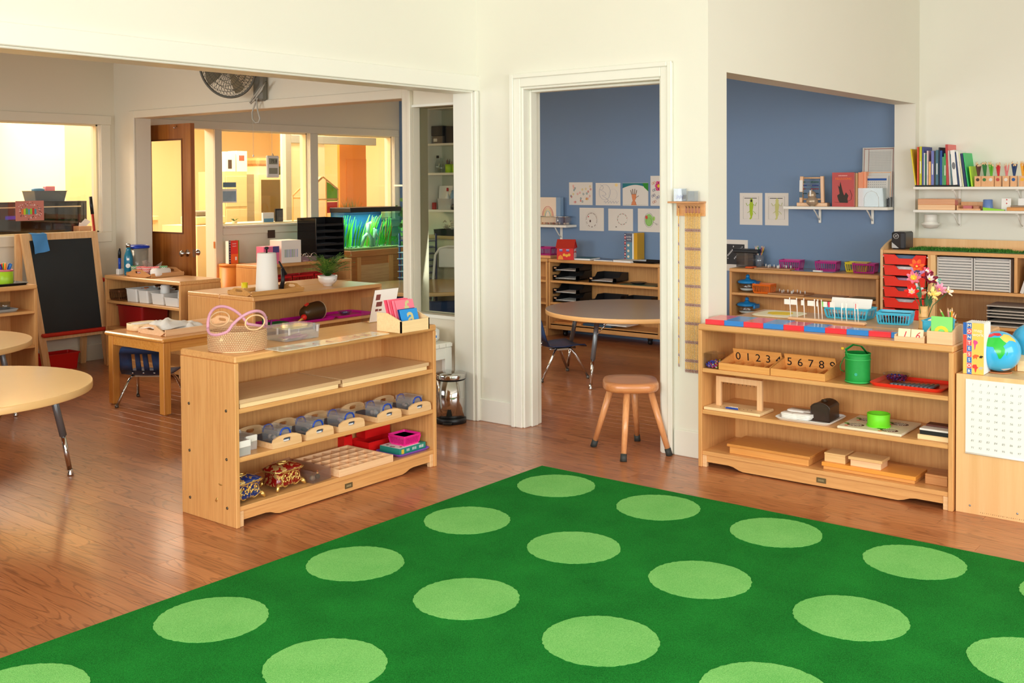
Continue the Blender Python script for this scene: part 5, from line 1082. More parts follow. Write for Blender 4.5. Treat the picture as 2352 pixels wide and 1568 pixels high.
part('housing', MB().lathe([(.050, 0), (.052, .012), (.045, .016), (.045, .068), (.048, .07)], n=28), SHW, t); part('rim_dish', MB().lathe([(.0, -.036), (.045, -.030), (.062, -.006), (.068, 0), (.064, .006), (.05, .006)], n=32), SHW, t); part('bracket', MB().box(-.006, .006, .04, .084, .01, .06), SHW, t)
# ------------------------------------------------------------------ blue room: drawings on the wall
def wl(y, z, off=.0015): return (XB - off, y, z)
def drawing(label, y0, y1, z0, z1, group='childrens drawings on the blue wall'):
    t = T('drawing', label, 'drawing', wl(y0, z0), R90, group); part('sheet', MB().box(0, y0 - y1, -.0012, 0, 0, z1 - z0), M('drawing_paper', (226, 220, 210), rough=.7), t); return t, y0 - y1, z1 - z0
def stroke(t, pts, r, c, nm='pencil_line', closed=False): return part(nm, MB().tube([(a, -.0016, b2) for a, b2 in pts], r, 5, closed=closed, flat=.35), col(*c, 80) if False else M('crayon_%d_%d_%d' % c, c, rough=.8), t, kind='stuff')
def blob(t, pts, c, nm='crayon_patch', y=-.0022): return part(nm, MB().prism(pts, y, -.0011, 'xz'), M('crayon_%d_%d_%d' % c, c, rough=.8), t)
def circ_pts(x, z, rx, rz, n=14, a0=0): return [(x + rx * math.cos(a0 + 2 * PI * k / n), z + rz * math.sin(a0 + 2 * PI * k / n)) for k in range(n)]
rs = random.Random(21)
t, w, h = drawing('drawing with many small coloured rings, upper left on the blue wall', 5.764, 5.501, 1.199, 1.409)
for c, n in (((40, 120, 130), 7), ((206, 60, 50), 6), ((240, 150, 140), 7), ((226, 200, 90), 6)):
    m = MB()
    for k in range(n):
        x, z = rs.uniform(.02, w - .02), rs.uniform(.02, h - .02); m.tube([(a, -.0016, b2) for a, b2 in circ_pts(x, z, .007, .008, 8)], .0022, 4, closed=True)
    part('ring_marks', m, M('crayon_%d_%d_%d' % c, c, rough=.8), t, kind='stuff')
t, w, h = drawing('drawing of thin blue wavy outlines, second in the upper row', 5.466, 5.198, 1.198, 1.403)
stroke(t, [(.05 + .03 * math.sin(k * .9) + k * .004, .18 - k * .008 + .01 * math.cos(k)) for k in range(18)], .0016, (70, 90, 150)); stroke(t, circ_pts(.10, .12, .06, .07, 22), .0014, (96, 110, 160), closed=True); stroke(t, [(.09 + k * .010, .03 + .012 * math.sin(k * 2.1)) for k in range(17)], .0018, (80, 100, 156)); stroke(t, circ_pts(.19, .10, .045, .05, 18), .001, (180, 176, 190), closed=True); blob(t, circ_pts(.225, .185, .016, .014), (240, 214, 150))
t, w, h = drawing('drawing of an orange hand under a teal arc, third in the upper row', 5.174, 4.907, 1.197, 1.402)
arcp = [(w * k / 16, h - .048 + .03 * math.sin(PI * k / 16)) for k in range(17)]; blob(t, arcp + [(w, h - .002), (0, h - .002)], (40, 120, 130)); blob(t, [(w * .78, h - .002), (w, h - .002), (w, h - .075), (w * .84, h - .04)], (50, 140, 50), y=-.0028)
hx, hz = .118, .075
blob(t, [(hx - .024, hz + .03), (hx - .02, hz), (hx - .012, hz - .03), (hx - .03, hz - .07), (hx + .03, hz - .07), (hx + .012, hz - .03), (hx + .024, hz - .005), (hx + .026, hz + .03)], (220, 140, 96))
for a, dx, L in ((-.32, -.02, .040), (-.12, -.007, .050), (.06, .008, .050), (.22, .022, .040), (1.05, .022, .034)):
    p0 = (hx + dx, hz + (.026 if a < 1 else -.002)); stroke(t, [p0, (p0[0] + math.sin(a) * L, p0[1] + math.cos(a) * L)], .0062, (130, 100, 78), 'finger')
stroke(t, circ_pts(hx, hz - .05, .022, .018, 14), .002, (160, 90, 60), closed=True); stroke(t, [(.005 + k * .013, .006 + .003 * (k % 2)) for k in range(20)], .0012, (120, 130, 110))
t, w, h = drawing('tall drawing with a pink flower and dark butterflies, beside the door frame', 4.884, 4.661, 1.199, 1.463)
for k in range(6): blob(t, circ_pts(.082 + .022 * math.cos(k * PI / 3), .175 + .03 * math.sin(k * PI / 3), .015, .018, 10), (226, 90, 140))
blob(t, circ_pts(.082, .175, .012, .016, 10), (240, 200, 60), y=-.003); blob(t, circ_pts(.125, .178, .02, .03, 10), (246, 206, 60))
for x, z, c in ((.032, .20, (214, 120, 40)), (.04, .14, (50, 50, 100)), (.03, .09, (50, 60, 120)), (.075, .075, (40, 60, 130)), (.04, .035, (206, 110, 50)), (.13, .12, (70, 60, 110)), (.13, .05, (190, 60, 50))):
    for sg in (-1, 1): stroke(t, circ_pts(x + sg * .009, z + sg * .004, .008, .012, 9), .003, c, 'wing', True)
t, w, h = drawing('drawing of a faint dotted lion face, lower left on the blue wall', 5.647, 5.377, .962, 1.174)
stroke(t, circ_pts(.135, .10, .07, .085, 20), .0008, (190, 180, 176), closed=True)
m = MB()
for k in range(26): a = k * .61; m.tube([(.135 + .055 * math.cos(a), -.0016, .10 + .058 * math.sin(a)), (.135 + .062 * math.cos(a), -.0016, .10 + .07 * math.sin(a))], .0024, 4)
part('dotted_marks', m, M('crayon_130_100_90', (140, 110, 98), rough=.8), t, kind='stuff'); blob(t, circ_pts(.12, .09, .008, .012), (90, 60, 56)); blob(t, circ_pts(.10, .13, .006, .006), (200, 70, 70))
t, w, h = drawing('drawing of a faint round shell dotted red and green, lower row centre', 5.329, 5.066, .969, 1.169)
stroke(t, circ_pts(.15, .11, .055, .05, 20), .0009, (180, 170, 160), closed=True)
for c, o in (((190, 90, 90), 0), ((110, 140, 110), .4)):
    m = MB()
    for k in range(9): a = .2 + o + k * .62; m.tube([(.15 + .047 * math.cos(a), -.0016, .105 + .045 * math.sin(a)), (.15 + .053 * math.cos(a + .1), -.0016, .105 + .052 * math.sin(a + .1))], .0026, 4)
    part('dotted_marks', m, M('crayon_%d_%d_%d' % c, c, rough=.8), t, kind='stuff')
blob(t, circ_pts(.085, .035, .008, .004), (90, 80, 70))
t, w, h = drawing('drawing of a round green apple face, lower row beside the door frame', 5.015, 4.726, .966, 1.173)
blob(t, circ_pts(.115, .105, .040, .055, 20), (150, 200, 110)); stroke(t, circ_pts(.115, .105, .046, .064, 20), .0022, (70, 80, 60), closed=True); stroke(t, circ_pts(.115, .09, .028, .035, 16), .002, (50, 90, 50), closed=True); blob(t, circ_pts(.09, .13, .013, .016), (210, 80, 70), y=-.003); blob(t, circ_pts(.165, .12, .012, .02), (170, 210, 110)); stroke(t, [(.16, .09), (.18, .075), (.20, .06), (.185, .08), (.21, .07)], .002, (120, 120, 116))
for nm, y0, y1, c in (('bright green', 4.023, 3.820, (170, 196, 50)), ('pale yellow green', 3.797, 3.593, (206, 206, 130))):
    t, w, h = drawing('printed gecko sheet coloured %s on the blue wall' % nm, y0, y1, 1.05, 1.314, 'gecko sheets')
    fx, fz = .032, .05
    stroke(t, [(fx, fz), (w - fx, fz), (w - fx, h - fz * .6), (fx, h - fz * .6)], .0012, (90, 90, 92), closed=True)
    part('print_line', MB().box(fx + .01, w - .05, -.0018, -.001, h - .046, h - .041), INK, t)
    cx = w / 2 + .004; body = [(0, .09), (.014, .07), (.012, .055), (.018, .03), (.014, 0), (.010, -.02), (.014, -.045), (.006, -.065), (.004, -.08), (-.012, -.092), (-.018, -.082), (-.008, -.07), (-.014, -.045), (-.016, -.02), (-.017, .0), (-.018, .03), (-.012, .055), (-.014, .07)]
    blob(t, [(cx + a, .135 + b2) for a, b2 in body], c)
    for a, b2, q, p in ((-.015, .035, -.048, .045), (.015, .035, .046, .05), (-.013, -.02, -.036, -.035), (.013, -.02, .038, -.045)): stroke(t, [(cx + a, .135 + b2), (cx + (a + q) / 2 * 1.15, .135 + b2 - .012), (cx + q, .135 + p)], .0052, c, 'gecko_leg')
    if c[0] < 180: part('dark_patch', MB().prism([(cx - .008, .19), (cx + .008, .19), (cx + .006, .21), (cx - .006, .21)], -.003, -.002, 'xz'), INK, t)
t = T('photo_poster', 'black and white photo poster on the blue wall behind the tape box', 'poster', wl(4.175, .66), R90); part('sheet', MB().box(0, .225, -.0012, 0, 0, .262), M('drawing_paper'), t); part('photo', MB().box(.03, .195, -.002, -.001, .055, .225), col(40, 40, 42), t)
m = MB()
for k in range(16): m.box(.04 + (k * 37 % 14) * .010, .048 + (k * 37 % 14) * .010, -.0026, -.0018, .10 + (k * 53 % 10) * .011, .108 + (k * 53 % 10) * .011 + .004 * (k % 3))
part('photo_lights', m, col(200, 200, 200), t, kind='stuff')
# floating shelf seen through the right opening
t = T('wall_shelf', 'white shelf on the blue wall holding an abacus and red book', 'shelf', (7.95, 3.55, 1.212), R90); part('plank', MB().box(0, .825, 0, XB - 7.95 - .002, -.022, 0, b=.002), SHW, t)
for x in (.225, .645): part('bracket', MB().box(x - .010, x + .010, .185, .199, -.135, -.022, b=.003).tube([(x, .19, -.11), (x, .15, -.085), (x, .10, -.045), (x, .07, -.026)], .006, 6), SHW, t)
SH = 1.2125
t = T('abacus', 'wooden abacus frame with rows of dark beads on the white shelf', 'abacus', (8.0, 3.46, SH), R90)
part('base', MB().box(0, .25, 0, .06, 0, .028, b=.003), FRW, t)
for x, lean_ in ((.028, .03), (.205, -.03)): part('post', MB().box(-.013, .013, .018, .042, .028, .235, b=.002).rot(lean_ * .8, 'Y').move(x, 0, 0), FRW, t)
part('post_patch', MB().box(-.014, .012, .016, .018, .115, .205).rot(.024, 'Y').move(.028, 0, 0), WHITE, t); part('post_patch', MB().box(-.014, .012, .016, .018, .068, .112).rot(.024, 'Y').move(.028, 0, 0), col(84, 110, 130), t)
part('top_rail', MB().tube([(.035, .03, .222), (.20, .03, .222)], .006, 8), FRW, t); part('low_rail', MB().tube([(.035, .03, .055), (.20, .03, .055)], .006, 8), FRW, t)
for k, (z, c) in enumerate(((.19, (40, 100, 80)), (.163, (40, 60, 150)), (.136, (150, 50, 50)), (.10, (30, 80, 90)))):
    part('wire', MB().tube([(.038, .03, z), (.198, .03, z)], .0016, 5), STEEL, t)
    for j in range(8): part('bead', MB().ball(((.045 + j * .011) if j < 2 + k % 2 else (.110 + (j - 2) * .011), .03, z), .0055, .005, .005, 8), col(*c), t)
O('bird_figurine', 'small round bird figurine of silvery shell in front of the abacus', 'figurine', MB().ball((0, 0, .040), .046, .046, .040, 18).ball((.0, -.005, .088), .032, .032, .034, 16).lathe([(.022, 0), (.020, .006)], n=16).lathe([(.008, .118), (1e-5, .135)], (0, -.005, 0), 8, 0).box(-.006, .006, -.036, -.03, .08, .125, 1), [M('shell_silver', (186, 166, 140), rough=.25, metal=.35, var=.35, scale=40), WHITE], (7.985, 3.325, SH), R90)
def book(name, label, loc, rz, w, h, d, c, pages=True, group=None):
    t = T(name, label, 'book', loc, rz, group); part('cover', MB().box(0, w, 0, .003, 0, h).box(0, w, d - .003, d, 0, h).box(0, .003, .003, d - .003, 0, h), c, t); part('pages', MB().box(.003, w - .003, .003, d - .003, .003, h - .003), PAPER, t); return t
t = book('book', 'red picture book with a dark monkey on its cover, on the white shelf', (7.975, 3.160, SH), R90, .172, .262, .022, M('book_red', (186, 40, 24), rough=.35))
part('title', up_text('KILLILOONG', .022, .09, -.0008, .214, M('title_orange', (240, 120, 40), rough=.5), bold=.0006), None, t)
m = MB()
for k in range(9): m.box(.05 + k * .008, .055 + k * .008, -.0008, 0, .234, .241)
part('subtitle_strokes', m, col(236, 190, 180), t, kind='stuff')
DK = M('monkey_dark', (56, 48, 40), rough=.6); part('monkey_picture', MB().prism([(.06, .03), (.125, .03), (.12, .06), (.128, .085), (.11, .11), (.095, .085), (.085, .11), (.075, .15), (.066, .19), (.058, .15), (.045, .165), (.055, .13), (.06, .10), (.04, .085), (.05, .05)][::-1], -.0012, 0, 'xz').tube([(.12, -.001, .04), (.15, -.001, .055), (.155, -.001, .09), (.14, -.001, .13)], .0032, 6, flat=.3).tube([(.02, -.001, .035), (.06, -.001, .032), (.12, -.001, .03)], .003, 6, flat=.3), DK, t)
for i, (y, c, lab) in enumerate(((2.984, (200, 160, 110), 'thin tan book next to the red monkey book'), (2.966, (240, 156, 116), 'salmon book next to the red monkey book'), (2.948, (246, 170, 130), 'rightmost salmon folder beside the red monkey book'))):
    tt = T('book', '%s on the white shelf' % lab, 'book', (7.99 + i * .012, y, SH), R90, 'books beside the abacus'); part('cover', MB().box(0, .016 + .022 * (i > 0), 0, .16, 0, .258 + .004 * i, b=.001), M('sbook_%d' % i, c, rough=.5), tt)
CHW = M('chart_board', (206, 206, 200), rough=.4)
for i, (x, yl, w, h, tilt, lab) in enumerate(((8.105, 2.975, .250, .452, .06, 'rear white board of the tallest pair in the shelf corner'), (8.085, 2.962, .236, .448, .07, 'tall grid board with brown lines in the shelf corner'), (8.06, 2.955, .222, .268, .08, 'wood framed board in front of the tall grid board'), (8.04, 2.965, .212, .235, .08, 'number chart with a blue top band and red side'))):
    tt = T('chart_board', lab, 'chart', (x - .012, yl, SH), R90, 'charts in the shelf corner'); m4 = Matrix.Rotation(-tilt, 4, 'X')
    part('board', MB().box(0, w, 0, .005, 0, h).xf(m4), CHW, tt)
    if i in (1, 2): part('frame_line', MB().box(.006, .010, -.001, 0, 0, h).box(w - .010, w - .006, -.001, 0, 0, h).box(.010, w - .010, -.001, 0, h - .010, h - .005).xf(m4), M('line_brown', (150, 90, 76), rough=.5) if i == 1 else HOL, tt)
    if i == 1:
        g = MB()
        for k in range(18): g.box(.045 + k * .0095, .046 + k * .0095, -.0008, 0, .20, .425)
        for k in range(18): g.box(.04, .215, -.0008, 0, .20 + k * .0125, .201 + k * .0125)
        part('grid_lines', g.xf(m4), M('grid_grey', (140, 146, 146), rough=.5), tt, kind='stuff'); part('frame_line', MB().box(.040, .043, -.001, 0, .19, .44).xf(m4), M('line_brown'), tt)
    if i == 3:
        part('blue_band', MB().box(.016, .200, -.001, 0, .20, .216).xf(m4), col(20, 80, 160), tt); part('red_band', MB().box(.016, .033, -.001, 0, .13, .199).xf(m4), col(190, 40, 50), tt)
        g = MB()
        for r in range(10):
            for c in range(10): g.box(.045 + c * .0158, .050 + c * .0158, -.0008, 0, .018 + r * .0185, .024 + r * .0185)
        part('number_marks', g.xf(m4), M('grid_grey'), tt, kind='stuff')
t = T('card_holder', 'clear acrylic holder in front of the charts on the white shelf', 'holder', (8.0, 2.972, SH), R90); ac2 = CLEAR('frosted_acrylic', (220, 228, 226), gloss=.15, body=.35, bodycol=(206, 220, 220)); part('front_sheet', MB().box(0, .218, 0, .003, 0, .142), ac2, t); part('base_sheet', MB().box(0, .218, .003, .10, 0, .003), ACR, t)
part('arch_cutout', MB().tube([(.05 + .115 * 0, -.001, .0), (.052, -.001, .07), (.07, -.001, .105), (.11, -.001, .122), (.145, -.001, .105), (.162, -.001, .07), (.164, -.001, 0)], .0014, 5), WHITE, t)
m = T('book_rack', 'grey metal rack of thin grey cards at the shelf end', 'rack', (8.01, 2.775, SH), R90)
for k in range(5): part('divider', MB().box(k * .011, k * .011 + .002, 0, .08, 0, .05 + .006 * k), STEEL, m)
# on the low shelf unit below
PUR = M('basket_magenta', (176, 36, 124), rough=.35); YEB = M('basket_yellow', (226, 206, 40), rough=.35)
for x, y, mt, lab in ((7.985, 3.590, PUR, 'leftmost magenta slotted basket'), (8.0, 3.300, PUR, 'second magenta slotted basket from the left'), (8.035, 3.075, YEB, 'yellow slotted basket'), (7.965, 2.990, PUR, 'rightmost magenta slotted basket')):
    O('plastic_basket', '%s on the low shelf against the blue wall' % lab, 'basket', basket_mb(.175, .12, .075, .86, 9, 6), mt, (x - .03, y, .711), R90 + .08, 'magenta baskets on the low shelf' if mt is PUR else None)
t = T('tape_box', 'black lidded box by the photo poster on the low shelf', 'box', (7.99, 3.975, .711), R90); part('clear_base', MB().box(0, .15, 0, .11, 0, .115), CLEAR('dark_clear', (190, 190, 190), body=.15, bodycol=(120, 120, 120), gloss=.2), t); part('lid', MB().box(-.03, .19, -.01, .12, .115, .145, b=.006), BLACK, t)
t = T('pencil_cup', 'clear cup of colourful pencils beside the black lidded box', 'cup', (8.06, 3.805, .711)); part('cup_body', MB().lathe([(.036, 0), (.040, .10), (.038, .10), (.034, .004), (1e-5, .003)], n=20), CLEAR('cup_clear', (220, 224, 228), body=.3, bodycol=(170, 180, 196), gloss=.25), t)
for i, (c, a, b2) in enumerate((((240, 190, 170), -.28, 0), ((240, 230, 220), -.2, .1), ((60, 150, 60), -.06, -.1), ((230, 150, 110), .22, .05), ((230, 190, 60), .36, -.05), ((110, 60, 120), .12, .12))):
    tt = T('pencil', '%s pencil in the clear cup on the low shelf' % ('peach', 'cream', 'green', 'tan orange', 'yellow', 'purple')[i], 'pencil', (8.06, 3.805, .717), 0, 'pencils in the clear cup'); dv = (Vector((0, 0, 1)) + VR * a + VF * b2).normalized(); part('shaft', pencil_mb(.175, .0042).xf(Matrix.Translation(VR * -a * .04) @ dv.to_track_quat('Z', 'Y').to_matrix().to_4x4()), [M('pc_%d' % i, c, rough=.5), PENCILW, M('pc_%d' % i)], tt)
O('orange_dish', 'flat orange plastic piece in front of the clear pencil cup', 'lid', MB().srect([(.05, .035, 0), (.052, .037, .006), (.045, .03, .011)], (0, 0, 0), 24, 5), col(226, 96, 40), (7.96, 3.83, .711))
def peg_tray(label, loc, pegs):
    t = T('peg_board', label, 'peg board', loc, R90); part('board', MB().box(0, .30, 0, .20, 0, .010, b=.001), M('peg_wood', (190, 140, 96), rough=.5), t); r = random.Random(3)
    for k in range(pegs): part('peg', MB().cyl((r.uniform(.03, .27), r.uniform(.03, .17), .010), .004, 0, .022, 8), WHITE, t)
peg_tray('low wooden peg board with white pegs on the shelf top by the baskets', (7.87, 3.76, .711), 12); peg_tray('wooden peg board with white pegs on the upper inner shelf', (7.875, 3.645, .516), 10)
O('laminated_mat', 'grey laminated mat on top of the low shelf before the magenta baskets', 'mat', MB().box(0, .33, 0, .2, 0, .002).box(.17, .24, .005, .03, .002, .012, 1), [M('mat_grey', (140, 156, 176), rough=.2, coat=.5), WHITE], (7.865, 3.44, .711), R90)
O('laminated_mat', 'grey brown mat lying flat on the upper inner shelf', 'mat', MB().box(0, .27, 0, .2, 0, .002), M('mat_brown', (150, 118, 96), rough=.35), (7.87, 3.33, .516), R90)
O('laminated_mat', 'dark green mat at the right end of the upper inner shelf', 'mat', MB().box(0, .20, 0, .2, 0, .004), M('mat_green', (96, 96, 60), rough=.4), (7.89, 3.01, .516), R90)
O('plastic_basket', 'orange slotted basket on the upper inner shelf beside the blue lidded jar', 'basket', basket_mb(.16, .12, .075, .86, 10, 6), M('basket_orange', (230, 110, 24), rough=.35), (7.88, 3.785, .516), R90)
BLID = M('lid_blue', (24, 130, 196), rough=.3)
for x, y, z, lab in ((7.975, 3.865, .516, 'clear jar with a blue lid and white sand, on the upper inner shelf'), (7.97, 3.87, .331, 'clear jar with a blue lid and white sand, on the lower inner shelf')):
    t = T('lidded_jar', lab, 'jar', (x, y, z), 0, 'jars with blue lids'); part('jar_body', MB().lathe([(.045, 0), (.070, .02), (.074, .045), (.060, .072), (.055, .075), (.06, .05), (.055, .012), (.04, .004)], n=28), GLASS, t); part('sand', MB().lathe([(.042, .005), (.062, .02), (.060, .026), (1e-5, .027)], n=24), WHITE, t)
    part('lid', MB().lathe([(.068, .066), (.080, .070), (.082, .082), (.060, .094), (.022, .098), (.020, .108)], n=28), BLID, t); part('lid_knob', MB().ball((0, 0, .122), .017, n=12), BLID, t); part('lid_clip', MB().box(-.05, .05, -.09, -.074, .05, .085, b=.006), BLID, t)
# ------------------------------------------------------------------ seen through the doorway
B1Y = 5.790
t = shelf_unit('shelf_unit', 'wide wooden shelf unit on casters under the drawings, holding black paper trays', (7.85, B1Y, .07), R90, 1.175, .295, (.445, .245, .055), top=.64, bolts=False, plate=False, kick=False)
part('bottom_rail', MB().box(.02, 1.155, .004, .022, .0, .05, b=.003), WX, t)
for x in (.12, 1.02): part('caster', MB().tube([(x - .012, .10, -.045), (x + .012, .10, -.045)], .024, 12).box(x - .018, x + .018, .085, .115, -.03, 0), BLACK, t)
shelf_unit('shelf_unit', 'wooden shelf unit cut off by the left side of the door frame', (7.85, 6.80, 0), R90, 1.0, .295, (.515, .31, .09), bolts=False, plate=False)
BT = M('tray_black', (22, 22, 24), rough=.35)
def paper_tray(label, loc, paper=True):
    t = T('paper_tray', label, 'paper tray', loc, R90 + .0, 'black paper trays'); w, d, h = .26, .25, .085
    part('tray_floor', MB().box(0, w, 0, d, .012, .016), BT, t)
    for x in (0, w - .004): part('tray_side', MB().prism([(0, .012), (d, .012), (d, h), (d * .55, h), (d * .4, h * .55), (.0, h * .5)], x, x + .004, 'yz').box(x, x + .004, .0, .05, 0, .05), BT, t)
    part('tray_back', MB().box(.004, w - .004, d - .004, d, .012, h), BT, t)
    if paper: part('paper', MB().box(.02, w - .02, .015, d - .02, .0165, .020), PAPER, t)
    part('label_strip', MB().box(.012, .040, -.002, .0, .03, .044), M('strip_tan', (196, 150, 110), rough=.5), t)
for i, (y, z, lab) in enumerate(((5.755, .516, 'upper bay, lowest at the left'), (5.755, .592, 'upper bay, stacked on the left one'), (5.36, .516, 'upper bay, single one in the middle'), (5.755, .316, 'lower bay, lowest at the left'), (5.755, .39, 'lower bay, stacked at the left'), (5.36, .316, 'lower bay, in the middle'), (5.05, .316, 'lower bay, behind the round table edge'))):
    paper_tray('black plastic paper tray in the %s' % lab, (7.875, y, z), True)
O('tape_dispenser', 'small black flat dish on the green mat in the upper bay', 'dish', MB().lathe([(.05, 0), (.075, .012), (.07, .014), (.03, .008), (1e-5, .008)], n=24, ex=1.0), BT, (7.97, 4.90, .521))
O('laminated_mat', 'green mat in the right half of the upper bay under the drawings', 'mat', MB().box(0, .36, 0, .22, 0, .004), M('mat_dark_green', (70, 96, 80), rough=.4), (7.87, 5.03, .516), R90)
O('cork_mat', 'orange cork mat at the left of the bottom bay', 'mat', MB().box(0, .30, 0, .22, 0, .012), M('cork_orange', (226, 150, 80), rough=.6), (7.87, 5.74, .126), R90)
O('laminated_mat', 'blue and white sheets on the right of the bottom bay', 'mat', MB().box(0, .3, 0, .22, 0, .02).box(.22, .46, .0, .2, .02, .03, 1), [col(50, 84, 110), PAPER], (7.87, 5.42, .126), R90)
# top of that shelf
t = T('toy_house', 'red felt toy house with painted windows and flowers on the shelf top', 'toy house', (7.80, 5.655, .711), R90 + .35); w, d, h = .155, .10, .115
HR = M('house_red', (224, 44, 40), rough=.6); part('walls', MB().box(0, w, 0, d, 0, h).prism([(0, h), (d, h), (d / 2, h + .062)], w - .004, w, 'yz'), HR, t)
part('roof', MB().prism([(-.012, h - .01), (d / 2, h + .068), (d + .012, h - .01), (d / 2, h + .052)][::-1], -.01, w + .008, 'yz'), M('roof_red', (190, 48, 30), rough=.6), t)
for x in (.025, .088): part('window', MB().box(x, x + .028, -.002, 0, .075, .098).box(x, x + .028, -.003, 0, .088, .094, 1), [col(110, 90, 160), col(220, 220, 240)], t)
for x, z in ((.068, .045), (.092, .038), (.115, .045)): part('flower', MB().lathe([(.014, 0), (.013, .002)], n=10).rot(PI / 2, 'X').move(x, 0, z), col(248, 180, 50), t)
part('bush', MB().prism([(.01, .003), (.06, .003), (.055, .03), (.035, .045), (.015, .03)], -.002, 0, 'xz'), col(248, 150, 40), t)
for y, z in ((.025, .075), (.065, .075)): part('window', MB().box(w, w + .002, y, y + .02, z, z + .024), WHITE, t)
part('door_arch', MB().tube([(w + .001, .02, 0), (w + .001, .02, .05), (w + .001, .035, .066), (w + .001, .05, .05), (w + .001, .05, 0)], .003, 6).tube([(w + .001, .06, 0), (w + .001, .06, .05), (w + .001, .072, .062), (w + .001, .088, .05), (w + .001, .088, 0)], .003, 6), WHITE, t)
for i, (y, x, w, d, h, c, lab) in enumerate(((5.555, 7.87, .20, .20, .016, (60, 110, 120), 'teal covered book lying beside the red toy house'), (5.315, 7.89, .20, .18, .010, (120, 140, 170), 'pale blue thin book lying in the middle of the shelf top'), (5.09, 7.855, .20, .22, .018, (226, 220, 210), 'white book lying in front of the standing books'))):
    t = T('book', lab, 'book', (x, y, .711), R90 + .12 * (1 - i), 'books lying on the shelf top'); part('pages', MB().box(.002, w - .002, .001, d - .003, .002, h - .002), PAPER, t); part('cover', MB().box(0, w, 0, d, 0, .002).box(0, w, 0, d, h - .002, h, 1), [PAPER, col(*c)], t)
t = T('board_book', 'tall grey blue book with a lettered red and blue spine on the shelf top', 'book', (8.02, 5.075, .711), R90); part('pages', MB().box(.002, .10, .002, .10, 0, .243), PAPER, t)
m = MB()
for k in range(10): m.box(0, .018, -.002, .003, .245 - .0245 * (k + 1), .245 - .0245 * k, k % 2)
sp = part('spine', m, [col(40, 50, 90), col(190, 60, 70)], t)
for k, ch in enumerate('MONTESSORI'): part('letter', up_text(ch, .018, .009, -.0024, .245 - .0245 * (k + .52), WHITE, bold=.0004), None, sp)
part('cover', MB().box(.018, .080, -.002, .002, 0, .168, 0).box(.018, .080, -.002, .002, .168, .245, 1), [col(96, 140, 160), col(90, 100, 120)], t); part('cover_print', up_text('number', .019, .049, -.0024, .215, PAPER), None, t); part('cover_print', up_text('work', .019, .049, -.0024, .192, PAPER), None, t)
for z in (.14, .09, .04): part('printed_picture', MB().lathe([(.012, 0), (.011, .0006)], n=9).rot(PI / 2, 'X').move(.042, -.0021, z), col(240, 220, 190), t)
O('book', 'mustard yellow book standing beside the grey blue lettered book', 'book', MB().box(0, .036, 0, .12, 0, .25, b=.001), M('mustard', (206, 156, 30), rough=.4), (8.01, 4.972, .711), R90)
O('plastic_tray', 'shallow black tray at the right end of the shelf top', 'tray', tray_plate(.30, .22, .016), BT, (7.86, 4.985, .711), R90)
O('plastic_basket', 'magenta basket on the shelf cut off by the door frame', 'basket', basket_mb(.17, .12, .075, .86, 9, 6), PUR, (7.94, 5.995, .735), R90); O('wooden_tray', 'wooden tray under the magenta basket by the door frame', 'tray', MB().box(0, .22, 0, .2, 0, .024, b=.002), HOL, (7.90, 6.02, .711), R90)
t = T('wall_shelf', 'short white shelf on the blue wall with a rainbow picture', 'shelf', (7.98, 6.32, 1.015), R90); part('plank', MB().box(0, .64, 0, .172, -.022, 0, b=.002), SHW, t); part('bracket', MB().box(.46, .482, .157, .17, -.15, -.022).tube([(.471, .16, -.12), (.471, .12, -.095), (.471, .08, -.05), (.471, .06, -.024)], .006, 6), SHW, t)
t = T('rainbow_board', 'cream book with a rainbow standing on the short white shelf', 'book', (8.06, 6.04, 1.0155), R90); part('cover', MB().box(0, .19, 0, .012, 0, .255), M('cream_cover', (240, 222, 200), rough=.5), t); part('side_edge', MB().box(.19, .24, .0, .05, 0, .255), M('edge_blue', (130, 160, 190), rough=.5), t)
for k, c in enumerate(((214, 110, 90), (236, 170, 120), (226, 206, 120), (150, 190, 190))): part('rainbow_band', MB().tube([(.095 + (.062 - .012 * k) * math.cos(a), -.001, .08 + (.09 - .014 * k) * math.sin(a)) for a in [PI * q / 14 for q in range(15)]], .005, 6, flat=.4), col(*c), t)
t = T('acrylic_tray', 'chrome rimmed clear box of pebbles on the short white shelf', 'box', (7.99, 6.02, 1.0155), R90); part('walls', MB().box(0, .32, 0, .003, 0, .075).box(0, .32, .10, .103, 0, .075).box(0, .003, .003, .10, 0, .075).box(.317, .32, .003, .10, 0, .075), ACR, t)
part('rim', MB().tube([(0, 0, .076), (.32, 0, .076), (.32, .103, .076), (0, .103, .076)], .004, 6, closed=True).tube([(.24, 0, 0), (.24, 0, .076)], .004, 6), CHROME, t)
m = MB(); r = random.Random(2)
for k in range(22): m.ball((r.uniform(.02, .30), r.uniform(.02, .085), .010), r.uniform(.008, .014), .009, .009, 7, k % 3)
tag(O('pebbles', 'grey and red pebbles inside the chrome rimmed box', 'pebbles', m, [col(120, 110, 104), col(170, 90, 90), col(210, 200, 190)], (7.99, 6.02, 1.017), R90), kind='stuff')
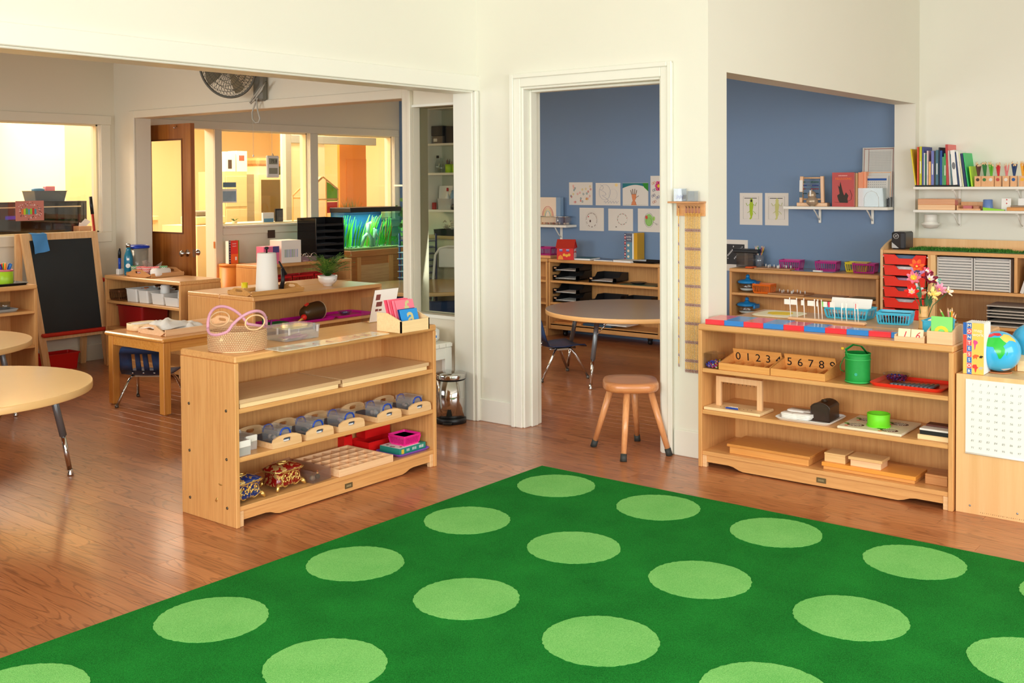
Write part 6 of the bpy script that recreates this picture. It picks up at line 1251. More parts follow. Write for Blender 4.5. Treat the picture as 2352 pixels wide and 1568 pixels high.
# round table, chairs
LAMT = M('table_laminate', (150, 124, 98), rough=.28, var=.06, scale=4); EDGE = M('table_edge', (226, 172, 108), rough=.35); GLEG = M('leg_grey', (134, 142, 148), rough=.35, metal=.6)
def round_table(label, loc, r, a0, top=LAMT, h=.5, edge=EDGE):
    t = T('round_table', label, 'table', loc, 0, None)
    part('tabletop', MB().cyl((0, 0, 0), r - .002, h - .004, h, 72), top, t); part('edge_band', MB().lathe([(r - .012, h - .034), (r - .001, h - .032), (r, h - .028), (r, h - .005), (r - .002, h - .001), (r - .014, h - .001)], n=72), edge, t)
    for k in range(4):
        a = a0 + k * PI / 2; c, s = math.cos(a), math.sin(a)
        L = part('leg', MB().tube([((r - .16) * c, (r - .16) * s, h - .034), ((r - .10) * c, (r - .10) * s, .20)], .017, 12), GLEG, t)
        part('leg_tube', MB().tube([((r - .10) * c, (r - .10) * s, .20), ((r - .072) * c, (r - .072) * s, .03)], .012, 12), CHROME, L); part('glide', MB().lathe([(.015, 0), (.016, .008), (.010, .02), (.010, .034)], ((r - .068) * c, (r - .068) * s, 0), 12), CHROME, L)
        part('leg_bracket', MB().tube([((r - .16) * c - .09 * s, (r - .16) * s + .09 * c, h - .036), ((r - .13) * c, (r - .13) * s, h - .15)], .004, 6), CHROME, t)
    return t
round_table('round table with a grey brown top inside the blue room', (6.545, 4.095, 0), .612, math.atan2(-.02, -.52))
NAVY = M('chair_navy', (38, 62, 98), rough=.35)
def chair(label, loc, rz, slots=False, shell=NAVY, k=.92):
    """child's stacking chair: front along local +x, origin on the floor under the seat"""
    t = T('stacking_chair', label, 'chair', loc, rz, None); sh = .262; t.scale = (1.03, 1.03, .9)
    prof = [(.165, sh - .012), (.150, sh + .002), (.08, sh), (.0, sh - .008), (-.09, sh - .004), (-.132, sh + .012), (-.152, sh + .05), (-.166, sh + .11), (-.184, sh + .20), (-.196, sh + .245), (-.20, sh + .262)]
    def shell_mb(i0, i1, w0, w1, y0=-1, y1=1, n=8):
        m = MB(); vs = []; P = prof[i0:i1]
        for s in (0, 1):
            for j, (x, z) in enumerate(P):
                q = j / max(1, len(P) - 1); w = w0 + (w1 - w0) * q
                for i in range(n + 1):
                    u = y0 + (y1 - y0) * i / n; dish = .014 * u * u
                    nx, nz = (0, 1) if i0 + j < 5 else (1, .15); vs.append((x + dish * nx - s * .007 * nx, w * u, z + dish * nz - s * .007 * nz))
        R = len(P); N = n + 1; fs = []
        for j in range(R - 1):
            for i in range(n):
                a = j * N + i; fs.append((a, a + N, a + N + 1, a + 1)); b2 = a + R * N; fs.append((b2, b2 + 1, b2 + N + 1, b2 + N))
        for j in range(R - 1):
            for a in (j * N, j * N + n): fs.append((a, a + N, a + N + R * N, a + R * N) if a == j * N + n else (a, a + R * N, a + N + R * N, a + N))
        for i in range(n):
            for j in (0, R - 1): a = j * N + i; fs.append((a, a + 1, a + 1 + R * N, a + R * N))
        return m.add(vs, fs, 0, True)
    part('seat', shell_mb(0, 7, .150, .152), shell, t)
    if slots:
        for y0, y1 in ((-1, -.45), (-.28, -.06), (.06, .28), (.45, 1)): part('back_slat', shell_mb(6, 9, .152, .145, y0, y1, 3), shell, t)
        part('backrest', shell_mb(8, 11, .146, .12), shell, t)
    else: part('backrest', shell_mb(6, 11, .152, .120), shell, t)
    for sx, x0, x1 in ((1, .06, .165), (-1, -.06, -.185)):
        for sy in (-1, 1):
            L = part('leg', MB().tube([(x0 * .3, sy * .095, sh - .016), (x0, sy * .112, sh - .026), (x0 + .028 * sx, sy * .128, sh - .07), (x1, sy * .158, .02)], .0095, 10), CHROME, t); part('glide', MB().lathe([(.011, 0), (.013, .01), (.010, .026)], (x1 + .003 * sx, sy * .160, 0), 10), M('glide_grey', (110, 104, 96), rough=.4, metal=.5), L)
    for sy in (-1, 1):
        part('seat_rail', MB().tube([(-.10, sy * .10, sh - .018), (.10, sy * .10, sh - .018)], .009, 8), CHROME, t)
    part('seat_plate', MB().box(-.05, .04, -.118, .118, sh - .030, sh - .014, b=.002), M('plate_cream', (210, 200, 180), rough=.4, metal=.4), t)
    for y in (-.07, .0, .07): part('rivet', MB().ball((-.146, y, sh + .028), .008, .008, .008, 8), CHROME, t)
    return t
chair('navy plastic child chair with chrome legs at the blue room table', (6.255, 4.545, 0), -.49)
t = T('wooden_chair', 'honey coloured wooden stool half hidden by the right door jamb', 'stool', (7.08, 3.93, 0), 0); part('seat', MB().box(-.17, .17, -.15, .15, .415, .44, b=.006), SPW, t)
for x in (-.14, .14):
    for y in (-.12, .12): part('leg', MB().box(x - .02, x + .02, y - .02, y + .02, 0, .415, b=.003), SPW, t)
part('rail', MB().box(-.12, .12, -.13, -.11, .36, .40), SPW, t)
# stool standing in the doorway
t = T('stool', 'low wooden stool with four splayed legs and black feet in the doorway', 'stool', (4.752, 2.972, 0), .62)
STW = WOOD('stool_wood', (216, 146, 92), (196, 122, 70), 'y', rough=.35, coat=.3); STL = WOOD('stool_leg', (234, 168, 112), (220, 148, 92), 'z', rough=.35, coat=.3)
part('seat', MB().srect([(.135, .125, .330), (.150, .140, .335), (.156, .146, .346), (.155, .145, .368), (.149, .139, .378), (.10, .095, .376), (.03, .03, .374)], (0, 0, 0), 40, 3.2), STW, t)
S0 = t; bx0, by0 = 4.752, 2.972
for (fx, fy) in ((4.715, 3.183), (4.548, 2.888), (4.963, 3.061), (4.793, 2.762)):
    v = Vector((fx - bx0, fy - by0, 0)); v = Matrix.Rotation(-.62, 3, 'Z') @ v; top = v * .52
    d = (Vector((v.x, v.y, 0)) - Vector((top.x, top.y, .325))); f0 = Vector((top.x, top.y, .325)) + d * .90
    L = part('leg', MB().tube([(top.x, top.y, .325), f0], [.0185, .0140], 14), STL, S0); part('rubber_foot', MB().tube([f0 - d * .012, (v.x, v.y, .0)], [.0165, .0175], 14), M('foot_rubber', (52, 56, 54), rough=.6), L)
# bead chains on the white wall
BWX = XW0 - .0; t = T('chain_hanger', 'small wooden hanger board with hooks and a shelf on the white wall', 'hanger', (BWX, 2.735, 1.305), R90)
HB = WOOD('hanger_wood', (224, 164, 104), (210, 146, 86), 'x')
part('hook_board', MB().box(.0, .160, -.014, 0, -.066, 0, b=.001), HB, t); part('top_plank', MB().box(-.012, .163, -.085, -.0, 0, .009, b=.001), WOOD('hanger_top', (206, 150, 100), (192, 132, 82), 'x'), t)
BEADG = M('bead_gold', (234, 186, 96), rough=.25, coat=.4); LINKP = M('chain_link', (156, 96, 96), rough=.35, metal=.6)
HK = [(.018, 1, .80), (.062, 2, .83), (.080, 2, .825), (.098, 2, .825), (.117, 2, .825), (.135, 2, .83)]
bead = MB().ball((0, 0, 0), .0036, n=7)
for i, (x, n, L) in enumerate(HK):
    part('hook', MB().tube([(x, -.014, -.022), (x, -.024, -.024), (x + .003, -.030, -.018), (x + .010, -.034, -.013)], .0011, 5).tube([(x, -.024, -.024), (x - .006, -.026, -.012)], .0009, 5), BRASS, t)
    c = T('bead_chain', ('single golden bead chain hanging apart at the left of the hanger' if i == 0 else 'golden bead chain, %s of the five hung side by side' % ('first', 'second', 'third', 'fourth', 'fifth')[i - 1]), 'bead chain', (BWX - .024, 2.735 - x, 1.283), R90, 'golden bead chains')
    for sgn in range(n):
        xx = 0 if n == 1 else (-.0044, .0044)[sgn]; m = MB(); lk = MB(); z = -.032 if i else -.008
        while z > -L:
            for k in range(11):
                if z < -L: break
                m.ball((xx, 0, z), .0038, n=6); z -= .0073
            for k in range(2): lk.tube([(xx + .0028 * math.cos(a), .0012 * k, z - .001 + .005 * math.sin(a)) for a in [2 * PI * q / 8 for q in range(8)]], .0012, 4, closed=True); z -= .0075
        part('beads', m, BEADG, c, kind='stuff'); part('links', lk, LINKP, c, kind='stuff')
    part('top_link', MB().tube([(.003 * math.cos(a), 0, -.016 + .016 * math.sin(a)) for a in [2 * PI * q / 12 for q in range(12)]], .0012, 5, closed=True), LINKP, c)
for y, s, hh, lab, blue in ((2.718, .048, .062, 'larger clear cube with blue bead bars on the hanger board', True), (2.640, .040, .050, 'smaller clear cube on the right of the hanger board', False)):
    b = T('acrylic_cube', lab, 'box', (BWX - .072, y, 1.3145), R90); part('walls', MB().box(0, s, 0, .002, 0, hh).box(0, s, s - .002, s, 0, hh).box(0, .002, .002, s - .002, 0, hh).box(s - .002, s, .002, s - .002, 0, hh).box(.002, s - .002, .002, s - .002, 0, .002), CLEAR('cube_acrylic', (236, 240, 244), gloss=.2, body=.12), b); part('lid', MB().box(-.001, s + .001, -.001, s + .001, hh, hh + .003), CLEAR('cube_acrylic'), b)
    if blue:
        m = MB()
        for k in range(7): m.tube([(.008 + .004 * k, .012 + .003 * k, .008 + .004 * (k % 3)), (.014 + .004 * k, .014 + .003 * k, .030 - .003 * (k % 3))], .0028, 5, k % 2 and 0 or 0)
        tag(O('bead_bars', 'blue bead bars inside the larger clear cube', 'beads', m, BLUEP, (BWX - .072, y, 1.3165), R90), kind='stuff')
# ------------------------------------------------------------------ room on the left
MAPT = M('table_maple', (232, 190, 130), rough=.25, var=.06, scale=3, coat=.3)
round_table('round maple table at the left picture edge, nearest the rug', (2.185, 4.97, 0), .598, math.atan2(-.067, .517), MAPT, .5, M('maple_edge', (226, 186, 126), rough=.35))
round_table('round maple table farther back at the left picture edge', (2.66, 6.50, 0), .62, math.atan2(-.08, .61), MAPT, .5, M('maple_edge'))
# rectangular table
TX0, TX1, TY0, TY1, TH = 3.735, 4.50, 5.665, 6.315, .474
t = T('wooden_table', 'honey coloured rectangular wooden table with square legs, holding trays', 'table', (TX0, TY0, 0)); w, d = TX1 - TX0, TY1 - TY0
TW = WOOD('table_oak', (224, 158, 76), (206, 134, 56), 'x', rough=.25, coat=.4); TWZ = WOOD('table_oak_leg', (222, 156, 74), (206, 134, 56), 'z', rough=.3, coat=.3)
part('tabletop', MB().box(0, w, 0, d, TH - .025, TH, b=.008), TW, t)
for x in (.018, w - .068):
    for y in (.018, d - .068): part('leg', MB().box(x, x + .05, y, y + .05, 0.006, TH - .025, b=.003).lathe([(.016, 0), (.016, .008)], (x + .025, y + .025, 0), 12), TWZ, t)
for y in (.024, d - .044): part('apron', MB().box(.068, w - .068, y, y + .02, TH - .085, TH - .025), TW, t)
for x in (.024, w - .044): part('apron', MB().box(x, x + .02, .068, d - .068, TH - .085, TH - .025), TW, t)
chair('navy plastic chair with slotted back and chrome legs tucked under the rectangular table', (3.965, 6.135, 0), .64, True).scale = (1.0, 1.0, .74)
def side_tray(t, w, d, h=.045, hh=.065, mat=None):
    """tray with handle boards at its two x ends"""
    mat = mat or SALM; out = [(0, 0), (d, 0), (d, h * .6), (d * .82, h * .75), (d * .68, hh), (d * .32, hh), (d * .18, h * .75), (0, h * .6)]
    for x in (0, w - .009): part('handle_board', board_with_slot(out, (d / 2, hh * .62), .04, .010, x, x + .009, 'yz'), mat, t)
    for y in (0, d - .009): part('side_board', MB().box(.009, w - .009, y, y + .009, 0, h * .75), mat, t)
    part('tray_floor', MB().box(.009, w - .009, .009, d - .009, .002, .006), mat, t)
t = T('wooden_tray', 'pinkish wooden tray of folded white cloths on the rectangular table', 'tray', (3.815, 5.765, TH), 0); side_tray(t, .55, .30, .05, .062)
for i, (x, y, s, lab) in enumerate(((3.95, 5.93, 1.15, 'large crumpled white cloth piled on the wooden tray'), (4.06, 5.88, .8, 'smaller crumpled white cloth in front on the wooden tray'))):
    r = random.Random(30 + i); m = MB(); n = 14; vs = []
    for a in range(n + 1):
        for b2 in range(n + 1):
            x2, y2 = (a / n - .5) * .24 * s, (b2 / n - .5) * .19 * s; q = mnoise.noise((x2 * 22 + i * 5, y2 * 22, 1)) ; rr = max(0, 1 - (abs(a / n - .5) ** 3 + abs(b2 / n - .5) ** 3) * 7); vs.append((x2 + q * .012, y2, .012 + rr * (.035 + q * .030) * s))
    m.add(vs, [(a * (n + 1) + b2, (a + 1) * (n + 1) + b2, (a + 1) * (n + 1) + b2 + 1, a * (n + 1) + b2 + 1) for a in range(n) for b2 in range(n)], 0, True)
    O('crumpled_cloth', lab, 'cloth', m, CL, (x, y, TH + .006 + (.018 if i == 0 else .004)), .2)
t = T('wooden_plate', 'pale wooden oval dish behind the pinkish tray on the rectangular table', 'dish', (3.93, 6.165, TH)); part('rim', MB().srect([(.100, .075, 0), (.104, .079, .008), (.104, .079, .045), (.099, .074, .045), (.097, .072, .006)], (0, 0, 0), 32, 3.2), MAP, t); O('napkin', 'flat white napkin lying in the pale wooden dish', 'napkin', MB().srect([(.085, .06, 0), (.088, .064, .008), (.08, .055, .014)], (0, 0, 0), 20, 3), CL, (3.93, 6.165, TH + .028))
# easel
EW = WOOD('easel_wood', (232, 190, 138), (220, 170, 112), 'z', rough=.45); ex0, ex1 = 4.0, 4.575; fy, by_, ty = 7.695, 7.925, 7.80; hz = 1.05
t = T('easel', 'wooden standing easel with a blackboard and a red chalk tray', 'easel', (0, 0, 0))
xl0, xl1, xr0, xr1 = 3.945, 4.06, 4.515, 4.585
sl = (ty - fy) / hz
def strut(x0, y0, z0, x1, y1, z1, w, d, mat, nm):
    m = MB(); vs = [(x + dx, y + dy, z) for (x, y, z) in ((x0, y0, z0), (x1, y1, z1)) for dx, dy in ((-w, -d), (w, -d), (w, d), (-w, d))]
    m.add(vs, [(3, 2, 1, 0), (4, 5, 6, 7), (0, 1, 5, 4), (1, 2, 6, 5), (2, 3, 7, 6), (3, 0, 4, 7)]); return part(nm, m, mat, t)
strut(4.085, fy, 0, 3.965, ty - .02, hz, .026, .016, EW, 'front_post'); strut(4.585, fy, 0, 4.522, ty - .02, hz, .026, .016, EW, 'front_post')
strut(3.98, by_, 0, 3.945, ty + .02, hz, .024, .014, EW, 'rear_post'); strut(4.50, by_, 0, 4.50, ty + .02, hz, .022, .014, EW, 'rear_post')
def ezp(x0z, x1z, z): return x0z + (x1z - x0z) * z / hz
def slab(z0, z1, inset, y0, th, mat, nm, xa=None):
    xs = [(ezp(4.085, 3.965, z) + inset, ezp(4.585, 4.522, z) - inset) for z in (z0, z1)]; ys = [fy + (ty - .02 - fy) * z / hz + y0 for z in (z0, z1)]
    vs = [(x, y + dy, z) for (xx, y, z) in ((xs[0], ys[0], z0), (xs[1], ys[1], z1)) for x in xx for dy in (0, th)]
    return part(nm, MB().add(vs, [(0, 1, 3, 2), (4, 6, 7, 5), (0, 2, 6, 4), (1, 5, 7, 3), (0, 4, 5, 1), (2, 3, 7, 6)]), mat, t)
slab(.30, 1.01, .02, -.012, .010, M('blackboard', (34, 38, 38), rough=.6, var=.25, scale=5), 'blackboard'); slab(1.0, hz, .0, -.018, .02, EW, 'top_rail'); slab(.245, .27, .0, -.012, .016, EW, 'low_rail')
part('chalk_tray', MB().box(4.045, 4.60, fy - .03, fy + .035, .272, .30, b=.008), M('easel_red', (196, 44, 26), rough=.4), t); part('knob', MB().ball((3.985, fy + .10, .57), .018, n=10), M('knob_red', (214, 40, 40), rough=.4), t); part('knob', MB().ball((4.61, fy + .10, .66), .018, n=10), M('knob_red'), t)
r = random.Random(3); m = MB(); vs = []
for a in range(9):
    for b2 in range(13):
        u = a / 8; q = b2 / 12; zz = 1.055 - max(0, q - .2) * .17; vs.append((4.0 + u * .115 - q * .0 + .02 * q, ty - .058 + (.045 if q < .2 else 0) - .018 * q - (0.0) + .003 * math.sin(5 * u + 6 * q), zz + .002 * math.sin(7 * u) - .02 * (1 - u) * (q > .9)))
m.add(vs, [(a * 13 + b2, (a + 1) * 13 + b2, (a + 1) * 13 + b2 + 1, a * 13 + b2 + 1) for a in range(8) for b2 in range(12)], 0, True); O('cleaning_cloth', 'blue cleaning cloth hung over the top left corner of the easel', 'cloth', m, M('cloth_blue', (76, 140, 196), rough=.9, bump=.3, scale=60))
RB = M('bin_red', (206, 26, 22), rough=.35)
O('storage_bin', 'shallow red plastic bin on the floor under the easel', 'bin', hollow(.34, .18, .125, .004, .86, rim=.008), RB, (4.04, 7.732, 0), .0)
t = T('broom', 'broom with a red handle leaning against the wall beside the easel', 'broom', (4.66, 7.86, 0)); part('handle', MB().tube([(.0, -.04, .03), (-.06, .07, 1.24)], .011, 10), M('broom_red', (176, 44, 24), rough=.35), t); part('grip', MB().tube([(-.057, .064, 1.18), (-.064, .077, 1.32)], .013, 10), BLACK, t); part('brush', MB().box(-.03, .10, -.07, -.01, .0, .05, b=.006), BLACK, t)
# shelf at the left picture edge
shelf_unit('shelf_unit', 'beech shelf unit with a lime marker cup, cut by the left picture edge', (2.60, 7.22, 0), 0, 1.17, .36, (.54, .30, .08), top=.72, plate=False, bolts=False)
O('plastic_tray', 'thin black tray under the lime marker cup', 'tray', tray_plate(.34, .22, .014), BLACK, (3.40, 7.26, .7205))
t = T('marker_cup', 'lime green cup of colourful markers on the left shelf unit', 'cup', (3.635, 7.40, .725)); part('cup_body', MB().lathe([(.050, 0), (.052, .004), (.052, .098), (.048, .098), (.047, .006), (1e-5, .005)], n=28), M('cup_lime', (170, 214, 40), rough=.4), t); part('rim_band', MB().lathe([(.0525, .088), (.0535, .094), (.0525, .100)], n=28), col(214, 110, 130), t)
for i, (c, a) in enumerate((((230, 60, 40), -.30), ((250, 120, 40), -.12), ((255, 150, 40), .08), ((30, 90, 170), .26), ((60, 60, 160), -.40), ((60, 150, 60), .0), ((40, 120, 200), .36))):
    tt = T('marker', '%s marker in the lime green cup' % ('red', 'orange', 'amber', 'dark blue', 'indigo', 'green', 'sky blue')[i], 'marker', (3.635, 7.40, .732), 0, 'markers in the lime cup'); dv = (Vector((0, 0, 1)) + VR * a + VF * (.12 * ((i % 3) - 1))).normalized(); q = Matrix.Translation(VR * (-a * .03)) @ dv.to_track_quat('Z', 'Y').to_matrix().to_4x4()
    part('barrel', MB().cyl((0, 0, 0), .008, 0, .10, 10).xf(q), WHITE, tt); part('cap', MB().lathe([(.009, .09), (.009, .135), (.006, .142)], n=10).xf(q), M('mk_%d' % i, c, rough=.35), tt)
t = T('plate', 'pale grey square plate with a clear tumbler on the left shelf unit', 'plate', (3.57, 7.36, .541)); part('plate_body', tray_plate(.20, .18, .016).move(-.1, -.09, 0), col(176, 184, 186), t); O('tumbler', 'clear ribbed tumbler on the pale grey plate', 'tumbler', MB().lathe([(.032, 0), (.036, .06), (.033, .06), (.030, .004)], n=20), GLASS, (3.60, 7.34, .546)); O('tumbler', 'second clear tumbler beside the ribbed one on the grey plate', 'tumbler', MB().lathe([(.034, 0), (.038, .055), (.035, .055), (.032, .004)], n=20), GLASS, (3.52, 7.37, .546))
# shelf by the brown door: top
DX, DY = 4.54, 7.655
t = T('wooden_tray', 'brown wooden tray with paper cups in front of the brown door', 'tray', (4.585, 7.095, .711), 0); side_tray(t, .30, .34, .04, .055, M('tray_tan', (206, 150, 96), rough=.45))
def chevron(name, c):
    if name in _M: return _M[name]
    m, n, l, b = newmat(name); tc = n.new('ShaderNodeTexCoord'); sp = n.new('ShaderNodeSeparateXYZ'); l.new(tc.outputs['Object'], sp.inputs[0])
    def mt(op, a, bb=None):
        x = n.new('ShaderNodeMath'); x.operation = op
        for i, q in enumerate((a, bb)):
            if q is None: continue
            if isinstance(q, (int, float)): x.inputs[i].default_value = q
            else: l.new(q, x.inputs[i])
        return x.outputs[0]
    an = mt('ARCTAN2', sp.outputs[1], sp.outputs[0]); zz = mt('PINGPONG', mt('MULTIPLY', an, 2.2), .5); st = mt('LESS_THAN', mt('FRACT', mt('ADD', mt('MULTIPLY', sp.outputs[2], 60), zz)), .5)
    mx = n.new('ShaderNodeMix'); mx.data_type = 'RGBA'; l.new(st, mx.inputs['Factor']); mx.inputs['A'].default_value = (*lin((244, 236, 226)), 1); mx.inputs['B'].default_value = (*lin(c), 1); l.new(mx.outputs['Result'], b.inputs['Base Color']); _M[name] = m; return m
for i, (x, y, c, lab) in enumerate(((4.625, 7.36, (50, 160, 90), 'green zigzag paper cup at the left of the brown tray'), (4.622, 7.28, (236, 84, 90), 'red zigzag paper cup next to the green one'), (4.618, 7.20, (236, 84, 90), 'middle red zigzag paper cup on the brown tray'), (4.67, 7.17, (236, 84, 90), 'red zigzag paper cup at the back beside the towel'), (4.74, 7.17, (50, 160, 90), 'green zigzag paper cup at the far back of the brown tray'))): O('paper_cup', lab, 'cup', MB().lathe([(.026, 0), (.034, .066), (.036, .068), (.034, .070), (.031, .066), (.024, .003)], n=24), chevron('chevron_%d' % c[0], c), (x, y, .7175), i, 'zigzag paper cups')
O('hand_towel', 'folded white hand towel lying on the brown tray', 'towel', MB().srect([(.09, .06, 0), (.096, .066, .012), (.094, .064, .036), (.08, .05, .045)], (0, 0, 0), 24, 4), CL, (4.735, 7.19 - .03, .718), .1) if False else O('hand_towel', 'folded white hand towel lying on the brown tray', 'towel', MB().srect([(.085, .035, 0), (.09, .04, .012), (.088, .038, .046), (.075, .03, .055)], (0, 0, 0), 24, 4), CL, (4.70, 7.14, .718), .25)
O('plastic_bag', 'clear crumpled plastic bag behind the paper cups on the tray', 'bag', MB().add([(-.05, 0, 0), (.06, .01, 0), (.09, .0, .10), (.03, .02, .06), (-.05, 0, .12), (-.08, .01, .11), (.0, -.04, .03)], [(0, 1, 3), (1, 2, 3), (0, 3, 4), (0, 4, 5), (0, 1, 6), (3, 6, 1), (3, 4, 6)], 0, True), CLEAR('bag_film', (236, 226, 220), gloss=.3, rough=.15, body=.3, bodycol=(214, 190, 176)), (4.70, 7.25, .718))
TEAL = M('bottle_teal', (14, 116, 146), rough=.3, coat=.3)
t = T('water_bottle', 'teal steel water bottle with two white stickers on the shelf', 'bottle', (4.635, 7.47, .711)); part('bottle_body', MB().lathe([(.030, 0), (.034, .006), (.034, .13), (.030, .155), (.019, .185), (.0165, .20), (.0165, .215)], n=28), TEAL, t); part('cap', MB().lathe([(.018, .215), (.018, .240), (.014, .245)], n=20), CHROME, t)
for z, s in ((.075, .018), (.125, .010)): part('sticker', MB().lathe([(s, 0), (s, .0006)], n=9).rot(PI / 2, 'X').xf(Matrix.Translation((-.0215, -.0272, z)) @ Matrix.Rotation(-.67, 4, 'Z')), WHITE, t)
t = T('pitcher', 'clear plastic pitcher with a blue lid behind the teal bottle', 'pitcher', (4.74, 7.50, .711)); part('pitcher_body', MB().srect([(.055, .055, 0), (.060, .060, .01), (.066, .066, .205), (.062, .062, .205), (.056, .056, .012)], (0, 0, 0), 28, 4), CLEAR('pitcher_clear', (226, 224, 216), body=.35, bodycol=(206, 200, 184), gloss=.15), t); part('lid', MB().srect([(.070, .070, .203), (.074, .074, .210), (.072, .072, .222), (.05, .05, .230)], (0, 0, 0), 28, 4), M('lid_royal', (30, 60, 170), rough=.35), t)
t = T('marker', 'thick blue marker with a black cap standing on a white block', 'marker', (4.62, 7.57, .711)); part('block', MB().box(-.022, .022, -.018, .018, 0, .045, b=.003), WHITE, t); part('barrel', MB().cyl((0, 0, 0), .011, .045, .13, 14), BLUEP, t); part('cap', MB().lathe([(.012, .13), (.012, .17), (.008, .205)], n=14), BLACK, t)
# its shelves
WB = M('tub_white', (226, 226, 220), rough=.4)
O('wire_basket', 'empty brown wire basket at the left end of the tub shelf', 'basket', basket_mb(.14, .16, .08, .9, 9, 9), M('wire_brown', (110, 70, 40), rough=.4, metal=.3), (4.56, 7.63, .516), R90)
for i, (y0, w, h, lab) in enumerate(((7.43, .15, .10, 'left white tub holding orange pieces'), (7.265, .13, .095, 'second white tub beside the orange pieces'), (7.095, .16, .085, 'third white tub holding a white cup'), (6.915, .19, .065, 'low white tub at the right end of the shelf'))): O('plastic_tub', '%s by the brown door' % lab, 'tub', hollow(w, .26, h, .003, .9, rim=.004), WB, (4.575 - .01 * (i == 3), y0, .516), R90, 'white plastic tubs')
m = MB(); r = random.Random(2)
for k in range(9): m.join(MB().box(-.04, .04, -.02, .02, 0, .008, b=.003).rot(r.uniform(0, 3)).rot(r.uniform(-.4, .4), 'X').move(r.uniform(-.03, .04), r.uniform(-.06, .06), .004 * k))
tag(O('felt_pieces', 'heap of orange felt pieces in the left white tub', 'felt pieces', m, col(214, 110, 40), (4.68, 7.34, .566)), kind='stuff')
O('steel_bowl', 'shiny steel bowl behind the orange pieces on the tub shelf', 'bowl', MB().lathe([(.03, 0), (.06, .02), (.075, .05), (.072, .05), (.05, .015), (1e-5, .004)], n=24), CHROME, (4.80, 7.24, .585))
for y, z, lab in ((7.02, .59, 'white mug upside down in the third white tub'), (6.80, .555, 'round white jar in the low white tub')): O('mug', lab, 'cup', MB().lathe([(.036, 0), (.038, .01), (.035, .062), (.030, .07), (1e-5, .07)], n=24), WB, (4.66, y, z))
O('storage_bin', 'dark red plastic bin on the lower inner shelf by the brown door', 'bin', hollow(.36, .26, .165, .004, .88, rim=.008), M('bin_dark_red', (150, 24, 22), rough=.3), (4.60, 7.61, .311), R90)
O('glass_bowl', 'grey glass bowl beside the dark red bin', 'bowl', MB().lathe([(.05, 0), (.075, .03), (.08, .055), (.076, .055), (.06, .01)], n=24), M('bowl_grey', (140, 156, 170), rough=.3), (4.63, 7.10, .311)); O('glass_bowl', 'small dark bowl at the right end of the lower inner shelf', 'bowl', MB().lathe([(.04, 0), (.06, .03), (.065, .05), (.06, .05), (.05, .01)], n=20), M('bowl_dark', (60, 60, 70), rough=.4), (4.65, 6.88, .311))
O('plastic_tray', 'white tray on the lower inner shelf in front of the grey bowl', 'tray', tray_plate(.26, .2, .014), WHITE, (4.56, 7.26, .3105), R90)
# fern shelf top
TR2 = WOOD('tray_oak', (214, 162, 94), (198, 144, 78), 'x', rough=.4)
t = T('wooden_tray', 'wooden handled tray under the paper towel roll', 'tray', (4.552, 5.858, CZ + .0005), 0); side_tray(t, .47, .27, .04, .052, TR2)
t = T('paper_towel', 'tall white paper towel roll on a black holder', 'paper towel', (4.80, 6.00, CZ + .007)); part('roll', MB().lathe([(.078, 0), (.080, .004), (.066, .268), (.062, .272), (.022, .272), (.022, .26)], n=36), M('towel_paper', (240, 238, 228), rough=.9), t); part('rod_knob', MB().lathe([(.006, .27), (.006, .295), (.014, .30), (.015, .308), (.010, .315)], n=14), BLACK, t); part('holder_base', MB().lathe([(.085, 0), (.085, .006)], n=30), BLACK, t)
O('dust_brush', 'black brush standing behind the paper towel roll', 'brush', MB().tube([(0, 0, 0), (.012, -.004, .06), (.01, -.002, .145)], [.018, .014, .012], 10).tube([(-.02, 0, .20), (.035, -.01, .10)], [.006, .011], 8), M('brush_black', (30, 34, 40), rough=.3), (4.985, 6.07, CZ + .007))
O('yellow_cup', 'small yellow cup left of the paper towel roll', 'cup', MB().lathe([(.020, 0), (.022, .004), (.023, .062), (.020, .062), (.019, .004)], n=20), M('cup_yellow', (226, 206, 30), rough=.4), (4.76, 6.20, CZ))
# fern in a white bowl
FX, FY = 5.372, 6.008
t = T('potted_fern', 'bushy green fern in a white footed bowl on the low shelf', 'plant', (FX, FY, CZ)); part('bowl', MB().lathe([(.034, 0), (.034, .012), (.050, .018), (.068, .040), (.074, .078), (.070, .078), (.062, .04), (1e-5, .03)], n=36), M('bowl_white', (240, 236, 230), rough=.2, coat=.4), t)
part('soil', MB().lathe([(.069, .066), (.05, .072), (1e-5, .074)], n=24), col(70, 50, 36), t); part('bowl_print', MB().prism([(-.012, 0), (.0, .014), (.008, .004), (.012, .022), (-.004, .02), (-.010, .012)], -.001, .001, 'xz').xf(Matrix.Translation((.012, -.066, .04)) @ Matrix.Rotation(.3, 4, 'Z')), INK, t)
FG = [M('fern_a', (84, 128, 44), rough=.6), M('fern_b', (58, 100, 34), rough=.6), M('fern_c', (120, 156, 60), rough=.6)]
r = random.Random(11)
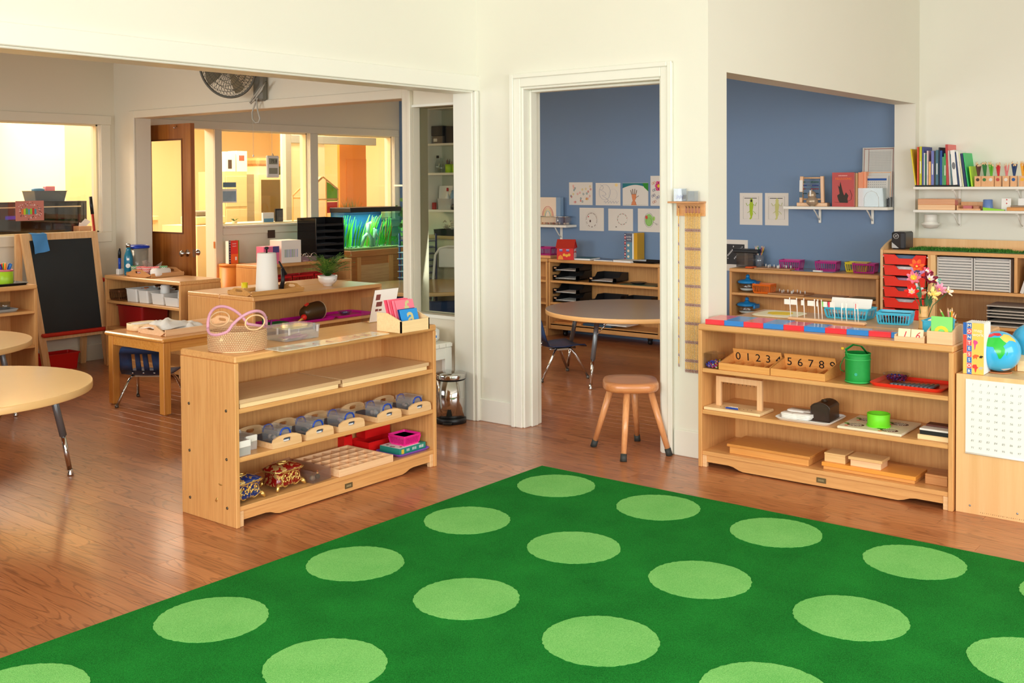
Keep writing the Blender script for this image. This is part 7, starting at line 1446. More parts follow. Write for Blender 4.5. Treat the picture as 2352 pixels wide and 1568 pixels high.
for k in range(46):
    a = r.uniform(0, 2 * PI); L = r.uniform(.15, .25); up = r.uniform(.45, 1.4); m = MB(); pts = []
    for j in range(9):
        q = j / 8; rad = L * q * math.cos(up * (1 - .25 * q)); z = .072 + L * (math.sin(up) * q * 1.05 - .30 * q * q); pts.append(Vector((rad * math.cos(a), rad * math.sin(a), z)))
    m.tube(pts, [.0016 - .0012 * j / 8 for j in range(9)], 4); sd = Vector((-math.sin(a), math.cos(a), 0))
    for j in range(1, 9):
        for sg in (-1, 1):
            for h in (0, .5):
                p = pts[j].lerp(pts[max(0, j - 1)], h); ll = (.026 * (1 - .55 * abs(j / 8 - .4))) * r.uniform(.8, 1.2); tip = p + sd * sg * ll + (pts[j] - pts[j - 1]).normalized() * ll * .5 + Vector((0, 0, r.uniform(-.006, .006))); wv = (pts[j] - pts[j - 1]).normalized() * .005
                m.add([p - wv * .4, p.lerp(tip, .5) + wv, tip, p.lerp(tip, .5) - wv], [(0, 1, 2, 3)], 0)
    part('frond', m, FG[k % 3], t)
# upper inner shelf of the fern unit: magenta trays, hen, dish
MAG = M('tray_magenta', (206, 24, 150), rough=.3); z = .4205
for i, (x, lab) in enumerate(((4.60, 'left'), (4.965, 'middle, under the toy hen'), (5.33, 'right'))): O('plastic_tray', 'bright magenta tray on the fern shelf, the %s one of three' % lab, 'tray', tray_plate(.345, .26, .016), MAG, (x, 5.835, z), 0, 'magenta trays')
t = T('toy_hen', 'dark brown half round toy hen with red comb and yellow beak on a magenta tray', 'toy', (5.16, 5.94, z + .004), .15); HB2 = M('hen_brown', (74, 52, 26), rough=.35)
part('body', MB().tube([(-.10, 0, .045), (-.085, 0, .05), (-.04, 0, .058), (.06, 0, .062), (.075, 0, .062)], [.036, .048, .062, .068, .066], 20), HB2, t); part('end_face', MB().tube([(.0755, 0, .062), (.081, 0, .062)], .067, 20), col(214, 180, 140), t)
part('comb', MB().prism([(-.075, .095), (-.040, .100), (-.035, .118), (-.045, .112), (-.052, .128), (-.06, .112), (-.072, .120)], -.010, .010, 'xz'), col(230, 60, 44), t); part('comb_band', MB().lathe([(.024, .088), (.020, .106)], (-.055, 0, 0), 14), col(246, 206, 70), t)
part('wattle', MB().ball((-.105, -.012, .030), .024, .022, .022, 14), col(226, 40, 26), t); part('beak', MB().tube([(-.12, -.01, .020), (-.165, -.012, .008)], [.012, .004], 8), col(240, 186, 90), t)
for y in (-.028, .026): part('eye', MB().ball((-.085, y, .082), .007, n=8), WHITE, t)
O('glass_dish', 'small glass dish of beads on the right magenta tray', 'dish', MB().lathe([(.03, 0), (.05, .02), (.055, .035), (.051, .035), (.03, .008)], n=20).ball((0, 0, .02), .03, .03, .012, 10, 1), [GLASS, col(130, 100, 150)], (5.47, 5.93, z + .004)); O('knobbed_pegs', 'cluster of small metal topped pegs on the left magenta tray', 'pegs', MB().tube([(0, 0, 0), (0, 0, .06)], .005, 6).ball((0, 0, .066), .008, n=8, mi=1).tube([(.04, .02, 0), (.05, .02, .06)], .005, 6).ball((.052, .02, .064), .008, n=8, mi=1).tube([(.06, -.01, 0), (.075, 0, .045)], .006, 6, 2), [col(50, 110, 70), CHROME, col(150, 50, 130)], (4.68, 5.90, z + .004)); O('green_dish', 'flat dark green dish on the left magenta tray', 'dish', MB().srect([(.07, .05, 0), (.085, .065, .014), (.08, .06, .014), (.06, .045, .004)], (0, 0, 0), 24, 4), col(40, 120, 70), (4.83, 5.94, z + .004))
# door_1, glazed, standing open at a right angle to the far wall
DW = WOOD('door_wood', (172, 104, 44), (150, 84, 32), 'z', scale=.5, rough=.25, coat=.5)
dx, y1, y0 = 5.058, 7.945, 7.25; dz = 1.90; th = .038; m = MB()
gz0, gz1, gy0, gy1 = 1.015, 1.78, 7.36, 7.845
m.box(dx, dx + th, y0, gy0, .01, dz).box(dx, dx + th, gy1, y1, .01, dz).box(dx, dx + th, gy0, gy1, .01, gz0).box(dx, dx + th, gy0, gy1, gz1, dz); d1 = struct('door_1', m, DW)
part('glass_pane', MB().box(dx + .016, dx + .021, gy0, gy1, gz0, gz1), PANE, d1); part('glazing_bead', MB().box(dx - .004, dx + .016, gy0, gy0 + .012, gz0, gz1).box(dx - .004, dx + .016, gy1 - .012, gy1, gz0, gz1).box(dx - .004, dx + .016, gy0 + .012, gy1 - .012, gz0, gz0 + .012).box(dx - .004, dx + .016, gy0 + .012, gy1 - .012, gz1 - .012, gz1), M('bead_dark', (110, 58, 24), rough=.3, coat=.4), d1)
kz = .865
for sx in (-1, 1): part('door_knob', MB().lathe([(.027, 0), (.027, .006), (.010, .010), (.010, .035), (.024, .045), (.026, .06), (.016, .07), (1e-5, .072)], n=20).rot(sx * PI / 2, 'Y').move(dx + (th if sx > 0 else 0), y0 + .055, kz), CHROME, d1)
part('latch_plate', MB().box(dx + .008, dx + .03, y0 - .003, y0, kz - .03, kz + .03), CHROME, d1); part('coat_hook', MB().tube([(dx - .002, 7.43, 1.885), (dx - .02, 7.43, 1.86), (dx - .03, 7.43, 1.872)], .004, 6), CHROME, d1)
for z in (1.70, .3): part('hinge', MB().box(dx - .012, dx + .002, y1 - .004, y1 + .012, z - .045, z + .045).tube([(dx - .008, y1 + .004, z - .05), (dx - .008, y1 + .004, z + .05)], .007, 8), STEEL, d1)
O('strike_plate', 'small brass strike plate on the white door jamb', 'strike plate', MB().box(0, .003, 0, .025, 0, .06), CHROME, (5.797, 7.96, .84))
# fan on the wall above the opening
t = T('wall_fan', 'grey wall fan with a wire cage above the inner opening', 'fan', (0, 0, 0)); fc = Vector(at_x(522, 153, 4.62)); fn = Vector((-.86, -.36, -.22)).normalized(); q = Matrix.Translation(fc) @ fn.to_track_quat('Z', 'Y').to_matrix().to_4x4(); FGY = M('fan_grey', (92, 90, 80), rough=.5)
m = MB().tube([(.215 * math.cos(a), .215 * math.sin(a), 0) for a in [2 * PI * k / 48 for k in range(48)]], .009, 8, closed=True); part('rim', m.xf(q), FGY, t)
for zz, nm in ((.055, 'front_cage'), (-.055, 'rear_cage')):
    m = MB()
    for k in range(48):
        a = 2 * PI * k / 48; m.tube([(.05 * math.cos(a), .05 * math.sin(a), zz), (.15 * math.cos(a + .12), .15 * math.sin(a + .12), zz * .9), (.212 * math.cos(a + .2), .212 * math.sin(a + .2), 0)], .0016, 4)
    for rr in (.05, .09, .13, .17): m.tube([(rr * math.cos(a), rr * math.sin(a), zz * (1 - .4 * (rr / .21) ** 3)) for a in [2 * PI * k / 32 for k in range(32)]], .002, 4, closed=True)
    part(nm, m.xf(q), FGY, t, kind='stuff')
for k in range(4):
    a = k * PI / 2 + .4; b2 = MB(); vs = []
    for i in range(5):
        for j in range(4): rr = .045 + .15 * i / 4; an = a + (j / 3 - .5) * (1.0 - .1 * i); vs.append((rr * math.cos(an), rr * math.sin(an), (j / 3 - .5) * .05))
    b2.add(vs, [(i * 4 + j, (i + 1) * 4 + j, (i + 1) * 4 + j + 1, i * 4 + j + 1) for i in range(4) for j in range(3)], 0, True); part('blade', b2.xf(q), M('fan_blade', (120, 112, 92), rough=.4), t)
part('motor', MB().lathe([(.05, -.12), (.055, -.05), (.045, .05), (.02, .056)], n=20).xf(q), FGY, t); wm = at_x(601, 200, XW0 - .02)
part('wall_bracket', MB().box(-.045, .018, -.05, .05, -.10, .16, b=.015).move(*wm), M('bracket_grey', (120, 118, 108), rough=.5), t); part('arm', MB().tube([fc - fn * .10, Vector(wm) + Vector((-.04, 0, .08))], .02, 10), FGY, t)
t = T('cord', 'grey power cord bundled and looped below the wall fan', 'cord', (0, 0, 0)); P = lambda u, v: Vector(at_x(u, v, XW0 - .07)); CGY = M('cord_grey', (176, 172, 160), rough=.5)
for pts in (((574, 236), (585, 220), (608, 192), (602, 205), (582, 232), (576, 238)), ((578, 228), (596, 205), (612, 188), (606, 196), (588, 222)), ((588, 215), (590, 240), (592, 255), (597, 272), (594, 281), (587, 282), (580, 274), (579, 258), (586, 238), (592, 225))): part('cord_loop', MB().tube([P(*p) for p in pts], .0055, 6), CGY, t)
# white cart and wipes by the wall
t = T('cart', 'white plastic cart beside the wall behind the beech shelf', 'cart', (4.50, 4.265, 0)); WC = M('cart_white', (236, 236, 226), rough=.4)
part('top_shelf', MB().box(0, .30, 0, .36, .425, .455, b=.005), WC, t)
for k in range(5): part('edge_block', MB().box(.004 + k * .06, .058 + k * .06, -.006, 0, .43, .452, b=.002), WC, t)
for x in (.0, .24): part('leg', MB().box(x, x + .06, .0, .03, 0, .425, b=.003), WC, t)
for x in (.0, .24): part('leg', MB().box(x, x + .06, .33, .36, 0, .425, b=.003), WC, t)
part('apron', MB().box(.06, .24, .004, .02, .36, .425), WC, t)
t = T('wipes_pack', 'clear wrapped pack of wipes with a label on the white cart', 'pack', (4.655, 4.42, .455)); part('pack_body', MB().srect([(.11, .085, 0), (.125, .10, .02), (.125, .10, .07), (.10, .075, .092), (.06, .05, .096)], (0, 0, 0), 28, 5), M('wrap_white', (222, 224, 220), rough=.3, bump=.6, scale=24, var=.06), t); part('label', MB().box(-.07, .07, -.104, -.099, .02, .062, b=.002), WHITE, t); part('label_mark', MB().box(.045, .065, -.1055, -.104, .030, .044).box(-.005, .03, -.1055, -.104, .048, .052, 1), [col(60, 130, 210), INK], t); part('flap', MB().srect([(.05, .03, .095), (.05, .03, .102)], (-.02, 0, 0), 20, 4), WHITE, t)
# ------------------------------------------------------------------ along the far wall, behind the fern shelf
shelf_unit('shelf_unit', 'wooden shelf unit under the office window with red baskets inside', (5.82, 7.40, 0), 0, 1.10, .30, (.515, .31, .085), plate=False, bolts=False)
t = T('round_cabinet', 'orange round fronted cabinet below the office window', 'cabinet', (5.885, 7.832, 0)); part('curved_side', MB().cyl((0, 0, 0), .115, 0, .685, 40), M('cab_orange', (232, 140, 56), rough=.4, var=.06, scale=8), t); part('top_panel', MB().cyl((0, 0, 0), .118, .685, .705, 40), M('cab_orange'), t)
t = T('board_book', 'orange red lettered book standing on the orange cabinet', 'book', (5.838, 7.82, .7055), -.12); part('pages', MB().box(.002, .10, .002, .06, 0, .20), PAPER, t); sp = part('spine', MB().box(0, .018, -.002, .003, 0, .205), [col(44, 44, 70)], t)
for k, ch in enumerate('MONTESSOR'): part('letter', up_text(ch, .014, .009, -.0024, .205 - .0222 * (k + .55), PAPER, bold=.0003), None, sp)
part('cover', MB().box(.018, .092, -.002, .002, 0, .085, 1).box(.018, .092, -.002, .002, .085, .205, 0).box(.092, .102, -.002, .05, 0, .205, 2), [col(226, 60, 44), col(236, 110, 40), col(110, 150, 40)], t); part('cover_print', up_text('letter', .018, .054, -.0024, .178, PAPER), None, t); part('cover_print', up_text('work', .018, .054, -.0024, .156, PAPER), None, t); part('printed_picture', MB().box(.06, .078, -.0026, -.001, .03, .06), PAPER, t)
for nm, lab, cat, loc, m, mt in (('pink_box', 'pink and multicoloured box in front of the orange red book', 'box', (5.90, 7.415, .7105), MB().box(0, .17, 0, .10, 0, .155, 0).box(.10, .17, -.001, 0, .10, .155, 1), [col(240, 120, 160), col(90, 80, 140)]), ('sticky_note', 'pale yellow note leaning before the pink box', 'note', (5.935, 7.408, .7105), MB().box(0, .075, 0, .002, 0, .085), col(244, 226, 120)), ('white_box', 'large white barcode box on the shelf under the window', 'box', (6.10, 7.42, .7105), MB().box(0, .20, 0, .20, 0, .20, b=.002), M('carton_white', (240, 234, 222), rough=.5))):
    o = O(nm, lab, cat, m, mt, loc, -.15 if nm == 'white_box' else 0)
    if nm == 'white_box':
        b2 = MB(); r = random.Random(1); x = .03
        while x < .17: w_ = r.uniform(.002, .008); b2.box(x, x + w_, -.0012, 0, .05, .12, r.randrange(3)); x += w_ + r.uniform(.002, .007)
        part('printed_bars', b2, [col(150, 170, 200), col(120, 160, 120), col(180, 170, 210)], o, kind='stuff')
t = T('picture_card', 'small brown photo card on the wall above the white box', 'picture', (6.375, YF - .022, .905)); part('card', MB().box(0, .085, 0, .002, 0, .075), col(80, 54, 44), t)
for k, x in enumerate((6.33, 6.425)): tt = T('scissor_box', 'clear plastic caddy with arched rims, %s of two before the black rack' % ('left', 'right')[k], 'caddy', (x, 7.41, .7105), 0, 'clear caddies'); part('body', MB().box(0, .075, 0, .08, 0, .045, b=.003), CLEAR('caddy_clear', (230, 214, 220), body=.4, bodycol=(196, 170, 180), gloss=.2), tt); part('arched_rim', MB().tube([(.0, 0, .045), (.015, 0, .066), (.038, 0, .074), (.06, 0, .066), (.075, 0, .045)], .004, 6).tube([(.0, .08, .045), (.015, .08, .066), (.038, .08, .074), (.06, .08, .066), (.075, .08, .045)], .004, 6), CHROME, tt)
t = T('letter_rack', 'black mesh letter rack with paper slots beside the aquarium', 'rack', (6.50, 7.42, .7105)); BM = CLEAR('black_mesh', (60, 60, 60), body=.75, bodycol=(20, 20, 22), gloss=.05)
for x in (0, .335): part('side_mesh', MB().box(x, x + .004, 0, .26, 0, .385), BM, t)
part('back_mesh', MB().box(.004, .335, .255, .259, 0, .385), M('mesh_black', (26, 26, 28), rough=.6), t); fr = MB()
for x in (0, .335):
    for y in (0, .255): fr.tube([(x + .002, y, 0), (x + .002, y, .385)], .004, 6)
part('frame', fr, BLACK, t)
for k in range(6): part('slot_tray', MB().box(.004, .335, .0, .255, .012 + k * .060, .016 + k * .060).box(.004, .335, -.002, .002, .010 + k * .06, .030 + k * .06), M('mesh_black'), t)
for k in range(5): part('paper_stack', MB().box(.02, .31, .004, .22, .0165 + k * .060, .026 + k * .060), M('paper_grey', (190, 190, 194), rough=.6), t)
for i, (x, y, lab) in enumerate(((5.98, 7.42, 'front'), (6.24, 7.43, 'second'), (6.50, 7.43, 'third'))): O('plastic_basket', 'red slotted basket inside the shelf under the window, the %s from the left' % ('first', 'second', 'third')[i], 'basket', basket_mb(.24, .2, .075, .9, 12, 8), M('basket_red', (214, 36, 40), rough=.35), (x, y, .516), 0, 'red slotted baskets')
# aquarium
t = T('aquarium_stand', 'brown wooden aquarium stand with a pale door panel', 'stand', (7.03, 7.53, 0)); SW = WOOD('stand_brown', (186, 122, 62), (168, 104, 48), 'x', rough=.4); part('cabinet_body', MB().box(.02, .71, .02, .36, 0, .70), SW, t); part('top_board', MB().box(-.01, .74, -.01, .38, .70, .765, b=.005), SW, t); part('post', MB().box(.09, .14, .008, .02, 0, .70), WOOD('stand_light', (214, 158, 92), (200, 140, 76), 'z'), t); part('post', MB().box(.52, .58, .008, .02, 0, .70), WOOD('stand_light', None, None), t); part('door_panel', MB().box(.14, .52, .010, .02, .12, .62), WOOD('panel_pale', (206, 164, 108), (190, 146, 92), 'x'), t)
AX, AY, AZ = 7.045, 7.55, .766; aw, ad, ah = .69, .28, .365
t = T('aquarium', 'lit aquarium with green plants and pale driftwood', 'aquarium', (AX, AY, AZ)); TG = CLEAR('tank_glass', (226, 244, 240), gloss=.06, rough=.01)
part('glass_walls', MB().box(0, aw, 0, .005, 0, ah).box(0, .005, .005, ad, 0, ah).box(aw - .005, aw, .005, ad, 0, ah), TG, t); part('backdrop', MB().box(.005, aw - .005, ad - .006, ad, 0, ah), M('tank_blue', (20, 88, 150), rough=.6, var=.5, scale=6), t)
part('water', MB().box(.007, aw - .007, .007, ad - .008, .022, ah - .02), CLEAR('tank_water', (222, 242, 240), gloss=.04, rough=.02), t)
part('gravel', MB().box(.006, aw - .006, .006, ad - .007, 0, .020, b=.002), M('gravel', (206, 190, 120), rough=.8, var=.4, scale=60), t); part('hood', MB().box(-.006, aw + .006, -.006, ad + .006, ah, ah + .045, b=.004), BLACK, t)
r = random.Random(17); PG = [M('weed_a', (90, 190, 40), rough=.4), M('weed_b', (150, 210, 60), rough=.4), M('weed_c', (180, 130, 50), rough=.5), M('weed_d', (60, 150, 60), rough=.4)]
def weed(cx, n, h, spread, mats, bend):
    for k in range(n):
        x = cx + r.uniform(-spread, spread); y = r.uniform(.09, ad - .03); H_ = h * r.uniform(.6, 1.0); bx_ = bend * r.uniform(.3, 1.2) + r.uniform(-.03, .03); pts = [(min(aw - .02, max(.02, x + bx_ * q * q)), y - .02 * q, .018 + H_ * q) for q in (0, .25, .5, .75, 1)]
        m = MB(); vs = []
        for j, p in enumerate(pts): wd = (.006, .008, .008, .006, .001)[j]; vs += [(p[0] - wd, p[1] + .002, p[2]), (p[0], p[1] - .002, p[2]), (p[0] + wd, p[1] + .002, p[2])]
        m.add(vs, [(j * 3 + i, j * 3 + i + 1, (j + 1) * 3 + i + 1, (j + 1) * 3 + i) for j in range(4) for i in range(2)], 0, True); part('water_weed', m, PG[r.choice(mats)], t)
weed(.07, 26, .32, .06, (0, 1, 3), .03); weed(.17, 12, .30, .05, (0, 1), .05); weed(.40, 24, .32, .05, (0, 1, 2), .08); weed(.55, 10, .26, .04, (2, 3), .06); weed(.64, 9, .30, .03, (2, 0), .02)
for cx, cz, s in ((.52, .07, .045), (.47, .05, .03), (.66, .07, .035)):
    m = MB()
    for k in range(34): p = Vector((cx + r.gauss(0, s * .5), .07 + r.gauss(0, .02), max(.03, cz + r.gauss(0, s * .6)))); m.add([p, p + Vector((.012, 0, .010)), p + Vector((.004, -.004, .020)), p + Vector((-.008, 0, .010))], [(0, 1, 2, 3)])
    part('leafy_weed', m, PG[0], t, kind='stuff')
DWD = M('driftwood', (206, 206, 176), rough=.6, var=.3, scale=20)
for pts, rad in (([(.33, .06, .02), (.335, .06, .10), (.30, .07, .16), (.31, .08, .24), (.35, .08, .26)], [.016, .02, .016, .02, .01]), ([(.36, .05, .02), (.37, .05, .12), (.38, .05, .19)], [.012, .018, .022]), ([(.20, .06, .02), (.24, .06, .12), (.28, .06, .15)], [.014, .018, .014]), ([(.40, .05, .02), (.42, .05, .10), (.36, .05, .20)], [.008, .009, .010])): part('driftwood', MB().tube(pts, rad, 9), DWD, t)
for k in range(26): part('pebble', MB().ball((r.uniform(.03, aw - .03), r.uniform(.03, .10), .022), r.uniform(.006, .016), .008, r.uniform(.005, .014), 7), (DWD, M('pebble_pink', (206, 160, 130), rough=.6), M('pebble_dark', (70, 60, 44), rough=.7))[k % 3], t)
l = bpy.data.lights.new('aquarium_lamp', 'AREA'); l.shape = 'RECTANGLE'; l.size = .6; l.size_y = .12; l.energy = 12.0; l.color = (.86, 1, .84); lo = bpy.data.objects.new('aquarium_lamp', l); COL.objects.link(lo); lo.location = (AX + aw / 2, AY + .11, AZ + ah - .008)
IVY = [M('ivy_a', (70, 110, 50), rough=.5), M('ivy_b', (120, 160, 80), rough=.5)]
t = T('trailing_plant', 'leafy green trailing plant at the right of the aquarium', 'plant', (7.96, 7.66, 0)); part('pot', MB().lathe([(.07, .70), (.09, .86), (.085, .86), (.07, .72)], n=24), col(60, 64, 60), t); part('plant_stand', MB().lathe([(.09, 0), (.09, .02), (.02, .03), (.02, .68), (.09, .70)], n=20), BLACK, t); r = random.Random(23)
for k in range(70):
    a = r.uniform(0, 2 * PI); rr = r.uniform(.02, .13); zc = r.choice((r.uniform(.86, 1.22), r.uniform(.70, 1.1))); p = Vector((max(-.15, rr * math.cos(a)) - (.16 if k % 9 == 0 else 0), rr * math.sin(a) * .8 - .02, zc + (.06 if k % 9 == 0 else 0))); s = r.uniform(.020, .034); tx = Vector((r.uniform(-1, 1), r.uniform(-.6, .2), r.uniform(-.6, .6))).normalized(); sd = tx.cross(Vector((-.5, -.8, .3))).normalized()
    part('leaf', MB().add([p - tx * s, p - tx * s * .3 + sd * s * .8, p + tx * s * .3 + sd * s * .6, p + tx * s, p + tx * s * .3 - sd * s * .6, p - tx * s * .3 - sd * s * .8], [(0, 1, 2, 3, 4, 5)]), IVY[k % 2], t)
m = MB()
for k in range(7): a = k * .9; m.tube([(0, 0, .82), (.05 * math.cos(a), .05 * math.sin(a), 1.0), (.09 * math.cos(a), .09 * math.sin(a), 1.15)], .003, 5)
part('stems', m, STEM, t, kind='stuff')
O('wall_ledge', 'short white ledge on the blue wall above the trailing plant', 'shelf', MB().box(0, .12, 0, .13, 0, .02, b=.002), SHW, (8.02, 7.80, 1.375))
# seen through the inner glass: table, rack, cupboard, folding chair
round_table('round wooden table seen through the narrow inner window', (6.95, 6.46, 0), .62, 1.43, M('table_oak_top', (196, 150, 84), rough=.25, coat=.3), .5, M('maple_edge'))
t = T('pantry_shelf', 'white wall shelves with supplies seen through the inner window', 'shelf', (7.93, 7.37, 1.12), R90); part('side_panel', MB().box(0, .02, 0, .215, 0, 1.1), SHW, t); part('side_panel', MB().box(.86, .88, 0, .215, 0, 1.1), SHW, t)
for z in (0, .37, .665, 1.03): part('shelf_board', MB().box(.02, .86, 0, .215, z, z + .022), SHW, t)
part('back_panel', MB().box(.02, .86, .207, .215, .022, 1.1), M('pantry_back', (190, 192, 172), rough=.6), t)
sz = lambda z: 1.12 + z + .0225
def sup(nm, lab, cat, m, mt, y, z, x=7.97): return O(nm, lab, cat, m, mt, (x, 7.37 - y, sz(z)), R90)
sup('storage_box', 'grey box with a pale front on the upper pantry shelf', 'box', MB().box(0, .14, 0, .15, 0, .075, b=.003).box(.02, .07, -.002, 0, .02, .05, 1), [col(120, 110, 104), WHITE], .04, .665); sup('storage_box', 'dark box stacked on the grey one in the pantry', 'box', MB().box(0, .15, 0, .15, 0, .10, b=.003), col(56, 56, 60), .03, .742); sup('storage_box', 'black box in the middle of the upper pantry shelf', 'box', MB().box(0, .15, 0, .15, 0, .17, b=.003), col(34, 38, 46), .18, .665, 8.0); sup('paper_bundle', 'upright pale folders on the upper pantry shelf', 'folders', MB().box(0, .03, 0, .15, 0, .15).box(.035, .06, 0, .15, 0, .14).box(.065, .10, 0, .15, 0, .15), col(200, 196, 184), .34, .665)
sup('storage_box', 'long dark box on the top pantry shelf', 'box', MB().box(0, .38, 0, .15, 0, .06, b=.003), col(70, 66, 56), .05, 1.03)
sup('glass_bottle', 'tall clear bottle with a dark cap in the pantry', 'bottle', MB().lathe([(.03, 0), (.032, .08), (.014, .12), (.012, .15)], n=16).lathe([(.014, .15), (.014, .175)], n=12, mi=1), [GLASS, BLACK], .07, .37, 8.02); sup('glass_bottle', 'clear flask beside the tall bottle in the pantry', 'bottle', MB().lathe([(.035, 0), (.038, .06), (.018, .11), (.016, .15)], n=16), GLASS, .135, .37, 8.0)
for i, y in enumerate((.20, .29)):
    t = T('marker_cup', 'lime green cup of pencils in the pantry, %s of two' % ('left', 'right')[i], 'cup', (8.0, 7.37 - y - .04, sz(.37)), 0, 'lime green cups in the pantry'); part('cup_body', MB().lathe([(.038, 0), (.040, .085), (.037, .085), (.035, .004)], n=20), M('cup_lime'), t); m = MB(); rr = random.Random(i)
    for k in range(9): m.tube([(rr.uniform(-.02, .02), rr.uniform(-.02, .02), .01), (rr.uniform(-.035, .035), rr.uniform(-.03, .03), rr.uniform(.10, .14))], .0035, 5, k % 3)
    part('pencils', m, [col(80, 60, 90), col(40, 60, 70), col(190, 130, 110)], t, kind='stuff')
sup('lidded_jar', 'pink patterned jar with a dark lid at the pantry edge', 'jar', MB().lathe([(.035, 0), (.036, .10)], n=18).lathe([(.038, .10), (.038, .115)], n=18, mi=1), [col(180, 140, 150), BLACK], .42, .37)
sup('white_board', 'white panel leaning behind the cleaning caddy in the pantry', 'board', MB().box(0, .18, 0, .01, 0, .24).rot(-.1, 'X'), WHITE, .06, 0, 8.03); sup('plastic_caddy', 'pale plastic caddy of cleaning bottles in the pantry', 'caddy', hollow(.20, .13, .11, .003, .85), CLR2, .10, 0, 7.96); sup('spray_bottle', 'white bottle with a red cap standing in the pale caddy', 'bottle', MB().lathe([(.025, 0), (.027, .10), (.010, .15), (.009, .18)], n=16).lathe([(.012, .18), (.011, .215)], n=12, mi=1), [WHITE, col(200, 40, 40)], .20, .004, 8.02); sup('spray_bottle', 'blue label bottle standing in the pale caddy', 'bottle', MB().lathe([(.03, 0), (.032, .08), (.032, .15), (.015, .19)], n=16), col(120, 160, 190), .27, .004, 8.03); sup('red_bottle', 'small red item at the left of the pantry shelf', 'bottle', MB().box(0, .03, 0, .04, 0, .07, b=.004), col(190, 40, 36), .03, 0); sup('orange_box', 'orange and white boxes at the right of the pantry shelf', 'box', MB().box(0, .10, 0, .1, 0, .09).box(.01, .09, 0, .09, .09, .15, 1), [WHITE, col(236, 130, 50)], .36, 0); sup('dark_shoe', 'black and white item below the orange box', 'pouch', MB().srect([(.05, .03, 0), (.06, .035, .03), (.03, .02, .06)], (.05, .04, 0), 20, 4), BLACK, .30, 0, 7.94)
t = T('cupboard', 'beige low cupboard with drawers below the pantry shelves', 'cupboard', (7.79, 7.32, 0), R90); BG = M('cupboard_beige', (206, 196, 166), rough=.5); part('carcass', MB().box(0, .50, .02, .36, 0, .86), BG, t); part('worktop', MB().box(-.01, .51, -.01, .36, .86, .89, b=.003), M('worktop_tan', (190, 160, 110), rough=.4), t)
for k in range(4): part('drawer', MB().box(.01, .49, .008, .02, .06 + k * .2, .245 + k * .2, b=.002), BG, t)
t = T('shell_tray', 'black tray heaped with pale shells on the beige cupboard', 'tray', (7.82, 7.20, .8905), R90); part('tray_body', hollow(.40, .26, .06, .004, .95), BLACK, t); rr = random.Random(6)
for k in range(34):
    a = rr.uniform(0, 2 * PI); p = Vector((.17 + rr.gauss(0, .05), .12 + rr.gauss(0, .04), .05 + rr.uniform(0, .08))); s = rr.uniform(.02, .04); part('shell', MB().add([p, p + Vector((s * math.cos(a), s * math.sin(a) * .5 - .01, s * .8)), p + Vector((s * 1.2 * math.cos(a + .6), s * .4, s * .5)), p + Vector((s * .6 * math.cos(a - .7), -s * .5, s * .3))], [(0, 1, 2), (0, 3, 1), (0, 2, 3)], 0), M('shell_cream', (222, 214, 186), rough=.5), t)
t = T('drying_rack', 'dark blue wire drying rack loaded with papers', 'rack', (7.52, 7.36, 0), R90); WBL = M('rack_blue', (40, 52, 100), rough=.4)
for x in (0, .33):
    for y in (0, .17): part('post', MB().tube([(x, y, 0), (x, y, .92)], .010, 8), WBL, t)
for k in range(13): part('wire_shelf', MB().box(0, .33, 0, .17, .10 + k * .062, .106 + k * .062).box(0, .33, -.006, .0, .10 + k * .062, .112 + k * .062), WBL, t)
for k in range(12): part('paper_sheet', MB().box(-.01 + .004 * (k % 3), .30, -.02 - .006 * (k % 2), .165, .108 + k * .062, .115 + k * .062).rot(.02 * (k % 3 - 1)), M('sheet_grey_blue', (170, 184, 192), rough=.6, var=.2, scale=12), t)
t = T('folding_chair', 'white folding chair behind the round table inside the window', 'chair', (7.59, 6.745, 0), -2.72); FC = M('chair_white', (226, 226, 220), rough=.35)
part('frame', MB().tube([(-.02, -.18, 0), (.02, -.18, .45), (-.06, -.18, .72), (-.075, -.14, .78), (-.078, -.06, .80), (-.078, .06, .80), (-.075, .14, .78), (-.06, .18, .72), (.02, .18, .45), (-.02, .18, 0)], .013, 8), FC, t); part('backrest', MB().box(-.085, -.068, -.15, .15, .60, .785, b=.006), FC, t); part('seat', MB().box(-.02, .32, -.17, .17, .40, .42, b=.006), FC, t)
for y in (-.16, .16): part('leg', MB().tube([(.0, y, .41), (.30, y, 0)], .011, 8), FC, t)
part('stretcher', MB().tube([(.0, -.18, .16), (.0, .18, .16)], .009, 8), FC, t)
chair('navy chair by the round table, seen through the inner window', (7.26, 6.99, 0), -2.09)
chair('navy chair partly hidden behind the letter card box, at the inner table', (6.45, 5.86, 0), .9)
# ------------------------------------------------------------------ on and behind the office windows
t = T('thermometer', 'white two display thermometer hung before the middle window', 'thermometer', (*at_y(614, 408, 7.93)[:1], 7.93, at_y(614, 408, 7.93)[2])); part('case', MB().box(0, .145, 0, .022, 0, .205, b=.008), WHITE, t); LCD = M('lcd_grey', (150, 150, 130), rough=.3)
for z, s in ((.125, '75.8'), (.035, None)): d = part('display', MB().box(.022, .120, -.002, .001, z, z + .055), LCD, t); (part('digits', up_text(s, .042, .078, -.003, z + .027, INK), None, t) if s else None)
part('hanging_string', MB().tube([(.065, .01, .205), (.065, .008, .62)], .0016, 5), WHITE, t); part('loop', MB().tube([(.058, -.002, .205), (.065, -.002, .225), (.072, -.002, .205)], .003, 6), STEEL, t)
O('pull_string', 'thin white pull string hanging beside the thermometer', 'string', MB().tube([(0, 0, 0), (0, 0, .56)], .0018, 5).ball((0, 0, 0), .008, .008, .013, 8), WHITE, at_y(582, 358, 7.93))
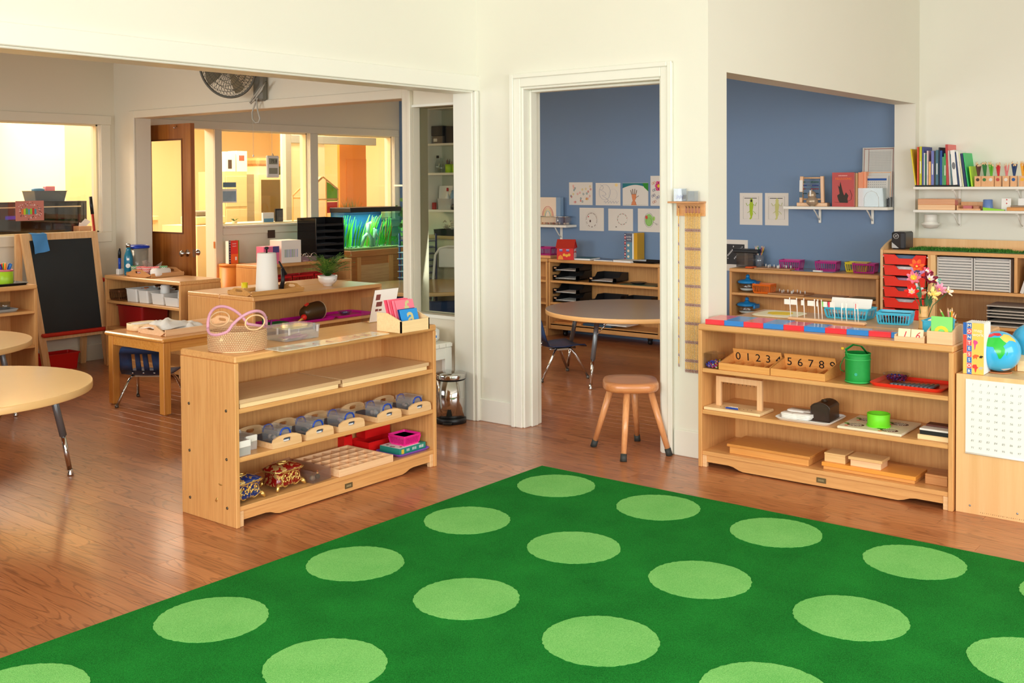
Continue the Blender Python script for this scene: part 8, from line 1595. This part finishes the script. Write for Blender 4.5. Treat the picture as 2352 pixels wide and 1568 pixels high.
t = T('pink_artwork', 'pink glitter artwork stuck on the left office window', 'picture', (4.0, 7.966, 1.142)); part('sheet', MB().box(0, .222, -.003, 0, 0, .152), M('art_pink', (206, 130, 116), rough=.6), t)
for k, c in enumerate(((236, 120, 60), (206, 214, 50), (90, 190, 90), (90, 170, 200), (150, 220, 60), (214, 60, 60), (80, 160, 170))): part('paint_stripe', MB().box(.045 + k * .017, .059 + k * .017, -.0045, -.003, .050 - .004 * (k % 2), .088 + .004 * (k % 3)), col(*c), t)
m = MB(); rr = random.Random(4)
for k in range(60): a = rr.uniform(0, 2 * PI); q = rr.uniform(.8, 1.2); m.lathe([(.0035, 0), (.0034, .0008)], n=6).xf(Matrix.Identity(4)) if False else m.box(.11 + .085 * q * math.cos(a) - .003, .11 + .085 * q * math.cos(a) + .003, -.0045, -.003, .075 + .055 * q * math.sin(a) - .002, .075 + .055 * q * math.sin(a) + .003, k % 2)
part('glitter_dots', m, [col(244, 226, 220), col(90, 56, 50)], t, kind='stuff')
OC = M('office_counter', (240, 220, 170), rough=.5); O('office_counter', 'cream counter under the dark tank behind the left window', 'counter', MB().box(2.5, 4.90, 8.12, 8.62, 0, 1.03), OC)
t = T('dark_tank', 'long black rimmed tank with violet light behind the left window', 'tank', (3.30, 8.20, 1.03)); part('back_wall', MB().box(0, 1.40, .30, .31, 0, .235), M('tank_inner', (46, 48, 52), rough=.4, var=.3, scale=5), t); part('front_glass', MB().box(0, 1.40, 0, .004, 0, .235), CLEAR('tank_smoke', (150, 150, 150), gloss=.12, body=.1, bodycol=(40, 40, 44)), t); part('rim', MB().box(-.01, 1.41, -.006, .32, .235, .252).box(-.01, .02, -.006, .32, 0, .235).box(1.385, 1.41, -.006, .32, 0, .235), BLACK, t); part('pale_rail', MB().box(.0, 1.36, -.008, -.004, .205, .214), M('rail_cream', (220, 200, 160), rough=.4), t); part('base_board', MB().box(0, 1.38, .01, .30, 0, .02), col(120, 90, 50), t)
part('violet_lamp', MB().tube([(.05, .18, .125), (1.05, .18, .125)], .014, 8), M('lamp_violet', (90, 80, 255), emit=3.0), t, 'glowing violet lamp')
for x in (.75, .92, 1.08): part('dark_post', MB().box(x, x + .06, .15, .2, .02, .22), col(60, 62, 64), t)
O('plastic_tub', 'dark grey plastic tub standing on the black rimmed tank', 'tub', hollow(.28, .24, .085, .004, .86), M('tub_grey', (76, 84, 88), rough=.4), (4.29, 8.22, 1.2825)); O('blue_dish', 'blue dish showing over the rim of the dark grey tub', 'dish', MB().lathe([(.03, 0), (.05, .03), (.05, .045), (.03, .05)], n=20), col(60, 130, 170), (4.37, 8.33, 1.34)); O('pink_pack', 'pink pack showing over the rim of the dark grey tub', 'pack', MB().box(0, .08, 0, .05, 0, .075, b=.004), col(240, 130, 140), (4.43, 8.32, 1.33))
t = T('tissue_box', 'tissue box on the sill at the right end of the dark tank', 'tissue box', (4.56, 8.05, 1.03)); part('carton', MB().box(0, .11, 0, .09, 0, .05, b=.002), col(220, 170, 120), t); part('tissue', MB().add([(.02, .045, .05), (.09, .045, .05), (.12, .03, .085), (.08, .05, .11), (.05, .06, .075), (.03, .05, .08)], [(0, 1, 2, 3, 4, 5)]), PAPER, t)
# office furniture
t = T('file_cabinet', 'beige filing cabinets seen through the middle window', 'cabinet', (7.25, 9.75, 0)); BGC = M('file_beige', (206, 190, 140), rough=.5)
part('cabinet_body', MB().box(0, .30, .02, .5, 0, 1.55), BGC, t); part('cabinet_side', MB().box(.30, .40, .02, .5, 0, 1.52), M('file_grey', (150, 140, 110), rough=.5), t)
for k in range(4): part('drawer', MB().box(.01, .29, .008, .02, .05 + k * .37, .39 + k * .37, b=.003), BGC, t)
O('white_box', 'white box with a coffee picture on the filing cabinets', 'box', MB().box(0, .14, 0, .16, 0, .22).box(.04, .09, -.002, 0, .03, .13, 1), [M('carton_white'), col(70, 56, 44)], (7.28, 9.80, 1.5505)); O('white_box', 'second white box with red print on the filing cabinets', 'box', MB().box(0, .14, 0, .16, 0, .23).box(.03, .10, -.002, 0, .12, .18, 1), [M('carton_white'), col(190, 90, 70)], (7.44, 9.80, 1.5505))
t = T('notice_sheet', 'blue and white notice stuck on the middle window', 'notice', (*at_y(510, 466, YF + .046)[:1], YF + .046, at_y(510, 466, YF + .046)[2])); part('sheet', MB().box(0, .16, -.002, 0, 0, .125), PAPER, t); part('picture', MB().box(.008, .152, -.003, -.001, .012, .105), M('notice_blue', (150, 176, 196), rough=.6, var=.3, scale=14), t); part('keypad_strip', MB().box(.012, .155, -.002, 0, .14, .185), col(110, 140, 160), t)
O('office_printer', 'cream printer below the notice behind the middle window', 'printer', MB().box(0, .34, 0, .25, 0, .08, b=.01).box(.02, .3, .03, .2, .08, .13, 1, b=.01), [OC, col(150, 140, 120)], (5.98, 8.50, 1.03)); O('office_counter', 'cream counter behind the middle window', 'counter', MB().box(5.85, 7.02, 8.30, 8.85, 0, 1.03), OC)
t = T('picture_stand', 'white card with a blue picture standing on the sill of the middle window', 'frame', (6.40, YF + .078, 1.04)); part('white_card', MB().box(0, .13, 0, .02, 0, .10), PAPER, t); part('blue_picture', MB().box(.01, .12, -.002, 0, .0, .045), col(110, 160, 190), t)
t = T('picture_stand', 'dark photo frame on the sill beside the white card', 'frame', (6.555, YF + .085, 1.04)); part('frame', MB().box(0, .09, 0, .015, 0, .135), BLACK, t); part('photo', MB().box(.01, .08, -.002, 0, .012, .12), col(90, 84, 80), t)
t = T('small_plant', 'small green leaf tips above the middle window sill', 'plant', (6.10, YF + .11, 1.04)); rr = random.Random(3); part('pot', MB().lathe([(.02, 0), (.026, .03)], n=12), OC, t)
for k in range(9): a = rr.uniform(0, 6.28); part('leaf', MB().add([(0, 0, .03), (.02 * math.cos(a), .012 * math.sin(a), .05), (.05 * math.cos(a), .02 * math.sin(a), .055), (.02 * math.cos(a + .5), .012 * math.sin(a + .5), .04)], [(0, 1, 2, 3)]), IVY[k % 2], t)
# doll house behind the right window
t = T('doll_house', 'open wooden doll house with coloured panels behind the right window', 'doll house', (7.02, 8.24, 1.03)); DH = M('doll_wood', (238, 186, 116), rough=.4)
def bar(x0, z0, x1, z1, y=0, w=.010): return MB().tube([(x0, y, z0), (x1, y, z1)], w, 4)
m = bar(-.10, 0, -.10, .26).join(bar(-.10, .26, .03, .36)).join(bar(.12, 0, .12, .34)).join(bar(.12, .32, .30, .45)).join(bar(.30, .45, .50, .32)).join(bar(.34, 0, .34, .42)).join(bar(.50, 0, .50, .33)).join(bar(.12, .22, .50, .22)).join(bar(-.10, .24, .03, .24)).join(bar(.22, 0, .22, .40)); part('frame', m, DH, t)
part('green_panel', MB().box(.345, .495, .0, .008, .20, .34).prism([(.345, .34), (.495, .33), (.345, .40)], 0, .008, 'xz'), col(120, 180, 20), t); part('red_panel', MB().box(.345, .495, .0, .008, .08, .19), col(206, 50, 40), t); part('blue_panel', MB().box(.13, .215, .0, .008, .12, .24), col(80, 160, 190), t); part('yellow_panel', MB().box(.13, .215, 0, .008, .02, .10), col(226, 170, 50), t); part('roof_strip', MB().box(.09, .31, -.005, .10, .0, .012).rot(-.62, 'Y').move(.03, 0, .26), DH, t); part('white_arch', MB().box(.15, .19, -.002, 0, .15, .19), WHITE, t)
O('office_counter', 'cream counter behind the right window carrying the doll house', 'counter', MB().box(7.04, 8.3, 8.14, 8.7, 0, 1.03).box(6.88, 7.04, 8.14, 8.29, 0, 1.03), OC)
t = T('grass_plant', 'spiky grass plant in a dark pot behind the right window', 'plant', (7.72, 8.26, 1.03)); part('pot', MB().box(-.12, .12, -.06, .06, 0, .07, b=.008), BLACK, t); rr = random.Random(5)
for k in range(60): a, b2 = rr.uniform(-.8, .8), rr.uniform(-.3, .3); x = rr.uniform(-.09, .09); part('blade', MB().add([(x - .004, 0, .06), (x + .004, 0, .06), (x + a * .14, b2 * .1, .06 + rr.uniform(.10, .20))], [(0, 1, 2)]), M('grass_grey', (130, 140, 80), rough=.6), t)
o = struct('door_2', MB().box(0, .42, 0, .04, 0, 1.93), M('office_door', (232, 140, 50), rough=.35)); o.location = (8.52, 9.30, 0); part('panel', MB().box(.10, .42, -.006, 0, .2, 1.70), M('office_door_panel', (222, 128, 44), rough=.35), o)
t = T('glass_cabinet', 'dark glass fronted cabinet deep in the office', 'cabinet', (8.05, 10.2, 0)); part('carcass', MB().box(0, .75, 0, .4, 0, 1.52), OC, t); part('glass_door', MB().box(.04, .62, -.008, 0, .3, 1.46), M('dark_glass', (110, 96, 56), rough=.15), t); part('mullion', MB().box(.32, .345, -.014, -.008, .3, 1.46), OC, t)
O('paper_pile', 'heaped papers and bags on top of the glass fronted cabinet', 'papers', MB().box(.05, .35, .05, .3, 0, .10).box(.02, .45, .04, .35, .10, .20, 1, b=.03).box(.44, .52, .03, .3, 0, .18, 2, b=.02), [OC, M('bag_brown', (190, 140, 80), rough=.8, var=.4, scale=18), col(150, 170, 50)], (8.05, 10.2, 1.5205))
casing('trim_7', [(7.62, 7.70, 9.18, 9.24, 0, 2.2), (7.70, 9.0, 9.18, 9.24, 1.86, 1.95)], M('office_frame', (176, 176, 160), rough=.5)); casing('trim_8', [(4.05, 4.12, 10.6, 10.68, 0, 2.0), (4.12, 4.45, 10.6, 10.68, 1.93, 2.0)], M('office_frame'))
for k, (x, y, lab) in enumerate(((5.24, 8.75, 'left'), (5.62, 8.95, 'right'))):
    t = T('wooden_chair', 'orange slat backed wooden chair beyond the open doorway, %s one' % lab, 'chair', (x, y, 0), .3 * k); OW = M('chair_orange', (236, 140, 60), rough=.4)
    part('seat', MB().box(-.17, .17, -.16, .16, .40, .43, b=.006), OW, t)
    for xx in (-.15, .15): part('leg', MB().box(xx - .018, xx + .018, -.15, -.115, 0, .40), OW, t); part('leg', MB().box(xx - .018, xx + .018, .115, .15, 0, .85), OW, t)
    part('top_rail', MB().box(-.17, .17, .115, .14, .78, .88, b=.01), OW, t)
    for i in range(4): part('back_slat', MB().box(-.11 + i * .065, -.08 + i * .065, .12, .135, .43, .78), OW, t)
O('office_counter', 'cream low wall beyond the open doorway', 'counter', MB().box(5.55, 6.3, 9.6, 9.8, 0, 1.05).box(5.55, 6.3, 9.58, 9.82, 1.05, 1.09), OC); O('red_bin', 'red box on the cream low wall beyond the doorway', 'box', MB().box(0, .14, 0, .1, 0, .11), col(206, 90, 70), (5.60, 9.64, 1.0905)); O('speaker', 'small black speaker high on the office wall', 'speaker', MB().box(0, .10, 0, .10, 0, .16, b=.02), BLACK, (4.28, 10.0, 2.03))
